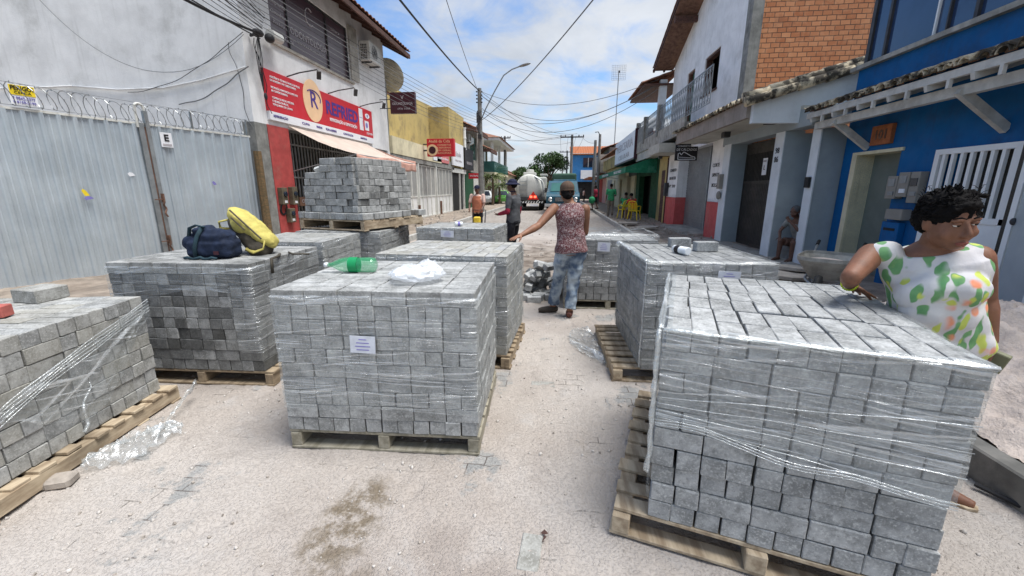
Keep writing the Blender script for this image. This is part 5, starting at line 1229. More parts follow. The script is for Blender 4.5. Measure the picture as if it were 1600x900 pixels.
b.b2(1.6, 8, 62.0, 62.3, 2.6, 6.3); b.b2(1.6, 1.9, 62.3, 72, 0, 6.3); b.b2(1.6, 2.2, 62.0, 62.3, 0, 2.6); b.b2(7.2, 8, 62, 62.3, 0, 2.6); b.build('wall', 'blue_far', bb)
b = MB(); b.b2(3.2, 4.6, 61.93, 61.99, 4.6, 5.9); w_ = b.build('window', 'glass', bb); b = MB(); b.b2(3.88, 3.94, 61.9, 61.93, 4.6, 5.9); b.build('window_bar', 'steel_white', w_)
b = MB(); b.b2(2.9, 5.3, 61.8, 61.99, 3.0, 4.2); b.build('balcony_panel', 'sign_white', bb)
b = MB(); b.b2(1.3, 8.3, 61.6, 62.6, 6.3, 6.45); b.grid(lambda u, v: V((1.3 + 7 * u, 61.6 + 5 * v, 6.45 + 1.4 * v + .05 * abs(math.sin(u * 60)))), 60, 3); b.build('roof', 'orange_tile', bb)
b = MB(); b.b2(2.2, 7.2, 62.4, 62.5, 0, 2.6); b.build('dark_doorway', 'dark', bb)
# low far buildings closing the view
for k, (x, y, w_, h, d, m, lb) in enumerate(((-13, 64, 5.5, 3.6, 10, 'cream', 'far low cream house left of the trees'), (-15, 84, 6, 4.4, 10, 'white_wall2', 'far white house behind the left trees'), (3.5, 78, 5, 3.8, 12, 'conc_light', 'far grey house beyond the bright blue one'), (3.2, 100, 6, 3.4, 14, 'pink_wall', 'farthest rose house on the right'), (-9, 104, 6, 3.4, 12, 'cream', 'farthest cream house on the left'))):
    t = thing('far_house', lb, 'building', (x, y, 0), 0, 'small houses far down the street')
    b = MB(); b.b2(x, x + w_, y, y + d, 0, h); b.build('wall', m, t)
    b = MB(); b.prism([(x - .4, h), (x + w_ + .4, h), (x + w_ / 2, h + 1.3)], d + .8, TR(0, y + d + .4, 0) @ ROT(R(90), 0, 0)); b.build('roof', 'tile', t)
    b = MB(); b.b2(x + w_ * .3, x + w_ * .45, y - .03, y - .005, .1, 2.1); b.build('door', 'timber_dark', t); b = MB(); b.b2(x + w_ * .62, x + w_ * .82, y - .03, y - .005, 1.0, 2.0); b.build('window', 'glass', t)

# ---------------------------------------------------------------- poles and wires
p1 = thing('lamp_pole', 'concrete power pole with curved street lamp arm beside the left kerb', 'utility pole', (-5.0, 26.5, 0))
b = MB(); b.tube([(-5.0, 26.5, 0), (-5.0, 26.5, 7.5)], [.19, .12], 8); b.build('pole', 'pole_conc', p1)
b = MB(); b.tube([(-4.95, 26.4, 5.6), (-4.6, 26.3, 6.3), (-4.0, 26.0, 7.2), (-3.4, 25.6, 7.95), (-2.9, 25.4, 8.2), (-2.4, 25.2, 8.3)], .035, 8); b.build('lamp_arm', 'steel_grey', p1)
b = MB(); b.ell((-2.15, 25.1, 8.33), (.38, .12, .07), ROT(0, R(-8), R(-18))); b.build('lamp_head', 'steel_grey', p1)
b = MB(); b.b2(-5.16, -4.98, 26.2, 26.4, 5.5, 6.1); b.b2(-5.12, -4.88, 26.25, 26.42, 4.6, 4.85); b.tube([(-5.0, 26.3, 4.9), (-5.15, 26.25, 5.3), (-4.9, 26.25, 5.8), (-5.1, 26.28, 6.2)], .05, 6)
for z in (7.3, 7.1, 6.9, 6.7): b.ell((-5.16, 26.42, z), (.05, .05, .045)); b.ell((-4.85, 26.42, z), (.05, .05, .045))
b.build('pole_fittings', 'steel_dark', p1)
def tpole(x, y, h, label, arms=1, w=2.4, street=False):
    t = thing('power_pole', label, 'utility pole', (x, y, 0), 0, 'power poles further down the street')
    b = MB(); b.tube([(x, y, 0), (x, y, h)], [.18, .12], 8); b.build('pole', 'pole_conc', t)
    for k in range(arms):
        b = MB(); b.b2(x - w / 2, x + w / 2, y - .15, y - .05, h - .3 - k * .9, h - .18 - k * .9)
        for q in (-1, -.6, .6, 1): b.lathe([(.05, 0), (.06, .1), (.03, .16)], TR(x + q * w / 2 * .95, y - .1, h - .18 - k * .9), 6)
        b.build('cross_arm', 'steel_dark', t)
    return t
tpole(1.1, 45, 7.0, 'nearest T-shaped power pole in front of the blue house'); tpole(1.0, 70, 7.6, 'second T-shaped power pole behind the nearest T-shaped one', 1); tpole(.4, 92, 8.2, 'third, farthest T-shaped power pole down the street', 2)
tpole(-6.8, 52, 7.8, 'dark power pole behind the green glass villa', 1, 1.4); tpole(3.1, 40, 5.9, 'thin power pole standing before the yellow house roof', 0); tpole(3.7, 42.5, 6.7, 'thin pole with a small bent lamp by the yellow house', 0)
b = MB(); b.tube([(3.7, 42.5, 6.6), (3.5, 42.3, 6.9), (3.2, 42.2, 6.85)], .04, 6); 
single(b, 'small_lamp', 'steel_dark', 'small bent lamp on top of the thin pole by the yellow house', 'lamp', (3.7, 42.5, 6.6))
an = thing('antenna_mast', 'thin mast with a square grid antenna above the right roofs', 'antenna', (5.5, 46, 3))
b = MB(); b.tube([(5.5, 46, 3.3), (5.55, 46, 12.9)], .045, 6); b.build('mast', 'steel_grey', an)
b = MB()
for i in range(9): b.b2(4.85 + i * .17, 4.862 + i * .17, 45.8, 45.82, 12.2, 13.6)
for i in range(9): b.b2(4.85, 6.22, 45.8, 45.82, 12.2 + i * .17, 12.212 + i * .17)
b.build('grid_reflector', 'cable_pale', an); b = MB(); b.ell((5.53, 45.5, 12.9), (.09, .09, .14)); b.build('feed', 'steel_dark', an)

def cable(a, b_, sag, r=.011, m='cable', label='', n=22, wob=0.0):
    a, b_ = V(a), V(b_); pts = []
    for i in range(n + 1):
        t = i / n; p = a.lerp(b_, t); p.z -= 4 * sag * t * (1 - t)
        if wob: p += V((wob * noise.noise(V((t * 4, a.y, 1))), wob * noise.noise(V((t * 4, a.x, 5))), wob * noise.noise(V((t * 4, a.z, 9)))))
        pts.append(p)
    g = MB(); g.tube(pts, r, 5, False)
    return single(g, 'overhead_cable', m, label, 'cable', tuple((a + b_) / 2), 'overhead cables')
PT = V((-5.0, 26.4, 7.35))
cable(PT, (-3.6, 1.0, 6.1), 0.35, .03, 'cable', 'thick black cable from the lamp pole top to the upper left')
cable(PT + V((0, 0, -.2)), (-2.2, 1.0, 8.4), 0.5, .012, 'cable_pale', 'thin cable rising from the lamp pole over the street toward the camera')
cable((-5.0, 26.4, 5.6), (3.0, 6.5, 7.2), 0.5, .018, 'cable_pale', 'long grey cable crossing the sky to the top right')
for k, (z0, b_, sg_) in enumerate((((7.3), (4.2, 20.4, 6.3), .9), ((7.1), (4.2, 20.4, 6.15), 1.5), ((6.3), (4.2, 20.4, 6.1), 1.2), ((6.2), (4.2, 20.4, 5.9), 1.5))):
    cable((-4.9, 26.4, z0), b_, sg_, .013, 'cable_pale', ('highest', 'second', 'third', 'lowest')[k] + ' of the four cables sagging across to the right balcony roof')
for k, (z0, z1, x1) in enumerate(((7.3, 7.1, 1.6), (7.1, 7.0, .9), (6.4, 6.9, .3), (5.9, 6.3, 1.1))):
    cable((-4.9, 26.5, z0), (x1, 45, z1), .8, .014, 'cable_pale', ('top', 'second', 'third', 'bottom')[k] + ' cable from the lamp pole down the street to the T-pole')
for k, (x0, z0, x1) in enumerate(((.0, 6.85, -7.4), (1.2, 6.9, -6.4), (2.0, 6.9, 3.2))):
    cable((x0, 45, z0), (x1, 52 if x1 < 0 else 40, 7.4 if x1 < 0 else 5.7), .3, .014, 'cable_pale', ('far cable from T-pole to the villa pole', 'second far cable from T-pole to the villa pole', 'far cable from T-pole to the thin yellow house pole')[k])
for k in range(4):
    cable((-.1 + k * .8, 45, 6.9), (.1 + k * .6, 70, 7.5), .6, .014, 'cable_pale', ('left', 'left middle', 'right middle', 'right')[k] + ' far cable between the first and second T-poles')
rn = random.Random(5)
JN = V((-6.86, 9.62, 5.02))
names_ = ['first', 'second', 'third', 'fourth', 'fifth', 'sixth', 'seventh', 'eighth', 'ninth', 'tenth', 'eleventh', 'twelfth']
for k in range(9):      # bundle along the white facade to the pole
    z = 5.3 - k * .2; off = .08 + k * .02
    cable((-6.2 + off * 2, 3.2, 5.5 - k * .08), (-5.05, 26.3, 6.1 - k * .15), .28 + .03 * k, .007, 'cable_pale' if k % 3 else 'cable', names_[k] + ' cable from the top in the bundle along the white facade')
for k in range(10):     # toward the camera from the corner junction
    cable(JN + V((.1 + .02 * k, -.1, .05 * k - .15)), (-5.4 + .1 * k, 2.5, 4.75 + .2 * k + rn.uniform(-.05, .05)), .12 + .02 * k, .006 if k % 4 else .013, 'cable', names_[k] + ' cable from the bottom fanning from the wall corner to the upper left')
cable(JN, (-6.0, 3.5, 4.9), .2, .028, 'cable', 'thick black cable bundle running from the wall corner to the upper left')
# slack wires on the side wall
cable((-6.98, 9.34, 4.95), (-10.2, 9.34, 3.8), .25, .007, 'cable', 'slack wire from the corner down to the razor wire', wob=.1)
cable((-6.98, 9.33, 4.9), (-12.2, 9.33, 6.1), 1.25, .006, 'cable_pale', 'long slack wire looping across the white side wall', wob=.05)
cable((-6.98, 9.34, 4.25), (-8.9, 9.34, 3.5), .12, .012, 'cable_pale', 'grey wire drooping from the pipe end behind the fence', wob=.05)
cable((-7.35, 9.36, 4.75), (-7.22, 9.36, 3.0), .0, .006, 'cable', 'thin wire hanging straight down the wall near the corner', wob=.08)
cable((-6.99, 9.7, 4.95), (-7.0, 9.85, 3.35), .0, .009, 'cable', 'dark wire hanging from the junction down to the red sign', wob=.12)
jb = MB(); jb.ell(JN, (.1, .14, .08)); jb.ell(JN + V((.02, .35, .0)), (.1, .12, .1)); jb.tube([JN + V((-.2, 0, -.05)), JN], .03, 6)
for k in range(5): jb.tube([JN + V((0, 0, -.02)), JN + V((-.05, .05 * k - .1, -.35 - .05 * k)), JN + V((-.1, .03 * k, -.8)), JN + V((-.12, .1, -1.2))], .008, 4)
jb.ell(JN + V((-.1, .12, -1.3)), (.03, .05, .08))
single(jb, 'cable_junction', 'cable', 'tangled black cable junction at the corner of the white building', 'cable junction', tuple(JN))
jb = MB(); jb.lathe([(.02, -.2), (.12, -.18), (.12, .18), (.02, .2)], TR(-6.86, 10.2, 5.12) @ ROT(R(90)), 14); single(jb, 'splice_case', 'ac', 'pale round splice case beside the cable junction', 'splice case', (-6.86, 10.2, 5.12))

# ---------------------------------------------------------------- trees
def tree(x, y, h, rw, label, seed, cnt=5200, leaf=.2):
    rnd = random.Random(seed)
    t = thing('leafy_tree', label, 'tree', (x, y, 0), 0, 'trees at the end of the street')
    b = MB(); b.tube([(x, y, 0), (x + .1, y, h * .25), (x - .1, y + .1, h * .5)], [.28, .22, .14], 8)
    cl = []
    for k in range(16):
        a = rnd.uniform(0, 6.28); rr = rw * math.sqrt(rnd.random()) * .8; zc = h * rnd.uniform(.42, .9)
        rr *= 1.0 - max(0, (zc / h - .6)) * 1.6
        c = V((x + rr * math.cos(a), y + rr * math.sin(a), zc)); cl.append((c, rw * rnd.uniform(.26, .45)))
        b.tube([(x, y, h * .3), V((x, y, h * .38)).lerp(c, .5), c], [.12, .07, .03], 5)
    b.build('trunk', 'trunk', t)
    L = MB()
    for _ in range(cnt):
        c, r = rnd.choice(cl); d = V((rnd.gauss(0, 1), rnd.gauss(0, 1), rnd.gauss(0, 1))).normalized() * r * (rnd.random() ** .4)
        d.z *= .75; p = c + d; M = TR(*p) @ ROT(rnd.uniform(-1.2, 1.2), rnd.uniform(-1.2, 1.2), rnd.uniform(0, 6.28)); s = leaf * rnd.uniform(.6, 1.3)
        L.add([M @ V((-s, 0, 0)), M @ V((0, -s * .45, .03)), M @ V((s, 0, 0)), M @ V((0, s * .45, .03))], [(0, 1, 2, 3)])
    L.build('crown', 'leaf', t)
tree(-1.9, 66, 7.0, 3.4, 'tall dark leafy tree behind the white tanker', 11)
tree(-6.0, 72, 5.6, 3.0, 'lower dark tree between the villa and the tall tree', 12, 4200)
tree(-3.6, 56, 3.8, 2.0, 'small bright bush-like tree above the tanker cab', 13, 2600)
tree(-1.5, 98, 4.6, 3.0, 'distant tree in the middle of the street end', 14, 2200)
def palm(x, y, h, label, seed):
    rnd = random.Random(seed); t = thing('palm', label, 'palm', (x, y, 0), 0)
    b = MB(); b.tube([(x, y, 0), (x + .05, y, h * .6), (x, y, h)], [.14, .11, .1], 8); b.build('trunk', 'trunk', t)
    L = MB()
    for k in range(26):
        a = k * 2.4 + rnd.uniform(-.2, .2); e = rnd.uniform(.2, 1.1); ln = rnd.uniform(1.3, 2.0); prev = None
        for j in range(9):
            q = j / 8; p = V((x + math.cos(a) * ln * q * math.cos(e * .7), y + math.sin(a) * ln * q * math.cos(e * .7), h + ln * (math.sin(e) * q - .75 * q * q)))
            if prev is not None and j > 1:
                for sd in (-1, 1):
                    tip = p + V((-math.sin(a) * sd * .3 * (1.1 - q), math.cos(a) * sd * .3 * (1.1 - q), -.16)); L.add([prev, p, tip], [(0, 1, 2)])
            prev = p
    L.build('crown', 'leaf2', t)
palm(-6.2, 38.5, 2.6, 'short palm in front of the villa wall', 4)
palm(-6.0, 41.5, 1.8, 'smaller palm behind the short one', 5)
# ---------------------------------------------------------------- vehicles
def wheel(t, x, y, r, w, name='wheel', steel='chrome'):
    M = TR(x, y, r) @ ROT(0, R(90), 0)
    b = MB(); b.lathe([(r * .6, -w / 2), (r * .92, -w / 2), (r, -w * .3), (r, w * .3), (r * .92, w / 2), (r * .6, w / 2)], M, 24, False)
    o = b.build(name, 'black', t, smooth=True)
    b = MB(); b.lathe([(.04, -w * .3), (r * .3, -w * .32), (r * .6, -w * .42), (r * .62, w * .42), (r * .3, w * .32), (.04, w * .3)], M, 18); b.build('rim', steel, o, smooth=True)
tk = thing('tanker_truck', 'dusty white tanker truck seen from behind with red tail lamp and triangle', 'truck', (-2.3, 33.5, 0))
b = MB(); b.lathe([(.5, 0), (.87, .05), (.98, .16), (1.01, .4), (1.02, 4.6), (.95, 5.0), (.4, 5.2)], TR(-2.3, 31.2, 1.66) @ ROT(R(-90)) , 32); b.build('tank', 'truck_white', tk, smooth=True)
b = MB(); b.b2(-2.75, -1.85, 31.7, 33.2, 2.6, 2.8); b.lathe([(.3, 0), (.3, .2), (.26, .24)], TR(-2.3, 32.4, 2.78), 16); b.b2(-1.5, -.98, 31.6, 34, 2.55, 2.68)
b.build('top_box', 'truck_white', tk, bevel=.03)
b = MB(); b.b2(-3.3, -1.3, 31.3, 37.5, .75, .95); b.b2(-3.35, -1.25, 31.0, 31.3, .78, 1.0); b.build('chassis', 'steel_dark', tk)
b = MB(); b.b2(-3.4, -1.2, 30.95, 31.0, .55, .72); br_ = b.build('rear_bumper', 'black', tk)
b = MB()
for i in range(11): x = -3.36 + i * .2; b.prism([(0, 0), (.09, 0), (.15, .12), (.06, .12)], .004, wallM(x, 30.945, .575, 'S'))
b.build('bumper_stripe', 'stripe', br_)
b = MB(); b.prism([(-.42, 0), (.42, 0), (0, .6)], .02, wallM(-1.95, 30.95, .82, 'S')); b.build('warning_triangle', 'red_refl', tk)
b = MB(); b.b2(-2.2, -2.02, 30.9, 30.93, .95, 1.1); b.b2(-1.9, -1.72, 30.9, 30.93, .95, 1.1); b.build('tail_lamp', 'tail_lit', tk)
b = MB()
for z in (1.2, 1.5, 1.8, 2.1): b.b2(-2.95, -2.45, 31.1, 31.16, z, z + .03)
b.b2(-2.98, -2.95, 31.1, 31.16, 1.0, 2.5); b.b2(-2.45, -2.42, 31.1, 31.16, 1.0, 2.5); b.tube([(-1.9, 31.3, 2.5), (-1.4, 31.15, 2.2), (-1.2, 31.1, 1.5), (-1.25, 31.2, 1.0)], .05, 6); b.build('ladder', 'steel_grey', tk)
b = MB(); b.b2(-3.4, -1.2, 37.3, 39.3, .6, 2.6); b.build('cab', 'truck_white', tk, bevel=.1); b = MB(); b.b2(-2.2, -1.6, 30.96, 31.0, .35, .5); b.build('number_plate', 'sign_white', tk)
for x in (-3.2, -1.4):
    for y in (32.3, 33.6, 38.2): wheel(tk, x, y, .5, .34)
bt = thing('blue_truck', 'old blue truck parked facing the camera beside the tanker', 'truck', (.2, 28.5, 0))
b = MB()
prof = [(26.7, .55), (26.7, 1.12), (26.85, 1.28), (28.0, 1.38), (28.45, 2.02), (28.8, 2.12), (30.0, 2.12), (30.3, 1.9), (30.3, .55)]
n = len(prof); vs = []
for x, k in ((-.85, 0), (-.78, 1), (1.18, 1), (1.25, 0)):
    for (y, z) in prof: vs.append(V((x + (0.1 if x < 0 else -.1) * (z > 1.4), y, z)))
fs = [(i + n * j, (i + 1) % n + n * j, (i + 1) % n + n * (j + 1), i + n * (j + 1)) for j in range(3) for i in range(n)] + [tuple(range(n)), tuple(range(3 * n, 4 * n))[::-1]]
b.add(vs, fs); b.build('body', 'pickup', bt, bevel=.03)
b = MB(); b.add([V((-.62, 28.02, 1.44)), V((1.02, 28.02, 1.44)), V((.94, 28.41, 1.98)), V((-.54, 28.41, 1.98))], [(0, 1, 2, 3)]); b.build('windscreen', 'glass_green', bt, solid=.02)
b = MB(); b.b2(-.3, .7, 26.66, 26.7, .82, 1.08); g_ = b.build('grille', 'steel_dark', bt)
b = MB()
for z in (.86, .92, .98, 1.04): b.b2(-.28, .68, 26.645, 26.66, z - .01, z + .01)
b.build('grille_slat', 'chrome', g_)
for x in (-.6, 1.0):
    b = MB(); b.lathe([(.12, 0), (.13, .03), (.09, .06)], wallM(x, 26.7, .95, 'S'), 16); b.build('headlight', 'chrome', bt)
b = MB(); b.b2(-.95, 1.35, 26.55, 26.68, .5, .68); b.build('bumper', 'chrome', bt, bevel=.02)
b = MB(); b.b2(-.05, .35, 26.53, 26.55, .52, .64); b.build('number_plate', 'sign_white', bt)
for x in (-.95, 1.35): b = MB(); b.b2(x - .08, x + .08, 28.3, 28.36, 1.35, 1.65); b.build('mirror', 'steel_dark', bt)
b = MB(); b.b2(-.9, 1.3, 30.4, 33.5, .7, 1.5); b.build('load_bed', 'pickup', bt, bevel=.03)
for x in (-.72, 1.12):
    for y in (27.5, 32.3): wheel(bt, x, y, .38, .24)
lo = thing('covered_truck', 'dark green covered truck just behind the old blue truck', 'truck', (.5, 38, 0))
b = MB(); b.b2(-.7, 1.4, 37, 41.5, 1.0, 2.9); b.build('cargo_cover', 'canvas_green', lo, bevel=.15); b = MB(); b.b2(-.6, 1.3, 35.2, 36.9, .55, 2.35); b.build('cab', 'pickup', lo, bevel=.12)
b = MB(); b.b2(-.45, 1.15, 35.15, 35.2, 1.5, 2.15); b.build('windscreen', 'glass', lo); b = MB(); b.b2(-.65, 1.35, 35.05, 35.2, .5, .7); b.build('bumper', 'steel_dark', lo)
for x in (-.5, 1.2): wheel(lo, x, 35.9, .4, .25); wheel(lo, x, 40.3, .4, .25)
def car(x, y, rz, m, label, hood='car_white', group='small cars parked down the street'):
    t = thing('parked_car', label, 'car', (x, y, 0), rz, group)
    W = WM[t.name]
    prof = [(-1.9, .35), (-1.95, .7), (-1.75, .85), (-1.0, .95), (-.45, 1.42), (.9, 1.45), (1.55, 1.0), (1.9, .9), (1.95, .4)]
    vs = []; n = len(prof)
    for xx, k in ((-.8, 0), (-.72, 1), (.72, 1), (.8, 0)):
        for (yy, z) in prof: vs.append(W @ V((xx * (.85 if z > 1.1 else 1), yy, z - (.0 if k else .05))))
    b = MB(); b.add(vs, [(i + n * j, (i + 1) % n + n * j, (i + 1) % n + n * (j + 1), i + n * (j + 1)) for j in range(3) for i in range(n)] + [tuple(range(n)), tuple(range(3 * n, 4 * n))[::-1]]); b.build('body', m, t, bevel=.05)
    b = MB(); b.add([W @ V(p) for p in ((-.6, -1.0, .98), (.6, -1.0, .98), (.5, -.5, 1.38), (-.5, -.5, 1.38))], [(0, 1, 2, 3)]); b.add([W @ V(p) for p in ((-.73, -.8, .98), (-.73, 1.3, 1.0), (-.64, .85, 1.36), (-.64, -.4, 1.36))], [(0, 1, 2, 3)]); b.add([W @ V(p) for p in ((.73, -.8, .98), (.73, 1.3, 1.0), (.64, .85, 1.36), (.64, -.4, 1.36))], [(0, 3, 2, 1)]); b.build('windows', 'glass', t, solid=.02)
    for xx in (-.55, .55): b = MB(); b.ell(W @ V((xx, -1.93, .68)), (.14, .06, .08)); b.build('headlight', 'chrome', t)
    for xx in (-.72, .72):
        for yy in (-1.2, 1.25):
            p = W @ V((xx, yy, 0)); M = TR(p.x, p.y, .3) @ ROT(0, R(90), rz); q = MB(); q.lathe([(.16, -.1), (.29, -.1), (.3, 0), (.29, .1), (.16, .1)], M, 18); o = q.build('wheel', 'black', t); q = MB(); q.lathe([(.02, -.08), (.17, -.105), (.17, .105), (.02, .08)], M, 12); q.build('rim', 'chrome', o)
car(-7.5, 41.0, R(14), 'car_white', 'white car behind the open garden gate at left', group=None)
car(-6.1, 43.5, R(15), 'car_green', 'lime green car parked beyond the white one at left', group=None)
car(-.6, 47, 0, 'car_white', 'white car far down the street behind the trucks', group=None)
car(-2.4, 55, 0, 'glass', 'dark car far down the street by the trees', group=None)
# ================================================================ STACKS OF PAVERS
rp = random.Random(21)
BW, BL, LH = 0.1, 0.2, 0.0905
def brick_layout(w, d, pat, rnd):
    """list of (u, v, du, dv) for one layer: S = long side across the front, H = long side front-to-back, M = woven cells"""
    out = []; cu, cv = int(round(w / .2)), int(round(d / .2))
    for i in range(cu):
        for j in range(cv):
            k = pat if pat in 'SH' else ('S' if rnd.random() < .5 else 'H')
            for q in range(2):
                if k == 'S': out.append((i * .2 + .1, j * .2 + .05 + .1 * q, .2, .1))
                else: out.append((i * .2 + .05 + .1 * q, j * .2 + .1, .1, .2))
    return out
STACKS = dict(
    A=dict(p=(.435, 1.645), a=-15.5, w=1.0, d=1.2, z=.14, pats='HMMMMMMMMH'[::-1], n=10, tone=(1.12, .0, .12), words='front right stack', pal='stack nearest the camera at right', py=.12),
    B=dict(p=(-1.65, 2.12), a=2.5, w=1.2, d=1.0, z=.13, pats='HSHSSHSHHS', n=10, tone=(1.08, .02, .13), words='centre stack', pal='stack with the green bottle'),
    C=dict(p=(-1.63, 3.5), a=-3, w=1.2, d=1.0, z=.13, pats='SHSHSHSHSH', n=10, tone=(1.1, .14, .12), words='stack behind centre', pal='stack behind the green bottle stack'),
    D=dict(p=(-3.58, 2.82), a=2.5, w=1.2, d=1.0, z=.13, pats='HSMHMMHMHS', n=10, tone=(.8, .02, .28), words='stack under the bags', pal='stack under the two bags'),
    E=dict(p=(-3.736, 1.164), a=10, w=1.0, d=1.2, z=.13, pats='SMMMMMMS', n=8, tone=(1.06, .14, .15), words='front left stack', pal='stack at the left edge of the photo'),
    F=dict(p=(.70, 3.27), a=2.5, w=1.0, d=1.2, z=.13, pats='SHMMHMHMMH', n=10, tone=(.9, .0, .14), words='second right stack', pal='second stack on the right'),
    G=dict(p=(.09, 5.46), a=1, w=1.2, d=1.0, z=.13, pats='HSHSHSHSS', n=9, tone=(.9, .0, .12), words='stack behind the man', pal='stack behind the standing man'),
    H=dict(p=(-3.55, 4.12), a=4, w=1.0, d=1.0, z=.13, pats='SHSHSHSHSH', n=10, tone=(.98, .06, .1), words='stack behind the bags', pal='stack behind the two bags'),
    L=dict(p=(-3.6, 5.28), a=2, w=1.2, d=1.2, z=.13, pats='SHSHSHSHSH', n=10, tone=(.95, .02, .1), words='the double stack', pal='stack beneath the tall unwrapped one'),
    J=dict(p=(-2.14, 6.0), a=-4, w=1.2, d=1.0, z=.13, pats='SHSHSHSHSH', n=10, tone=(1.0, .04, .1), words='far stack with the can', pal='far stack with the white can'),
)
def smat(s): return TR(s['p'][0], s['p'][1], 0) @ ROT(0, 0, R(s['a']))
ORD = ['first', 'second', 'third', 'fourth', 'fifth', 'sixth', 'seventh', 'eighth', 'ninth', 'tenth', 'eleventh', 'twelfth', 'thirteenth']
BR = []       # every paver: dict
for key, s in STACKS.items():
    M = smat(s); s['M'] = M; s['Mi'] = M.inverted(); rnd = random.Random(ord(key))
    s['top'] = s['z'] + s['n'] * LH
    camL = s['Mi'] @ CAMP
    for ly in range(s['n']):
        sx, sy = rnd.uniform(-.006, .006), rnd.uniform(-.006, .006)
        for (u, v, du, dv) in brick_layout(s['w'], s['d'], s['pats'][ly], rnd):
            faces = []
            if v - dv / 2 < .01: faces.append('front')
            if u - du / 2 < .01 and camL.x < 0: faces.append('left')
            if u + du / 2 > s['w'] - .01 and camL.x > s['w']: faces.append('right')
            if ly == s['n'] - 1: faces.append('top')
            j = .0035
            c = V((u + sx + rnd.uniform(-j, j), v + sy + rnd.uniform(-j, j), s['z'] + (ly + .5) * LH + rnd.uniform(-.001, .001)))
            r = rnd.uniform(-.012, .012)
            t0, ty, tv = s['tone']
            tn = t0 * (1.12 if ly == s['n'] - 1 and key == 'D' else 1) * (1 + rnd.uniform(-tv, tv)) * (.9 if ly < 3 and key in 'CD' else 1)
            if key == 'D' and rnd.random() < .42 and ly < 9: tn *= rnd.uniform(.45, .7)
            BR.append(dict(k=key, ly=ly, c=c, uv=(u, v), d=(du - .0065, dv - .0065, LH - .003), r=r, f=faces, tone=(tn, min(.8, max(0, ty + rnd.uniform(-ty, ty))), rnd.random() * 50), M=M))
# a few gaps in the top of the front right stack
def shift_top():
    for b in BR:
        if b['k'] == 'A' and b['ly'] == 9:
            u, v = b['uv']
            if u > .38: b['c'].y += .028 * (v > .45) * (u < .8)
            if u > .6: b['c'].y += .012
            b['c'].x += .006 * math.sin(v * 9)
            b['r'] += rp.uniform(-.02, .02)
shift_top()
# visibility and size seen from the photograph's side of the street
def seg_hits(p, q, s):
    a = s['Mi'] @ p; b = s['Mi'] @ q; lo, hi = 0.0, 1.0
    for ax, (m0, m1) in enumerate(((.01, s['w'] - .01), (.01, s['d'] - .01), (s['z'], s['top'] - .01))):
        d = b[ax] - a[ax]
        if abs(d) < 1e-9:
            if a[ax] < m0 or a[ax] > m1: return False
            continue
        t0, t1 = (m0 - a[ax]) / d, (m1 - a[ax]) / d
        if t0 > t1: t0, t1 = t1, t0
        lo, hi = max(lo, t0), min(hi, t1)
    return hi - lo > 1e-4
camI = cam.matrix_basis.inverted()
NRM = dict(front=V((0, -1, 0)), left=V((-1, 0, 0)), right=V((1, 0, 0)), top=V((0, 0, 1)))
for b in BR:
    b['score'] = 0
    for f in b['f']:
        n = NRM[f]; du, dv, dz = b['d']
        off = {'front': dv / 2, 'left': du / 2, 'right': du / 2, 'top': dz / 2}[f]; ar = {'front': du * dz, 'left': dv * dz, 'right': dv * dz, 'top': du * dv}[f]
        p = b['M'] @ (b['c'] + n * (off + .012)); d = CAMP - p; nw = (b['M'].to_3x3() @ n)
        cs = nw.dot(d.normalized())
        if cs <= 0.02: continue
        q = camI @ p
        if q.z > -.1: continue
        sx_, sy_ = 14.4 / 36 * q.x / -q.z, 14.4 / 36 * q.y / -q.z
        if abs(sx_) > .5 or abs(sy_) > .2813: continue
        if any(seg_hits(p, CAMP, s) for k2, s in STACKS.items() if k2 != b['k']): continue
        dep = -q.z
        b['score'] += ar * cs * d.length / dep ** 3
        b.setdefault('face', f)
        if f == 'front' or (f == 'top' and b['face'] not in ('front',)): b['face'] = f
    if b['ly'] == 9 and 'top' in b['f'] and b['score']: b['face'] = 'top'
LOOSE = 44
vis = sorted([b for b in BR if b['score'] > 0], key=lambda b: -b['score'])
ind = vis[:300 - LOOSE]
for b in ind: b['ind'] = True
def brick_M(b): return b['M'] @ TR(*b['c']) @ ROT(0, 0, b['r'])
def put_brick(mb, M, d, tone, rnd): mb.cbox(M, d, .003, tone, .0015, rnd)
# labels by face, course and position
by = {}
for b in BR:
    if b.get('face') and b['score'] > 0:
        if b['face'] == 'top': row = round(b['uv'][1] / .05); by.setdefault((b['k'], 'top', row if b['d'][1] > .15 else row), []).append(b)
        else: by.setdefault((b['k'], b['face'], b['ly']), []).append(b)
seen_top = {}
for (k, f, l), L in by.items():
    s = STACKS[k]
    if f == 'top': seen_top.setdefault(k, []).append(l); continue
    L.sort(key=lambda b: b['uv'][0] if f == 'front' else b['uv'][1])
    for i, b in enumerate(L):
        cr = s['n'] - b['ly'] - 1
        if f == 'front': b['label'] = 'grey paver %s from left in %s course down, near face of %s' % (ORD[i], ORD[cr], s['words'])
        else: b['label'] = 'grey paver %s from near corner, %s course down, %s side of %s' % (ORD[i], ORD[cr], f, s['words'])
for k, rows in seen_top.items():
    rows.sort()
    for ri, l in enumerate(rows):
        L = by[(k, 'top', l)]; L.sort(key=lambda b: b['uv'][0])
        for i, b in enumerate(L): b['label'] = 'grey paver %s from left, row %s back, on top of %s' % (ORD[min(i, 12)], ['one', 'two', 'three', 'four', 'five', 'six', 'seven', 'eight', 'nine', 'ten', 'eleven', 'twelve', 'thirteen', 'fourteen'][min(ri, 13)], STACKS[k]['words'])
rb = random.Random(99)
GR = 'pavers stacked on the pallets'
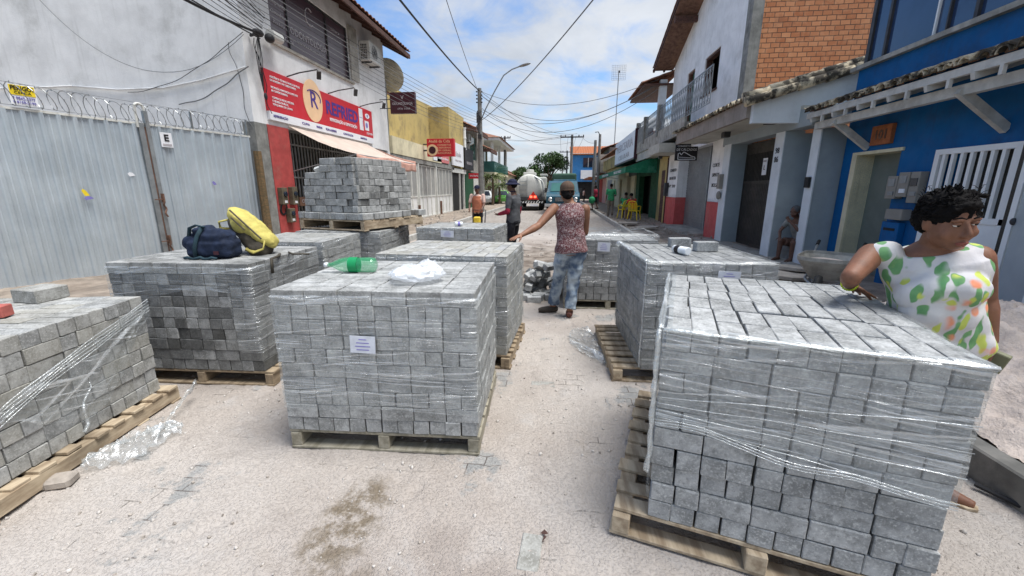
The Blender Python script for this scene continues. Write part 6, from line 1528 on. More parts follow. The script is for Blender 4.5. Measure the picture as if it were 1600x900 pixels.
for b in ind:
    M = brick_M(b); o_ = M.translation; g = MB(); L_ = ROT(0, 0, R(STACKS[b['k']]['a']) + b['r'])
    g.cbox(Matrix(), b['d'], .003, b['tone'], .0015, rb)
    ob = g.build('concrete_paver', 'paver', None)
    ob.location = o_; ob.rotation_euler = (0, 0, R(STACKS[b['k']]['a']) + b['r'])
    lab = b['label'].split()
    tag(ob, ' '.join(lab[:18]), 'paver', GR)
rest = MB()
for b in BR:
    if not b.get('ind'): put_brick(rest, brick_M(b), b['d'], b['tone'], rb)

# tall unwrapped stack standing on another one
KM = TR(-3.72, 5.58, 0) @ ROT(0, 0, R(-17)); KZ = 1.19
kr = random.Random(31)
for ly in range(9):
    w0, w1, d0, d1 = .08, 1.08, .06, 1.1
    if ly == 0: w0, w1, d0, d1 = 0.0, 1.2, 0.0, 1.3
    if ly > 4: w0 = .12
    if ly > 6: w0 = .42
    if ly > 7: d1 = 1.0
    y = d0; row = 0
    for side_ in range(6):
        y = d0 + side_ * .21 if side_ < 5 else d1 - .1
        if y > d1 - .08: continue
        hdr = (ly + side_) % 2 == 0 and side_ in (0, 5)
        x = w0 + (0 if ly % 2 else .0)
        while x < w1 - .06:
            L = .1 if (kr.random() < .35 or w1 - x < .2) else .2
            c = V((x + L / 2 + kr.uniform(-.012, .012), y + (.05 if L > .15 else .1) + kr.uniform(-.012, .012), KZ + (ly + .5) * LH + kr.uniform(-.002, .003)))
            dd = (L - .006, .096 if L > .15 else .195, LH - .003)
            tn = 1.12 * kr.uniform(.82, 1.12) * (.5 if (x > .5 and 1 < ly < 5 and kr.random() < .3) else 1)
            rest.cbox(KM @ TR(*c) @ ROT(0, 0, kr.uniform(-.04, .04)), dd, .006, (tn, kr.uniform(0, .05), kr.random() * 50), .002, kr)
            if L > .15: rest.cbox(KM @ TR(c.x, c.y + .1, c.z), dd, .006, (tn, .02, 3.0), .002, kr)
            x += L
    # the street side
    if ly:
        y = .1
        while y < d1 - .05:
            L = .2 if kr.random() < .5 else .1
            rest.cbox(KM @ TR(w1 - .05 + kr.uniform(-.01, .01) - (.02 if ly > 7 else 0), y + L / 2, KZ + (ly + .5) * LH) @ ROT(0, 0, kr.uniform(-.03, .03)), (.096, L - .005, LH - .003), .006, (1.12 * kr.uniform(.75, 1.1) * (.45 if 1 < ly < 5 and kr.random() < .35 else 1), .02, kr.random() * 50), .002, kr)
            y += L
tag(rest.build('paver_stacks', 'paver', None), 'grey concrete pavers filling the pallet stacks, those too many to count', 'pavers', None, 'stuff')

def loose(M, label, tone=1.1, d=(.198, .098, .088), m='paver', ty=0.0, cat='paver', name='loose_paver', group='loose pavers'):
    g = MB(); g.cbox(Matrix(), d, .005, (tone, ty, rb.random() * 50), .0015, rb)
    o = g.build(name, m, None); o.matrix_basis = M; WM[o.name] = M
    return tag(o, label, cat, group)
loose(KM @ TR(.33, .2, KZ + 7.55 * LH) @ ROT(R(18), R(-20), R(35)), 'pale paver tipped on the left shoulder of the tall unwrapped stack', 1.5)
ET = STACKS['E']['top']; FT = STACKS['F']['top']
loose(TR(-3.49, 2.35, ET + .045) @ ROT(0, 0, R(92)), 'single paver lying loose on top of the front left stack', 1.05, ty=.15)
loose(TR(-3.595, 2.36, ET + .045) @ ROT(0, 0, R(91)), 'second loose paver tight beside the other on the front left stack', 1.0, ty=.15)
loose(TR(-3.30, 1.97, ET + .04) @ ROT(0, 0, R(20)), 'red brick fragment on the front left stack', 1, (.1, .08, .07), 'red_brick', name='brick_piece', cat='brick', group=None)
loose(TR(1.36, 3.98, FT + .045) @ ROT(0, 0, R(6)), 'loose paver on the second right stack beside the white jar', 1.15)
loose(TR(1.2, 4.25, FT + .045) @ ROT(0, 0, R(4)), 'paver behind the loose one on the second right stack', 1.1)
# heap of tipped-out pavers beside the man
hr = random.Random(8)
heap = []
for i in range(37):
    t = i / 37
    if i < 15: x, y, z = hr.uniform(-.55, .12), hr.uniform(5.75, 6.5), .05
    elif i < 27: x, y, z = hr.uniform(-.5, .05), hr.uniform(5.95, 6.45), .17
    elif i < 34: x, y, z = hr.uniform(-.42, -.02), hr.uniform(6.0, 6.35), .32
    else: x, y, z = hr.uniform(-.38, -.1), hr.uniform(6.05, 6.3), .46
    heap.append((x, y, z))
heap[0] = (-.33, 5.72, .045); heap[1] = (-.46, 5.82, .045); heap[2] = (-.08, 5.86, .05); heap[3] = (-.26, 5.92, .05)
heap.sort(key=lambda p: (p[2], p[1]))
lvl = {}
for i, (x, y, z) in enumerate(heap):
    flat = z < .06; k = 'bottom' if z < .1 else ('second' if z < .2 else ('third' if z < .4 else 'top'))
    lvl[k] = lvl.get(k, 0) + 1
    M = TR(x, y, z) @ (ROT(0, 0, hr.uniform(-.3, .3)) if flat and y < 6 else ROT(hr.uniform(-.8, .8), hr.uniform(-.6, .6), hr.uniform(0, 3.1)))
    loose(M, 'tumbled paver, %s from the front in the %s layer of the heap beside the man' % ((ORD + ['fourteenth', 'fifteenth', 'sixteenth'])[lvl[k] - 1], k), hr.uniform(.95, 1.3), group='pavers tipped in a heap')

# ================================================================ PALLETS
def pallet(key, w, d, M, z0, label, long_boards=True, m='wood', h=.125, ext=(0, 0, 0, 0)):
    """M places its near left corner; boards run across x when long_boards else across y"""
    loc = M @ V((w / 2, d / 2, z0)); t = thing('wooden_pallet', label, 'pallet', tuple(loc), 0, 'pallets under the paver stacks')
    rnd = random.Random(ord(key) * 7)
    x0, x1, y0, y1 = -ext[0], w + ext[1], -ext[2], d + ext[3]
    top, bt = .02, .018
    nb = 9 if not long_boards else 8
    if long_boards:   # top boards run along x; stringers along y... seen from the front as three block ends
        for i in range(nb):
            bw = (y1 - y0) / nb; y = y0 + bw * (i + .5); g = MB(); g.cbox(M @ TR((x0 + x1) / 2, y, z0 + h - top / 2) @ ROT(0, rnd.uniform(-.003, .003), rnd.uniform(-.004, .004)), (x1 - x0 + rnd.uniform(-.02, .02), bw - rnd.uniform(.012, .03), top), .003); g.build('deck_board', m, t)
        for x in (x0 + .035, (x0 + x1) / 2, x1 - .035): g = MB(); g.cbox(M @ TR(x, (y0 + y1) / 2, z0 + (h - top + bt) / 2), (.07, y1 - y0 - .01, h - top - bt - .001), .004); g.build('stringer', m, t)
        for y in (y0 + .045, (y0 + y1) / 2, y1 - .045): g = MB(); g.cbox(M @ TR((x0 + x1) / 2, y, z0 + bt / 2), (x1 - x0, .09, bt), .003); g.build('bottom_board', m, t)
    else:
        for i in range(nb):
            bw = (y1 - y0) / nb; y = y0 + bw * (i + .5); g = MB(); g.cbox(M @ TR((x0 + x1) / 2 + rnd.uniform(-.015, .015), y, z0 + h - top / 2) @ ROT(0, rnd.uniform(-.01, .01), rnd.uniform(-.03, .03)), (x1 - x0, bw - rnd.uniform(.045, .065), top), .003); g.build('deck_board', m, t)
        for x in (x0 + .05, (x0 + x1) / 2, x1 - .05): g = MB(); g.cbox(M @ TR(x, (y0 + y1) / 2, z0 + (h - top + bt) / 2), (.08, y1 - y0, h - top - bt - .001), .004); g.build('stringer', m, t)
        for i in range(5):
            y = y0 + .05 + (y1 - y0 - .1) * i / 4; g = MB(); g.cbox(M @ TR((x0 + x1) / 2, y, z0 + bt / 2), (x1 - x0, .09, bt), .003); g.build('bottom_board', m, t)
    return t
S_ = STACKS
pallet('B', 1.2, 1.0, S_['B']['M'], .0, 'wooden pallet under the stack with the green bottle', True, 'wood_grey', .128)
pallet('A', 1.0, 1.2, S_['A']['M'], .01, 'wooden pallet under the stack nearest the camera at right', False, 'wood_pale', .128, (.16, .05, .03, .08))
pallet('D', 1.2, 1.0, S_['D']['M'], .0, 'wooden pallet under the stack with the two bags', True, 'wood', .128, (.0, .06, .0, .0))
MEp = S_['E']['M']
pallet('E', 1.0, 1.2, MEp, .0, 'wooden pallet under the stack at the left edge', False, 'wood_pale', .128, (.05, .07, .05, .08))
pallet('F', 1.0, 1.2, S_['F']['M'], .0, 'wooden pallet with protruding boards under the second right stack', False, 'wood_pale', .128, (.22, .02, -.02, .0))
pallet('C', 1.2, 1.0, S_['C']['M'], .0, 'wooden pallet under the stack behind the green bottle stack', False, 'wood', .128, (.02, .03, .02, .02))
pallet('G', 1.2, 1.0, S_['G']['M'], .0, 'wooden pallet under the stack behind the man', True, 'wood_grey', .128)
pallet('H', 1.0, 1.0, S_['H']['M'], .0, 'wooden pallet under the stack behind the two bags', True, 'wood', .128)
pallet('L', 1.2, 1.2, S_['L']['M'], .0, 'wooden pallet at the ground below the tall double stack', True, 'wood', .128)
pallet('J', 1.2, 1.0, S_['J']['M'], .0, 'wooden pallet under the far stack with the white can', True, 'wood', .128)
pallet('K', 1.2, 1.32, KM, 1.045, 'wooden pallet raised on a stack, carrying the tall unwrapped pavers', True, 'wood_pale', .142)
b = MB(); b.cbox(TR(-2.70, 1.66, .03) @ ROT(0, 0, .4), (.12, .1, .06), .015); b.cbox(TR(-2.78, 1.6, .03) @ ROT(0, .1, .9), (.1, .07, .05), .015)
single(b, 'stone_chunk', 'stone', 'broken stone chunk beside the front left pallet', 'stone', (-2.7, 1.66, 0))

# ================================================================ STRETCH FILM
def film(key, zlo, zhi, label, m='film', faces='flr', off=.012, lip=.05, amp=.006, seed=0):
    s = S_[key]; M = s['M']; w, d = s['w'], s['d']
    t = thing('stretch_wrap', label, 'plastic wrap', tuple(M @ V((w / 2, d / 2, s['z']))), 0, 'clear wrap on the paver stacks')
    g = MB(); P = 2 * (w + d); nu = 150; nv = 34
    def per(q):
        q %= P
        if q < w: return V((q, -off, 0)), V((0, -1, 0))
        q -= w
        if q < d: return V((w + off, q, 0)), V((1, 0, 0))
        q -= d
        if q < w: return V((w - q, d + off, 0)), V((0, 1, 0))
        q -= w
        return V((-off, d - q, 0)), V((-1, 0, 0))
    def f(u, v):
        p, n_ = per(u * P); lo = zlo(u * P / 1.0) if callable(zlo) else zlo
        z = lo + (zhi - lo) * min(1, v * 1.06)
        q = M @ (p + V((0, 0, z)) + n_ * (amp * (fbm(u * 20 + seed, z * 9) + .6 * noise.noise(V((u * 60, z * 40, seed))))) )
        if v > .945: q = M @ (p * 1.0 - n_ * (lip * (v - .945) / .055 + off) + V((0, 0, zhi + .006 + .004 * noise.noise(V((u * 50, 1, seed))))))
        return q
    g.grid(f, nu, nv); g.build('film_sheet', m, t, smooth=True)
    g = MB()
    for (cx, cy) in (((0, 0),) if key in 'AF' else ()):
        pts = [M @ V((cx + (-.012 if cx == 0 else .012), -.012, z)) + V((noise.noise(V((z * 9, cx, seed))) * .006, noise.noise(V((z * 7, 3 + cx, seed))) * .006, 0)) for z in [(zlo(0 if cx == 0 else w) if callable(zlo) else zlo) + k * .04 for k in range(200)] if z < zhi]
        if len(pts) > 2: g.tube(pts, .006, 6)
    if g.v: g.build('bunched_edge', 'film_thick', t, smooth=True)
    return t
def waves(base, amp, seed): return lambda q: base + amp * noise.noise(V((q * 2.3, seed, 0))) + amp * .4 * noise.noise(V((q * 9, seed, 4)))
fa = film('A', lambda q: .62 - .10 * (q if q < 1 else max(0, 2 - q)) + .04 * noise.noise(V((q * 3, 0, 0))) if q < 2.2 else .25 + .06 * noise.noise(V((q * 3, 2, 0))), 1.045, 'clear wrap round the upper half of the stack nearest the camera', m='film_a', amp=.006, lip=.035, seed=1)
g = MB(); M = S_['A']['M']
for rr, o2 in ((.011, 0), (.007, .014), (.006, -.012)):
    g.tube([M @ V((-.015 + .012 * noise.noise(V((k * .3, o2 * 50, 1))), -.015 + o2, 1.045 - k * .03)) for k in range(23)], [rr * (1 + .4 * noise.noise(V((k * .5, rr * 99, 2)))) for k in range(23)], 8)
    g.tube([M @ V((-.012 + o2 * .5 + .008 * noise.noise(V((k * .4, 3, o2 * 50))), k * .05, 1.047 + .006 * noise.noise(V((k * .5, 4, 4))))) for k in range(25)], [rr * .8] * 25, 8)
    g.tube([M @ V((k * .05, -.014 + o2 * .4 + .008 * noise.noise(V((k * .4, 5, o2 * 50))), 1.046 + .005 * noise.noise(V((k * .5, 8, 4))))) for k in range(21)], [rr * .6 * (1 + .5 * math.sin(k))for k in range(21)], 6)
for k in range(3): g.tube([M @ V((q * .05, -.02, .62 - .10 * q * .05 + .04 * noise.noise(V((q * .15, 0, 0))) + k * .012)) for q in range(21)], .0025, 5)
for k in range(4): g.tube([M @ V((q * .05, -.019, .66 + .03 * k + (.012 * k - .02) * q * .3 + .003 * math.sin(q * .7 + k))) for q in range(21)], .002 + .0006 * (k % 2), 4)
g.build('rolled_edge', 'film_thick', fa, smooth=True)
fb = film('B', waves(.29, .03, 2), 1.0, 'clear streaky wrap round the stack with the green bottle', seed=2, lip=.0)
fc = film('C', waves(.2, .03, 3), 1.02, 'clear wrap round the stack behind the green bottle stack', seed=3)
fd = film('D', lambda q: .3 if q > 1.0 and q < 2.3 else .62 + .2 * math.sin(q * 2), 1.0, 'loose clear wrap round the right end of the stack under the bags', seed=4)
ff = film('F', waves(.16, .02, 5), 1.045, 'clear wrap round the second stack on the right', seed=5, amp=.009)
g = MB(); M = S_['F']['M']
for rr, o2 in ((.013, 0), (.009, .02)):
    g.tube([M @ V((-.01 + o2, k * .05, 1.046 + .01 * noise.noise(V((k * .5, 4, o2 * 30))))) for k in range(25)], [rr * (1 + .5 * noise.noise(V((k * .6, 2, 2)))) for k in range(25)], 8)
g.ell(M @ V((0, 1.18, 1.03)), (.045, .04, .035)); g.build('rolled_edge', 'film_thick', ff, smooth=True)
fg = film('G', waves(.36, .02, 6), 1.02, 'clear wrap round the stack behind the man', seed=6)
fh = film('H', waves(.3, .02, 7), 1.02, 'clear wrap round the stack behind the two bags', seed=7)
fl = film('L', waves(.3, .02, 8), 1.02, 'clear wrap round the lower stack of the double pile', seed=8)
fj = film('J', waves(.2, .02, 9), 1.04, 'clear wrap round the far stack with the white can', seed=9)
def label_sheet(key, u, z, w, h, parent, face='f'):
    M = S_[key]['M']; g = MB(); g.box((0, 0, 0), (w, .002, h), M @ TR(u, -.022, z) @ ROT(0, R(2), 0)); o = g.build('label_sheet', 'paper', parent)
    g = MB()
    for k in range(4): g.box((0, -.0015, h * (.3 - .2 * k)), (w * (.3 if k == 0 else .6 - .1 * (k % 2)), .001, h * .05), M @ TR(u, -.022, z) @ ROT(0, R(2), 0))
    g.build('printed_line', 'sign_violet', o)
label_sheet('B', .535, .72, .15, .105, fb); label_sheet('F', .62, .93, .17, .1, ff); label_sheet('G', .5, .86, .16, .12, fg); label_sheet('J', .5, .95, .2, .1, fj)
# torn film on the front left stack, on its street side
s = S_['E']; M = s['M']; w, d = s['w'], s['d']
t = thing('torn_wrap', 'torn clear wrap stretched diagonally over the front left stack', 'plastic wrap', tuple(M @ V((w, .8, .5))), 0)
g = MB()
def fe(u, v):
    y = .18 + 1.04 * u; hi = .50 + .32 * u ** .85; lo = .46 - .27 * max(0, math.sin(math.pi * min(1, u * 1.15))) ** 1.4 + .12 * u + .03 * noise.noise(V((u * 14, 1, 1)))
    if u > .75: lo += .5 * (u - .75)
    z = lo + (hi - lo) * v
    return M @ V((w + .014 + .014 * abs(fbm(u * 6, v * 5, 2)) + .02 * math.sin(math.pi * u) * (1 - v), y, z))
g.grid(fe, 70, 26); g.build('film_sheet', 'film2', t, smooth=True)
g = MB()
for k in range(5): g.tube([M @ V((w + .02, .18 + 1.04 * q / 14, .50 + .32 * (q / 14) ** .85 - k * .018 + .004 * math.sin(q + k))) for q in range(15)], .0035, 5)
g.tube([M @ V((w + .03 + .006 * math.sin(q * 2), .56 + .02 * math.sin(q * 1.1) + .012 * q, .17 + q * .035)) for q in range(9)], [.012 - .001 * q for q in range(9)], 7)
g.build('bunched_edge', 'film_thick', t, smooth=True)
def crumple(name, pts_fn, label, m, cat, loc, nu=46, nv=20, solid=0):
    g = MB(); g.grid(pts_fn, nu, nv); return single(g, name, m, label, cat, loc, smooth=True)
def cf1(u, v):
    a = V((-2.72, 1.80, 0)).lerp(V((-2.50, 2.2, 0)), u); n_ = V((.7, -.7, 0)); wd = .10 * math.sin(math.pi * min(1, max(.05, u))) + .06
    p = a + n_ * (v - .5) * 2 * wd + V((.05 * fbm(u * 3, v, 1), .05 * fbm(u * 3, v, 2), 0)); p.z = .015 + .075 * abs(fbm(u * 5, v * 4, 5)) + .03 * math.sin(math.pi * v); return p
crumple('loose_wrap', cf1, 'crumpled clear film lying on the sand by the front left pallet', 'film_thick', 'plastic film', (-2.5, 1.9, 0))
def cf2(u, v):
    a = V((-2.62, 2.15, 0)).lerp(V((-2.76, 2.62, 0)), u); p = a + V((.7, -.7, 0)) * (v - .5) * .12; p.z = .12 - .1 * (1 - u) + .02 * fbm(u * 5, v * 3, 1) + (.06 if v > .5 else 0) * u; return p
crumple('loose_wrap', cf2, 'strip of clear film trailing from the front left pallet corner', 'film2', 'plastic film', (-2.7, 2.4, 0))
def cf3(u, v):
    a = V((.28, 4.6, 0)).lerp(V((.52, 3.62, 0)), u); wd = .07 + .13 * math.sin(math.pi * u); p = a + V((1, .1, 0)) * (v - .6) * 2 * wd + V((.04 * fbm(u * 4, v, 1), 0, 0)); p.z = .012 + .06 * abs(fbm(u * 7, v * 4, 5)); return p
crumple('loose_wrap', cf3, 'crumpled clear film on the ground by the second right pallet', 'film2', 'plastic film', (.4, 4.1, 0))

# ================================================================ THINGS ON THE STACKS
BT = S_['B']['top']
t = thing('soda_bottle', 'empty green plastic soda bottle lying on the centre stack', 'bottle', (-1.42, 2.66, BT), 0)
Mb = TR(-1.60, 2.64, BT + .052) @ ROT(0, R(90), R(6))
prof = [(.001, .0), (.013, .002), (.014, .03), (.02, .05), (.045, .1), (.052, .14), (.052, .2), (.049, .22), (.052, .24), (.052, .31), (.048, .34), (.03, .35), (.005, .345)]
b = MB(); b.lathe(prof, Mb, 28, False); b.build('bottle_body', 'bottle', t, smooth=True)
b = MB(); b.lathe([(.0535, .165), (.0535, .225)], Mb, 28, False); b.build('bottle_label', 'bottle_label', t, smooth=True)
b = MB(); b.lathe([(.015, -.012), (.016, .012)], Mb, 16); b.build('cap', 'sign_white', t, smooth=True)
def bag(u, v):
    a = 2 * math.pi * u; ph = math.pi * v; r = .15 * (1 + .3 * fbm(math.cos(a) * 1.5 + 3, math.sin(a) * 1.5, v * 4)); h = .052
    p = V((-.88 + r * 1.1 * math.sin(ph) * math.cos(a), 2.42 + r * .8 * math.sin(ph) * math.sin(a), BT + .008 + max(0, h * (.5 - .5 * math.cos(math.pi - ph)) * 1.5 * (1 + .5 * fbm(math.cos(a) * 3, math.sin(a) * 3, v * 6)) * (1 if v < .6 else max(0, (1 - v) * 2.5)))))
    return p
g = MB(); g.grid(bag, 60, 30)
def bag2(u, v): return V((-.94 + .2 * u + .02 * fbm(u * 5, v * 4), 2.48 + .07 * v, BT + .05 + .07 * math.sin(math.pi * u) * (.6 + .4 * v) + .02 * fbm(u * 9, v * 6, 3)))
g.grid(bag2, 26, 12)
single(g, 'plastic_bag', 'bag_film', 'crumpled translucent white plastic bag on the centre stack', 'plastic bag', (-.88, 2.42, BT), smooth=True)
# bags on the left stack
DT = S_['D']['top']
def blobmesh(mb, voxel, sm=2, disp=0.0, dsc=10.0, seed=0.0, dec=None):
    """fuse overlapping closed shapes into one continuous skin"""
    me = bpy.data.meshes.new('tmp'); me.from_pydata([tuple(v) for v in mb.v], [], mb.f); me.update()
    o = bpy.data.objects.new('tmp', me); COL.objects.link(o)
    r = o.modifiers.new('r', 'REMESH'); r.mode = 'VOXEL'; r.voxel_size = voxel; r.adaptivity = 0
    if sm: q = o.modifiers.new('s', 'SMOOTH'); q.factor = .6; q.iterations = sm
    dg = bpy.context.evaluated_depsgraph_get(); dg.update()
    ev = bpy.data.meshes.new_from_object(o.evaluated_get(dg)); bpy.data.objects.remove(o); bpy.data.meshes.remove(me)
    out = MB(); out.v = [v.co.copy() for v in ev.vertices]; out.f = [tuple(p.vertices) for p in ev.polygons]
    if disp:
        ns = [v.normal.copy() for v in ev.vertices]
        for i, v in enumerate(out.v):
            p = v * dsc + V((seed, 0, 0)); out.v[i] = v + ns[i] * disp * (noise.noise(p) + .5 * noise.noise(p * 2.1))
    bpy.data.meshes.remove(ev)
    return out
t = thing('navy_bag', 'navy blue cloth bag sitting on the left stack beside the yellow backpack', 'bag', (-2.92, 3.12, DT), 0)
g = MB(); Mn = TR(-2.9, 3.13, DT) @ ROT(0, 0, R(2))
g.cbox(Mn @ TR(.02, 0, .085), (.38, .22, .17), .04); g.cbox(Mn @ TR(.05, 0, .175), (.29, .19, .12), .045); g.ell(Mn @ V((-.14, 0, .12)), (.09, .09, .08))
g.cbox(Mn @ TR(-.05, 0, .235) @ ROT(0, R(-8), 0), (.17, .1, .06), .02)
blobmesh(g, .008, 3, .012, 14).build('bag_body', 'navy', t, smooth=True)
b = MB(); b.tube([Mn @ V(p) for p in ((-.05, -.125, .0), (-.045, -.128, .1), (-.02, -.112, .19), (.0, -.07, .26))], .016, 6, flat=.3); b.tube([Mn @ V(p) for p in ((-.15, -.05, .17), (-.12, -.06, .25), (-.05, -.07, .275), (.02, -.07, .26))], .014, 6, flat=.5)
b.tube([Mn @ V((-.15 + .035 * k, -.125 - .01 * (k % 2), .012 + .008 * math.sin(k * 2))) for k in range(9)], .012, 6); b.build('strap', 'navy2', t, smooth=True)
b = MB(); b.box((0, 0, 0), (.045, .003, .03), Mn @ TR(.12, -.112, .055)); b.build('patch', 'sign_maroon', t)
t = thing('yellow_backpack', 'yellow and dark brown backpack leaning behind the navy bag', 'backpack', (-2.62, 3.35, DT), 0)
g = MB(); My = TR(-2.56, 3.38, DT + .055) @ ROT(R(-4), R(-46), R(6))
By = My.to_3x3().to_4x4()
g.ell(My @ V((-.04, 0, .14)), (.10, .125, .17), By); g.ell(My @ V((-.03, 0, .28)), (.085, .115, .15), By); g.ell(My @ V((-.05, -.05, .05)), (.09, .09, .09))
blobmesh(g, .008, 3, .012, 12, 5).build('bag_body', 'olive', t, smooth=True)
g = MB(); g.ell(My @ V((.035, 0, .21)), (.065, .13, .25), By); g.ell(My @ V((.02, 0, .34)), (.07, .12, .13), By); g.ell(My @ V((.0, -.06, .29)), (.07, .07, .1), By); g.ell(My @ V((.05, .0, .06)), (.05, .11, .08), By)
yo = blobmesh(g, .007, 3, .008, 16, 9).build('yellow_panel', 'yellow_cloth', t, smooth=True)
b = MB(); b.tube([My @ V((.07, -.13, .05 + .035 * k)) for k in range(11)], .007, 6); b.tube([My @ V((.03, -.135, .2 + .03 * k)) for k in range(6)], .006, 6); b.build('zip', 'olive', yo)
b = MB(); b.tube([My @ V(p) for p in ((-.1, -.12, .1), (-.06, -.14, .02), (.02, -.14, -.02), (.08, -.13, .02))], .018, 6, flat=.4); b.tube([My @ V(p) for p in ((-.12, .0, .36), (-.17, -.03, .42), (-.13, -.04, .46), (-.05, -.02, .41))], .016, 6, flat=.5)
b.build('strap', 'yellow_cloth', t, smooth=True)
b = MB(); b.tube([(-2.42, 3.42, DT + .01), (-2.3, 3.3, DT + .012), (-2.16, 3.32, DT + .012)], .008, 5); b.tube([(-2.42, 3.3, DT + .01), (-2.36, 3.2, DT + .012), (-2.37, 3.12, DT + .0), (-2.36, 3.1, DT - .12)], .012, 5)
single(b, 'loose_strap', 'olive', 'dark strap trailing over the edge right of the yellow backpack', 'strap', (-2.3, 3.3, DT), smooth=True)
t = thing('white_jar', 'white plastic jar with dark label lying on the second right stack', 'jar', (1.08, 3.78, FT), 0)
Mj = TR(1.05, 3.86, FT + .036) @ ROT(R(90), 0, R(22))
b = MB(); b.lathe([(.01, 0), (.034, .004), (.034, .15), (.01, .152)], Mj, 20); b.build('jar_body', 'white_cup', t, smooth=True)
b = MB(); b.lathe([(.0345, .035), (.0345, .09)], Mj, 20, False); b.build('jar_label', 'sign_black', t); b = MB(); b.lathe([(.036, .15), (.036, .185), (.03, .19)], Mj, 20); b.build('lid', 'white_cup', t)
t = thing('drink_can', 'white and blue can lying on the far stack', 'can', (-1.53, 6.25, S_['J']['top']), 0)
Mj = TR(-1.6, 6.25, S_['J']['top'] + .036) @ ROT(0, R(90), R(20))
b = MB(); b.lathe([(.026, 0), (.034, .01), (.034, .11), (.026, .12)], Mj, 18); b.build('can_body', 'white_cup', t, smooth=True); b = MB(); b.lathe([(.0345, .04), (.0345, .08)], Mj, 18, False); b.build('can_print', 'sign_violet', t)
# ================================================================ SAND, SLABS, RUBBLE
g = MB()
def heap_(u, v):
    x = 2.54 + 2.3 * u; y = 1.5 + 3.7 * v
    e = max(0, math.sin(math.pi * min(1, max(0, u * .97 + .03)))) ** .8 * max(0, math.sin(math.pi * v)) ** .7
    z = .10 + .52 * e * (1 + .35 * fbm(x * 1.7, y * 1.7)) + .05 * e ** .3 * fbm(x * 6, y * 6, 2, 5) + .045 * e ** .4 * abs(fbm(x * 11, y * 11, 7)) + .02 * fbm(x * 24, y * 24, 4)
    return V((x, y, z))
g.grid(heap_, 110, 150); single(g, 'sand_heap', 'sand', 'heap of lumpy pinkish sand against the gate at right', 'sand heap', (3.6, 3.7, .1), smooth=True)
rs = random.Random(17)
for i, (x, y, w, d, rz, z, lb) in enumerate(((3.75, 7.0, 1.1, .6, .1, .2, 'broad pale slab lying on the pavement left of the wheelbarrow'), (4.05, 7.35, .9, .5, -.2, .26, 'upper slab lapped over the broad pale one'), (3.2, 15.6, 1.0, .5, .3, .2, 'flat slab on the earth before the shoe shop'), (3.9, 8.2, .7, .45, .5, .2, 'slab at the foot of the pale pillar'), (2.85, 17.5, .9, .5, -.1, .2, 'far flat slab near the yellow chairs'), (3.5, 9.6, .8, .5, .9, .18, 'cracked slab by the brown gate'))):
    g = MB(); p = []
    for k in range(7): a = k / 7 * 6.28; p.append(((w / 2) * math.cos(a) * rs.uniform(.85, 1.15), (d / 2) * math.sin(a) * rs.uniform(.85, 1.2)))
    g.prism(p, .055, TR(x, y, z) @ ROT(rs.uniform(-.05, .05), rs.uniform(-.06, .06), rz)); single(g, 'stone_slab', 'slab', lb, 'slab', (x, y, z), 'slabs on the right pavement', bevel=.006)
g = MB()
def stone(g, x, y, z, s):
    M = TR(x, y, z) @ ROT(rs.uniform(0, 3), rs.uniform(0, 3), rs.uniform(0, 3)); k = [rs.uniform(.6, 1.2) for _ in range(8)]
    vs = [M @ V((i * s * k[n % 8] / 2, j * s * k[(n + 3) % 8] / 2.4, l * s * k[(n + 5) % 8] / 3)) for n, (i, j, l) in enumerate([(a, b_, c) for a in (-1, 1) for b_ in (-1, 1) for c in (-1, 1)])]
    g.add(vs, [(0, 1, 3, 2), (4, 6, 7, 5), (0, 4, 5, 1), (2, 3, 7, 6), (0, 2, 6, 4), (1, 5, 7, 3)])
for k in range(900):      # rubble on both pavements
    if rs.random() < .6: x, y = rs.uniform(2.6, 4.6), 5.2 + rs.random() ** 1.4 * 22
    else: x, y = rs.uniform(-6.9, -4.8), 6 + rs.random() * 22
    stone(g, x, y, .155, .02 + .1 * rs.random() ** 4)
for k in range(420):
    x, y = rs.uniform(-4, 2.2), 6.8 + rs.random() * 8; stone(g, x, y, .012, .015 + .07 * rs.random() ** 4)
tag(g.build('rubble', 'stone'), 'broken stones and rubble scattered on pavements and dug-up road', 'rubble', None, 'stuff')
g = MB()
for k in range(1500):
    y = .75 + rs.random() ** 1.3 * 5.5; x = rs.uniform(-3.2, 2.2); s = .004 + .014 * rs.random() ** 5
    stone(g, x, y, ground_z(x, y) + s * .2, s)
cr = MB()
for k in range(3200):
    y = .75 + rs.random() ** 1.2 * 4.5; x = rs.uniform(-3.2, 2.2)
    if fbm(x * 1.5, y * 1.5, 8) < -.05 and k % 4: continue
    s = .006 + .018 * rs.random() ** 4; stone(cr, x, y, ground_z(x, y) + s * .12, s)
tag(cr.build('sand_lumps', 'sand_crumb', smooth=True), 'pale crumbs and lumps of sand on the road', 'sand', None, 'stuff')
tag(g.build('grit', 'stone'), 'fine grit and pebbles on the sandy road', 'grit', None, 'stuff')
for i, (pts, r, lb) in enumerate((([(-.62, 6.6, .03), (-.45, 6.75, .05), (-.2, 7.2, .06)], .02, 'dark stick on the road behind the heap of pavers'), ([(2.95, 2.6, .2), (3.1, 2.55, .19), (3.3, 2.62, .2)], .012, 'dark stick on the sand right of the front stack'), ([(3.0, 8.4, .18), (3.3, 8.9, .2), (3.6, 9.1, .19)], .015, 'crooked stick on the right pavement'))):
    b = MB(); b.tube(pts, [r, r * .8, r * .5], 6); single(b, 'stick', 'stick', lb, 'stick', pts[1])
b = MB(); b.tube([(2.3, 2.2, .03), (2.42, 1.95, .03), (2.4, 1.75, .03), (2.3, 1.5, .025), (2.2, 1.2, .02)], .014, 6); single(b, 'ground_cable', 'cable', 'black cable lying along the dark kerb at lower right', 'cable', (2.4, 1.8, .03))
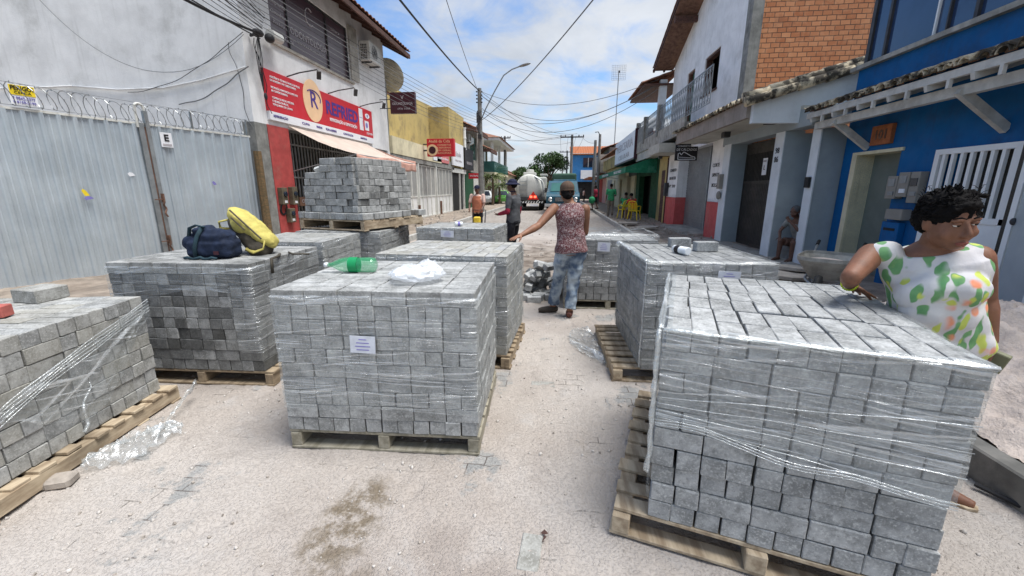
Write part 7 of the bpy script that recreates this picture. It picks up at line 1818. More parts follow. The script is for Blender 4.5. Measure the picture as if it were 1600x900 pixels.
b = MB(); b.add([V((-.05, 1.62, .012)), V((-.03, 1.635, .022)), V((-.01, 1.62, .014)), V((-.03, 1.605, .02)), V((-.04, 1.57, .01)), V((-.02, 1.59, .022))], [(0, 1, 2, 3), (3, 4, 5)]); single(b, 'dry_leaf', 'timber_dark', 'small curled dry leaf on the sand left of the front right pallet', 'leaf', (-.04, 1.6, .01))
# half-buried pavers showing through the sand
for i, (x, y, rz, lb) in enumerate(((-.1, 3.18, .05, 'half-buried paver level with the front right pallet corner'), (-.09, 1.52, 1.5, 'dark half-buried paver near the bottom edge'))):
    loose(TR(x, y, -.0446 + ground_z(x, y)) @ ROT(0, 0, rz), lb, .95, ty=.2, group='pavers half buried in the sand')
# wheelbarrow
t = thing('wheelbarrow', 'old grey wheelbarrow with black grips on the right pavement', 'wheelbarrow', (3.75, 6.1, .15), R(-38))
W = WM[t.name]
b = MB()
ring = lambda w, l, z, o=0: [V((-w, -l + o, z)), V((w, -l + o, z)), V((w * .9, l + o, z + .03)), V((-w * .9, l + o, z + .03))]
def tub(u, v):
    a = 2 * math.pi * u; k = .5 + .5 * min(1, v * 1.1); q = 4.0
    cx = math.copysign(abs(math.cos(a)) ** (2 / q), math.cos(a)); cy = math.copysign(abs(math.sin(a)) ** (2 / q), math.sin(a))
    return W @ V((cx * .33 * k, cy * .45 * k - .05, .24 + .30 * v + (.02 if v > .97 else 0)))
b.grid(tub, 48, 12); b.quad(*[W @ V(p) for p in ((-.17, -.27, .25), (.17, -.27, .25), (.17, .17, .25), (-.17, .17, .25))]); b.build('tray', 'barrow', t, smooth=False, solid=.008)
b = MB(); b.ell(W @ V((0, -.05, .44)), (.26, .36, .07)); b.build('mortar_load', 'sand', t, smooth=True)
b = MB()
for sx in (-1, 1):
    b.tube([W @ V(p) for p in ((sx * .05, -.62, .2), (sx * .2, -.3, .24), (sx * .24, .3, .26), (sx * .27, .62, .5), (sx * .28, .9, .6))], .017, 8)
    b.tube([W @ V(p) for p in ((sx * .22, .1, .25), (sx * .2, .3, .02), (sx * .2, .38, .02), (sx * .23, .4, .28))], .014, 6)
b.build('frame', 'steel_grey', t, smooth=True)
for sx in (-1, 1): b = MB(); b.tube([W @ V((sx * .28, .86, .59)), W @ V((sx * .285, 1.02, .64))], .024, 8); b.build('grip', 'black', t)
b = MB(); b.lathe([(.1, -.035), (.17, -.035), (.185, 0), (.17, .035), (.1, .035)], W @ TR(0, -.66, .185) @ ROT(0, R(90), 0), 20); o = b.build('wheel', 'black', t, smooth=True); b = MB(); b.lathe([(.02, -.04), (.1, -.03), (.1, .03), (.02, .04)], W @ TR(0, -.66, .185) @ ROT(0, R(90), 0), 14); b.build('rim', 'rust', o)
# yellow chairs
def chair(x, y, rz, label):
    t = thing('plastic_chair', label, 'chair', (x, y, .15), rz, 'yellow plastic chairs outside the bar'); W = WM[t.name]
    b = MB(); b.cbox(W @ TR(0, 0, .43), (.42, .42, .03), .01); b.build('seat', 'yellow_plastic', t)
    for sx in (-1, 1):
        for sy in (-1, 1): b = MB(); b.tube([W @ V((sx * .19, sy * .19, .42)), W @ V((sx * .24, sy * .25, 0))], [.028, .02], 6); b.build('leg', 'yellow_plastic', t)
        b = MB(); b.tube([W @ V(p) for p in ((sx * .21, -.2, .42), (sx * .24, -.18, .64), (sx * .23, .05, .66), (sx * .2, .22, .62))], .02, 6); b.build('armrest', 'yellow_plastic', t)
    b = MB()
    for k in range(5): b.beam(W @ V((-.14 + .07 * k, .2, .44)), W @ V((-.16 + .08 * k, .3, .82)), .04, .012)
    b.tube([W @ V(p) for p in ((-.2, .2, .43), (-.22, .28, .7), (-.16, .31, .86), (0, .32, .89), (.16, .31, .86), (.22, .28, .7), (.2, .2, .43))], .02, 6); b.build('backrest', 'yellow_plastic', t)
chair(3.55, 20.4, R(150), 'yellow plastic chair under the man in red'); chair(3.25, 21.6, R(200), 'yellow plastic chair left of the one with the man in red')

# ================================================================ PEOPLE
def unit(a): a = V(a); return a.normalized()
def ringloft(mb, rings, n=22):
    """rings: (centre, half width, half depth, lateral, forward)"""
    vs = []
    for c, rx, ry, la, fw in rings:
        for k in range(n):
            a = 2 * math.pi * k / n; ca, sa = math.cos(a), math.sin(a); q = .82
            vs.append(V(c) + la * rx * math.copysign(abs(ca) ** q, ca) + fw * ry * math.copysign(abs(sa) ** q, sa))
    N = len(rings)
    mb.add(vs, [(i * n + k, i * n + (k + 1) % n, (i + 1) * n + (k + 1) % n, (i + 1) * n + k) for i in range(N - 1) for k in range(n)] + [tuple(range(n))[::-1], tuple((N - 1) * n + k for k in range(n))])
def limb(mb, pts, rs, n=14):
    mb.tube(pts, rs, n)
    for p, r in zip(pts, rs): mb.ell(p, (r, r, r), nu=12, nv=8)
def hand(mb, wr, d, pn, th, s=1.0, curl=.35, nails=None, spread=.12):
    """d: towards the fingers, pn: palm-side normal, th: towards the thumb"""
    d = unit(d); th = unit(V(th) - d * d.dot(V(th))); pn = unit(d.cross(th)) if pn is None else unit(V(pn) - d * d.dot(V(pn)) - th * th.dot(V(pn)))
    B = Matrix((th, d, pn)).transposed().to_4x4()
    c = V(wr) + d * .045 * s; mb.ell(c, (.040 * s, .055 * s, .017 * s), B); mb.ell(c + d * .025 * s, (.040 * s, .03 * s, .014 * s), B)
    mb.tube([V(wr) - d * .02 * s, V(wr) + d * .03 * s], [.026 * s, .03 * s], 10)
    for k, (off, ln) in enumerate(((.029, .075), (.010, .084), (-.010, .078), (-.028, .062))):
        p = V(wr) + d * .085 * s + th * off * s; dd = unit(d + th * spread * (off / .03)); pts = [p - dd * .02 * s, p]; cu = curl * (.5 + .15 * k)
        for j in range(3):
            dd = unit(dd + pn * cu); p = p + dd * ln * s * (.45, .32, .23)[j]; pts.append(p)
        mb.tube(pts, [.0095 * s, .0095 * s, .0088 * s, .008 * s, .0065 * s], 8); mb.ell(pts[-1], (.0065 * s,) * 3, nu=8, nv=6)
        if nails is not None: nails.ell(pts[-1] - pn * .005 * s, (.005 * s, .006 * s, .003 * s), B, 8, 6)
    p = V(wr) + d * .025 * s + th * .03 * s; pts = [p - th * .015 * s, p + (d * .5 + th * .6 + pn * .15) * .03 * s, p + (d * .9 + th * .75 + pn * .4) * .048 * s, p + (d * 1.35 + th * .8 + pn * .6) * .055 * s]
    mb.tube(pts, [.013 * s, .0115 * s, .010 * s, .0075 * s], 8); mb.ell(pts[-1], (.0075 * s,) * 3, nu=8, nv=6)
def head(mb, c, f, u, s=1.0, full=1.0):
    """c = centre of the head, f = where the face looks, u = up"""
    f = unit(f); u = unit(V(u) - f * f.dot(V(u))); l = u.cross(f)
    B = Matrix((l, f, u)).transposed().to_4x4(); P = lambda x, y, z: V(c) + (l * x + f * y + u * z) * s
    E = lambda x, y, z, a, b, d: mb.ell(P(x, y, z), (a * s, b * s, d * s), B)
    E(0, -.012, .03, .076, .094, .088); E(0, .022, -.03, .064 * full, .070, .082); E(0, .045, -.085, .036 * full, .036, .026)
    for sx in (-1, 1):
        E(sx * .038, .058, -.035, .028 * full, .026, .026); E(sx * .078, -.008, -.005, .010, .020, .032); E(sx * .03, .078, .028, .026, .013, .009)
        E(sx * .011, .1, -.034, .010, .011, .009)
    mb.tube([P(0, .084, .02), P(0, .102, -.01), P(0, .113, -.03)], [.008 * s, .011 * s, .013 * s], 8); E(0, .108, -.03, .013, .013, .011)
    E(0, .086, -.066, .025, .012, .008); E(0, .084, -.08, .022, .012, .008); E(0, .06, -.02, .05, .03, .05)
    return P, B
def face_bits(par, P, B, s=1.0, brow='hair', look=0.0):
    for sx in (-1, 1):
        e = MB(); e.ell(P(sx * .031, .0795, .0155), (.0145 * s, .0105 * s, .0075 * s), B, 12, 8); e.build('eyelid', par.data.materials[0], par, smooth=True)
        e = MB(); e.ell(P(sx * .031, .079, .010), (.0115 * s, .0085 * s, .0075 * s), B, 12, 8); o = e.build('eye', 'eye', par, smooth=True)
        e = MB(); e.ell(P(sx * .031 + look, .0868, .010), (.0065 * s, .003 * s, .0062 * s), B, 10, 6); e.build('pupil', 'pupil', o, smooth=True)
        e = MB(); e.tube([P(sx * .012, .094, .036), P(sx * .03, .092, .043), P(sx * .05, .078, .036)], [.003 * s, .004 * s, .002 * s], 6, flat=.6); e.build('eyebrow', brow, par, smooth=True)
    e = MB(); e.tube([P(-.024, .088, -.068), P(-.01, .0985, -.066), P(.01, .0985, -.066), P(.024, .088, -.068)], [.002 * s, .005 * s, .005 * s, .002 * s], 8)
    e.tube([P(-.022, .088, -.072), P(0, .0975, -.077), P(.022, .088, -.072)], [.002 * s, .006 * s, .002 * s], 8); e.build('lips', 'lips', par, smooth=True)
def person(label, J, f, bulk=1.0, skin='skin_m', vox=.007, hs=1.0, cat='person', group=None, headf=None, headu=(0, 0, 1), hand_a=None, hand_b=None, female=False, full=1.0, nails=None, ab=1.0):
    """J joints: head neck shL shR elL elR wrL wrR hip knL knR anL anR; f facing; body = one continuous mesh"""
    m = MB(); f = unit(f); sl = unit(V(J['shR']) - V(J['shL'])); up = unit(V(J['neck']) - V(J['hip'])); fw = unit(f - up * f.dot(up)); la = unit(fw.cross(up))
    if la.dot(sl) < 0: la = -la
    hip, nk = V(J['hip']), V(J['neck']); sw = (V(J['shR']) - V(J['shL'])).length / 2; b = bulk
    L = lambda t: hip.lerp(nk, t)
    R_ = [(L(-.18), .13 * b, .10 * b, la, fw), (L(-.04), .168 * b, .125 * b, la, fw), (L(.2), .152 * b, .118 * b, la, fw), (L(.42), .142 * b, .112 * b, la, fw), (L(.68), .162 * b, .122 * b, la, fw), (L(.86), max(.12, sw * .92), .10 * b, la, fw), (L(.97), sw * .55, .07, la, fw), (L(1.03), .05, .05, la, fw)]
    ringloft(m, R_)
    if female:
        for q in (-1, 1): m.ell(L(.64) + la * .07 * q * b + fw * .075 * b, (.07 * b, .065 * b, .065 * b))
        m.ell(L(.28) + fw * .06 * b, (.14 * b, .09 * b, .12 * b))
    hc = V(J['head']); limb(m, [nk - up * .03, nk.lerp(hc, .35), hc - V(headu) * .04], [.06, .054 * (b ** .5), .05])
    P, B = head(m, hc, headf or f, headu, hs, full)
    for sd in 'LR':
        limb(m, [V(J['sh' + sd]), V(J['sh' + sd]).lerp(V(J['el' + sd]), .35), J['el' + sd]], [.052 * b * ab, .049 * b * ab, .037 * b * ab]); limb(m, [J['el' + sd], V(J['el' + sd]).lerp(V(J['wr' + sd]), .3), J['wr' + sd]], [.037 * b * ab, .039 * b * ab, .025])
        hj = hip + la * (.085 * b * (1 if sd == 'R' else -1)) - up * .03
        J['hp' + sd] = hj
        limb(m, [hj, hj.lerp(V(J['kn' + sd]), .4), J['kn' + sd]], [.088 * b, .078 * b, .053]); limb(m, [J['kn' + sd], V(J['kn' + sd]).lerp(V(J['an' + sd]), .3), J['an' + sd]], [.053, .055 * b, .036])
        ft = unit(J.get('ft' + sd, f)); a = V(J['an' + sd]); m.tube([a - ft * .05 - V((0, 0, .035)), a + ft * .04 - V((0, 0, .03)), a + ft * .11 - V((0, 0, .048)), a + ft * .17 - V((0, 0, .055))], [.032, .036, .032, .022], 10)
    for sd, hd in (('L', hand_a), ('R', hand_b)):
        if hd: hand(m, J['wr' + sd], *hd[0], **hd[1])
        else:
            d = unit(V(J['wr' + sd]) - V(J['el' + sd])); hand(m, J['wr' + sd], d, None, unit(fw + d * .01), .95)
    o = blobmesh(m, vox, 2).build('person', skin, None, smooth=True)
    tag(o, label, cat, group)
    return o, P, B, R_, la, fw, up, L
def garment(par, name, m_, shapes, vox=.009, disp=.006, dsc=9.0, seed=0.0):
    g = MB(); shapes(g); return blobmesh(g, vox, 2, disp, dsc, seed).build(name, m_, par, smooth=True)
def trousers(g, J, R_, la, off=.014, to=1.0, wide=1.0):
    c, rx, ry, a, b = R_[0]; ringloft(g, [(c, rx + off, ry + off, a, b), (R_[1][0], R_[1][1] + off, R_[1][2] + off, a, b), (R_[1][0].lerp(R_[2][0], .5), R_[2][1] + off, R_[2][2] + off, a, b)])
    for sd in 'LR':
        h, k, an = J['hp' + sd], V(J['kn' + sd]), V(J['an' + sd])
        if to > .5: e = k.lerp(an, (to - .5) * 2 * .93); limb(g, [h, h.lerp(k, .4), k], [.10 * wide, .092 * wide, .07 * wide]); g.tube([k, k.lerp(e, .35), k.lerp(e, .8), e], [.07 * wide, .068 * wide, .066 * wide, .068 * wide], 14)
        else: e = h.lerp(k, to * 2); limb(g, [h, h.lerp(e, .5)], [.10 * wide, .095 * wide]); g.tube([h.lerp(e, .4), e], [.095 * wide, .088 * wide], 14)
def top(g, R_, off=.014, lo=0, hi=7):
    ringloft(g, [(c, rx + off, ry + off, a, b) for c, rx, ry, a, b in R_[lo:hi]])
def shoe(par, J, m_, f, name='shoe'):
    for sd in 'LR':
        ft = unit(J.get('ft' + sd, f)); a = V(J['an' + sd]); g = MB(); z = a.z
        g.tube([a + V((0, 0, -.0)), a - V((0, 0, .035))], [.045, .046], 12)
        g.tube([a - ft * .065 - V((0, 0, .045)), a - ft * .02 - V((0, 0, .038)), a + ft * .08 - V((0, 0, .045)), a + ft * .15 - V((0, 0, .053)), a + ft * .195 - V((0, 0, .06))], [.032, .044, .044, .042, .028], 12, flat=1)
        blobmesh(g, .008, 2).build(name, m_[0 if sd == 'L' else 1], par, smooth=True)

# --- man in the patterned vest, back to the camera, hand on the wrapped stack
J = dict(head=(.085, 5.14, 1.555), neck=(.12, 5.12, 1.435), shL=(-.065, 5.08, 1.37), shR=(.31, 5.12, 1.36), elL=(-.24, 4.90, 1.175), wrL=(-.425, 4.66, 1.085), elR=(.325, 5.2, 1.07), wrR=(.22, 5.42, 1.06),
         hip=(.155, 5.12, .90), knL=(.02, 5.22, .50), knR=(.2, 5.14, .49), anL=(-.05, 5.27, .085), anR=(.16, 5.07, .085), ftL=(-1, -.15, 0), ftR=(-.1, -.5, 0))
J['ftR'] = V((.1, 1, 0))
o, P, B, R_, la, fw, up, L = person('man in patterned maroon vest and washed jeans resting a hand on a stack', J, (-.15, 1, 0), 1.02, 'skin_m', .0065, 1.04, ab=1.15, headf=(-.12, 1, -.02), hand_a=(((-.75, -.72, -.25), (0, 0, -1), (.7, -.7, 0)), dict(s=1.0, curl=.12, spread=.3)))
face_bits(o, P, B)
def sh_(g):
    ringloft(g, [(c, rx + .016, ry + .018, a, b) for c, rx, ry, a, b in [(L(-.12), R_[1][1] + .022, R_[1][2] + .022, la, fw), (R_[1][0], R_[1][1] + .016, R_[1][2] + .016, la, fw)] + R_[2:6]])
    ringloft(g, [(R_[4][0], R_[4][1] + .014, R_[4][2] + .014, la, fw), (R_[5][0], R_[5][1] + .002, R_[5][2] + .014, la, fw), (L(.99), .115, .085, la, fw)])
garment(o, 'vest', 'tank', sh_, .008, .012, 8)
jm = garment(o, 'jeans', 'jeans', lambda g: trousers(g, J, R_, la, .02, 1.0, 1.1), .009, .02, 8)
shoe(o, J, ('shoe', 'shoe_r'), (0, 1, 0))
g = MB(); g.ell(P(0, -.02, .015), (.083, .092, .085), B); g.ell(P(0, -.07, -.03), (.065, .045, .05), B); blobmesh(g, .008, 1, .006, 40).build('hair', 'hair', o, smooth=True)
g = MB(); g.ell(P(0, -.012, .055), (.089, .104, .082), B); g.ell(P(0, -.012, .03), (.091, .106, .028), B)
cm = blobmesh(g, .006, 1); cm.build('cap', 'cap_brown', o, smooth=True)
g = MB(); g.grid(lambda u, v: P((u - .5) * .15 * (1 - .3 * v), .07 + .085 * v * (1 - (2 * u - 1) ** 2 * .35), .045 - .01 * v), 12, 6); g.build('cap_peak', 'cap_brown', o, smooth=True, solid=.005)
for q in ():
    g = MB(); g.grid(lambda u, v: L(-.03 - .3 * v * .42) + la * (q * .085 + (u - .5) * .12 * (1 - .15 * v)) - fw * (.142 - .004 * v + .006 * math.sin(3.14 * u)), 8, 8); g.build('back_pocket', 'jeans', jm, smooth=True, solid=.004)

# --- woman beside the front right stack
wf_ = unit((-.42, -.9, 0)); J = dict(head=(1.69, 2.01, 1.462), neck=(1.71, 2.09, 1.35), shL=(1.86, 2.03, 1.30), shR=(1.52, 2.17, 1.285), elR=(1.37, 2.05, 1.2), wrR=(1.515, 2.27, 1.115), elL=(2.0, 2.10, 1.10), wrL=(2.03, 2.06, .93),
         hip=(1.86, 2.13, .87), knL=(1.97, 2.16, .47), knR=(1.86, 2.24, .47), anL=(2.02, 2.14, .08), anR=(1.9, 2.3, .08), ftL=(.75, -.65, 0), ftR=(-.2, -.9, 0))
hf_ = unit((-.02, -1, -.2)); hu_ = unit((-.12, .02, 1)); nl = MB()
o, P, B, R_, la, fw, up, L = person('woman in white floral sleeveless blouse with yellow bracelet leaning on the front stack', J, wf_, .98, 'skin_w', .0065, 1.02, headf=hf_, headu=hu_, female=True, full=1.18, ab=1.12,
    hand_b=(((.8, .35, -.42), (-.1, -.2, -1), (.3, -.9, 0)), dict(s=.98, curl=.1, nails=nl, spread=.45)), hand_a=(((.05, -.1, -1), (-.8, -.3, 0), (-.3, -.9, 0)), dict(s=.95, curl=.7)))
face_bits(o, P, B, 1.12, 'hair', .002); nl.build('fingernail', 'nail', o, smooth=True)
def bl(g):
    ringloft(g, [(c, rx + .024 + (.012 if i < 3 else 0), ry + .024, a, b) for i, (c, rx, ry, a, b) in enumerate(R_[0:6])])
    ringloft(g, [(R_[4][0], R_[4][1] + .02, R_[4][2] + .02, la, fw), (R_[5][0], R_[5][1] + .014, R_[5][2] + .02, la, fw), (L(.955), .135, .088, la, fw)])
    for q in (-1, 1): g.ell(L(.63) + la * .07 * q + fw * .10, (.10, .085, .09))
    g.ell(L(.66) + fw * .10, (.13, .085, .085)); g.ell(L(.42) + fw * .085, (.165, .10, .17)); g.ell(L(.18) + fw * .07, (.18, .11, .14))
    for sd in 'LR': s_ = V(J['sh' + sd]); g.ell(s_.lerp(L(.9), .25), (.076, .074, .066))
garment(o, 'blouse', 'floral', bl, .0075, .016, 7, 3)
garment(o, 'shorts', 'denim', lambda g: trousers(g, J, R_, la, .018, .5, 1.06), .01, .008, 10)
g = MB(); g.ell(P(0, -.022, .042), (.094, .106, .092), B); g.ell(P(0, -.08, .0), (.086, .058, .08), B)
hr2 = random.Random(6)
for k in range(70):
    a = hr2.uniform(0, 6.28); e = hr2.uniform(.05, 1.5); r0 = .088
    d = V((math.cos(a) * math.cos(e), math.sin(a) * math.cos(e) - .1, math.sin(e)))
    if d.y > .55 and d.z < .45: continue
    g.ell(P(d.x * r0, -.02 + d.y * .094, .035 + d.z * r0), (hr2.uniform(.012, .02),) * 3, nu=8, nv=6)
g.tube([P(.02, -.10, .03), P(.06, -.115, .07), P(.13, -.08, .085), P(.165, -.05, .075)], [.03, .03, .018, .006], 8)
g.tube([P(-.05, .065, .075), P(0, .072, .088), P(.05, .062, .075)], .016, 8)
hb = blobmesh(g, .006, 1, .009, 60)
for k in range(90):
    a = hr2.uniform(0, 6.28); p = P(.09 * math.cos(a), -.02 + .09 * math.sin(a) * (.9 if math.sin(a) < 0 else .6), .045 + hr2.uniform(0, .09)); d = V((hr2.uniform(-1, 1), hr2.uniform(-.6, .6), hr2.uniform(0, 1))) * .03
    hb.tube([p, p + d * .6, p + d + V((0, 0, -.008))], [.0012, .001, .0006], 4, False)
for k in range(420):
    a = hr2.uniform(0, 6.28); e = hr2.uniform(-.1, 1.5); d = V((math.cos(a) * math.cos(e), math.sin(a) * math.cos(e), math.sin(e)))
    if d.y > .5 and d.z < .5: continue
    tq = V((-d.y, d.x, hr2.uniform(-.4, .4))).normalized(); rr = hr2.uniform(.09, .099); pt = []
    for q in range(5): w_ = d * (rr + .006 * math.sin(q * 1.9 + k)) + tq * (.012 * q - .02) + V((0, 0, -.003 * q * q * .5)); pt.append(P(w_.x, -.022 + w_.y * 1.1, .04 + w_.z * .97))
    hb.tube(pt, .0028, 4, False)
hb.build('hair', 'hair', o, smooth=True)
b = MB(); wd = unit(V(J['wrR']) - V(J['elR'])); c = V(J['wrR']) - wd * .015; x_ = wd.orthogonal().normalized(); y_ = wd.cross(x_)
for k in range(22): a = k / 22 * 6.283; b.ell(c + (x_ * math.cos(a) + y_ * math.sin(a)) * .033, (.0055,) * 3, nu=8, nv=6)
b.build('bracelet', 'bead', o, smooth=True)
for sd in 'LR':
    a = V(J['an' + sd]); ft = unit(J['ft' + sd]); g = MB(); n_ = V((-ft.y, ft.x, 0))
    g.prism([(-.075, -.03), (-.03, -.038), (.06, -.036), (.14, -.045), (.185, -.02), (.185, .02), (.14, .045), (.06, .036), (-.03, .038), (-.075, .03)], .018, Matrix.Translation((a.x, a.y, .002)) @ Matrix.Rotation(math.atan2(ft.y, ft.x), 4, 'Z'))
    so_ = g.build('sandal', 'wood_pale', o, bevel=.003)
    g = MB(); g.tube([a + ft * .03 + n_ * .04 - V((0, 0, .06)), a + ft * .08 - V((0, 0, .01)), a + ft * .12 - V((0, 0, .05))], .008, 6); g.tube([a + ft * .03 - n_ * .04 - V((0, 0, .06)), a + ft * .08 - V((0, 0, .01))], .008, 6); g.build('strap', 'timber_dark', so_)
b = MB(); b.cbox(Matrix.Translation(V(J['wrL']) + V((.03, -.03, -.12))) @ ROT(.3, R(-25), R(30)), (.025, .055, .12), .004)
single(b, 'folded_pouch', 'brown_pouch', 'small folded greenish pouch held in the woman\'s lowered hand', 'pouch', tuple(V(J['wrL']) + V((.03, -.03, -.12))))

# --- figures further off
def standing(label, x, y, h, az, arms, mats, hat=None, skin='skin_d', z0=0.0, vox=.013, stride=0.0, bulk=.95, short=False, extra=None, group=None):
    k = h / 1.72; f = V((math.sin(az), math.cos(az), 0)); r = V((math.cos(az), -math.sin(az), 0)); O = V((x, y, z0))
    Q = lambda a, b_, c: O + r * a * k + f * b_ * k + V((0, 0, c * k))
    J = dict(head=Q(0, .03, 1.60), neck=Q(0, -.01, 1.44), shL=Q(-.19, 0, 1.40), shR=Q(.19, 0, 1.40), hip=Q(0, 0, .93), knL=Q(-.09, .05 + stride, .5), knR=Q(.09, .05 - stride * .4, .5), anL=Q(-.1, stride * .9, .085), anR=Q(.1, -stride, .085 + .08 * (stride > 0)), ftL=f, ftR=f)
    A = dict(down=((-.23, -.02, 1.12), (-.24, .06, .87)), fold=((-.25, .0, 1.12), (-.12, .26, 1.06)), push=((-.24, .06, 1.14), (-.2, .28, .98)), back=((-.25, -.12, 1.14), (-.24, -.02, .9)))
    for sd, nm in zip('LR', arms):
        e, w = A[nm]; sg = 1 if sd == 'L' else -1
        J['el' + sd] = Q(e[0] * sg, e[1], e[2]); J['wr' + sd] = Q(w[0] * sg, w[1], w[2])
    o, P, B, R_, la, fw, up, L = person(label, J, f, bulk, skin, vox, 1.0, group=group)
    if vox < .016: face_bits(o, P, B)
    def tp(g):
        top(g, R_, .016, 0 if not short else 1, 6); ringloft(g, [(R_[5][0], R_[5][1] + .012, R_[5][2] + .014, la, fw), (L(.99), .09, .07, la, fw)])
        for sd in 'LR': s_, e_ = V(J['sh' + sd]), V(J['el' + sd]); limb(g, [s_, s_.lerp(e_, .75)], [.064, .056])
    garment(o, 'shirt', mats[0], tp, vox, .01, 8, x)
    garment(o, 'trousers', mats[1], lambda g: trousers(g, J, R_, la, .012, .45 if short else 1.0), vox, .01, 8, y)
    shoe(o, J, ('shoe', 'shoe'), f)
    g = MB(); g.ell(P(0, -.02, .03), (.082, .095, .084), B); g.build('hair', 'hair', o, smooth=True)
    if hat:
        g = MB(); g.ell(P(0, -.01, .06), (.09, .105, .08), B); g.build('cap' if hat == 'cap' else 'hat', 'hat_navy', o, smooth=True)
        if hat == 'cap': g = MB(); g.grid(lambda u, v: P((u - .5) * .15, .07 + .09 * v, .05 - .02 * v), 8, 4); g.build('cap_peak', 'hat_navy', o, solid=.006)
        else: g = MB(); g.lathe([(.08, .02), (.12, .005), (.165, -.02), (.163, -.026), (.08, .0)], Matrix.Translation(P(0, -.01, .05)) @ B, 28, False); g.build('brim', 'hat_navy', o, smooth=True)
    return o, P, B, J, la, fw, L, Q
o, P, B, J, la, fw, L, Q = standing('worker in dark bucket hat and grey shirt with maroon sleeves, head turned left', -.93, 8.4, 1.78, R(-70), ('fold', 'down'), ('grey_shirt', 'trousers'), 'hat', vox=.011)
for sd in 'LR': garment(o, 'sleeve', 'maroon', lambda g: (limb(g, [V(J['sh' + sd]).lerp(V(J['el' + sd]), .7), J['el' + sd]], [.052, .05]), limb(g, [J['el' + sd], V(J['el' + sd]).lerp(V(J['wr' + sd]), .9)], [.05, .036])), .011, .006)
g = MB(); g.tube([P(.08 * math.cos(a), -.02 + .1 * math.sin(a), -.07) for a in [2.2 + .35 * q for q in range(16)]], [.014] * 16, 8); g.v = [P(0, -.02, -.11) + (q - P(0, -.02, -.07)) * .62 for q in g.v]; g.build('neck_cloth', 'hat_navy', o, smooth=True)
o, P, B, J, la, fw, L, Q = standing('worker in navy cap and faded orange vest over a pale shirt, facing the camera', -2.62, 13.2, 1.7, R(182), ('push', 'push'), ('pale_shirt', 'trousers'), 'cap', vox=.012)
garment(o, 'safety_vest', 'orange', lambda g: ringloft(g, [(L(-.12), .178, .15, la, fw), (L(.2), .17, .145, la, fw), (L(.68), .172, .146, la, fw), (L(.9), .15, .125, la, fw)]), .012, .008)
t = thing('plate_compactor', 'yellow plate compactor with two wheels pushed by the worker in orange', 'machine', (-2.55, 12.6, 0))
b = MB(); b.cbox(TR(-2.5, 12.6, .08), (.5, .55, .09), .03); b.build('base_plate', 'steel_dark', t)
b = MB(); b.cbox(TR(-2.5, 12.6, .34), (.26, .34, .3), .03); b.cbox(TR(-2.5, 12.5, .62), (.2, .2, .3), .03); b.build('engine', 'yellow_paint', t)
b = MB(); b.tube([(-2.68, 12.7, .3), (-2.7, 12.9, .95), (-2.3, 12.9, .95), (-2.32, 12.7, .3)], .02, 8); b.build('handle', 'steel_dark', t, smooth=True)
for x in (-2.85, -2.15): wheel(t, x, 12.55, .16, .07, steel='yellow_paint')
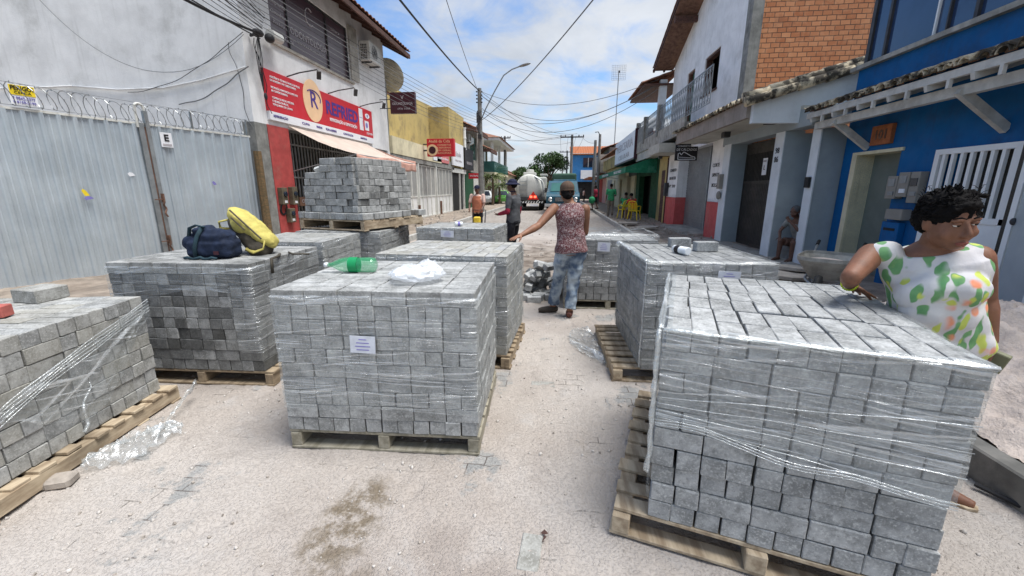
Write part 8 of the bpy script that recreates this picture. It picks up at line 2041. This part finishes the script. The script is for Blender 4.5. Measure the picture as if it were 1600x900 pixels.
# seated man in the doorway
def seated(label, x, y, z, az, mats, skin='skin_d', vox=.012, cap=None, lean=.2, group=None, bare=False):
    f = V((math.sin(az), math.cos(az), 0)); r = V((math.cos(az), -math.sin(az), 0)); O = V((x, y, z)); Q = lambda a, b_, c: O + r * a + f * b_ + V((0, 0, c))
    J = dict(hip=Q(0, 0, .1), neck=Q(0, lean, .58), head=Q(0, lean + .09, .73), shL=Q(-.18, lean * .95, .54), shR=Q(.18, lean * .95, .54), elL=Q(-.22, lean + .16, .33), elR=Q(.22, lean + .14, .32), wrL=Q(-.04, lean + .22, .52), wrR=Q(.08, lean + .32, .22),
             knL=Q(-.13, .44, .12), knR=Q(.13, .44, .12), anL=Q(-.12, .42, .085 - z + .13), anR=Q(.13, .46, .085 - z + .13), ftL=f, ftR=f)
    o, P, B, R_, la, fw, up, L = person(label, J, f, .88, skin, vox, 1.0, headf=(f * 1 + V((0, 0, -.35))), group=group)
    face_bits(o, P, B)
    def tp(g):
        top(g, R_, .014, 1, 6)
        for sd in 'LR': limb(g, [J['sh' + sd], V(J['sh' + sd]).lerp(V(J['el' + sd]), .5)], [.06, .055])
    garment(o, 'shirt', mats[0], tp, vox, .008)
    garment(o, 'shorts', mats[1], lambda g: trousers(g, J, R_, la, .012, .42), vox, .006)
    g = MB(); g.ell(P(0, -.02, .035), (.083, .096, .086), B); g.build('hair' if not cap else 'cap', 'hair' if not cap else cap, o, smooth=True)
    return o
seated('man in grey knit cap sitting hunched on the step between two pale pillars', 5.05, 9.2, .42, R(-118), ('conc', 'rust'), 'skin_d', cap='grey_shirt', lean=.24)
seated('man in red shirt sitting on a yellow chair outside the bar', 3.55, 20.4, .55, R(-30), ('red_shirt', 'khaki'), vox=.018)
seated('man in green shirt sitting on a yellow chair left of the man in red', 3.25, 21.6, .58, R(20), ('green_shirt', 'khaki'), vox=.018)
standing('man in bright green shirt walking away on the right pavement', 2.65, 22.3, 1.72, R(3), ('down', 'fold'), ('green_shirt', 'khaki'), None, z0=.15, vox=.018, stride=.05)
o, P, B, J, la, fw, L, Q = standing('person in dark red top and shorts walking with bags far up the right pavement', 2.45, 29.5, 1.68, R(-60), ('down', 'down'), ('maroon', 'trousers'), None, z0=.15, vox=.02, stride=.16, short=True)
b = MB(); b.ell((2.2, 29.2, .85), (.22, .2, .24)); single(b, 'carrier_bag', 'green_shirt', 'green and white bag carried by the person in dark red', 'bag', (2.2, 29.2, .6), smooth=True)
for i, (x, y, m1, lb) in enumerate(((1.75, 50, 'white_cup', 'far pedestrian in a white top before the blue house'), (2.3, 52, 'navy', 'far pedestrian in a dark top before the blue house'), (2.75, 49, 'pale_shirt', 'far pedestrian in a pale pink top before the blue house'), (1.3, 56, 'grey_shirt', 'farthest pedestrian, in grey, before the blue house'))):
    standing(lb, x, y, 1.65, R(40 * i), ('down', 'down'), (m1, 'trousers'), None, z0=.0, vox=.026, group='people far down the street')
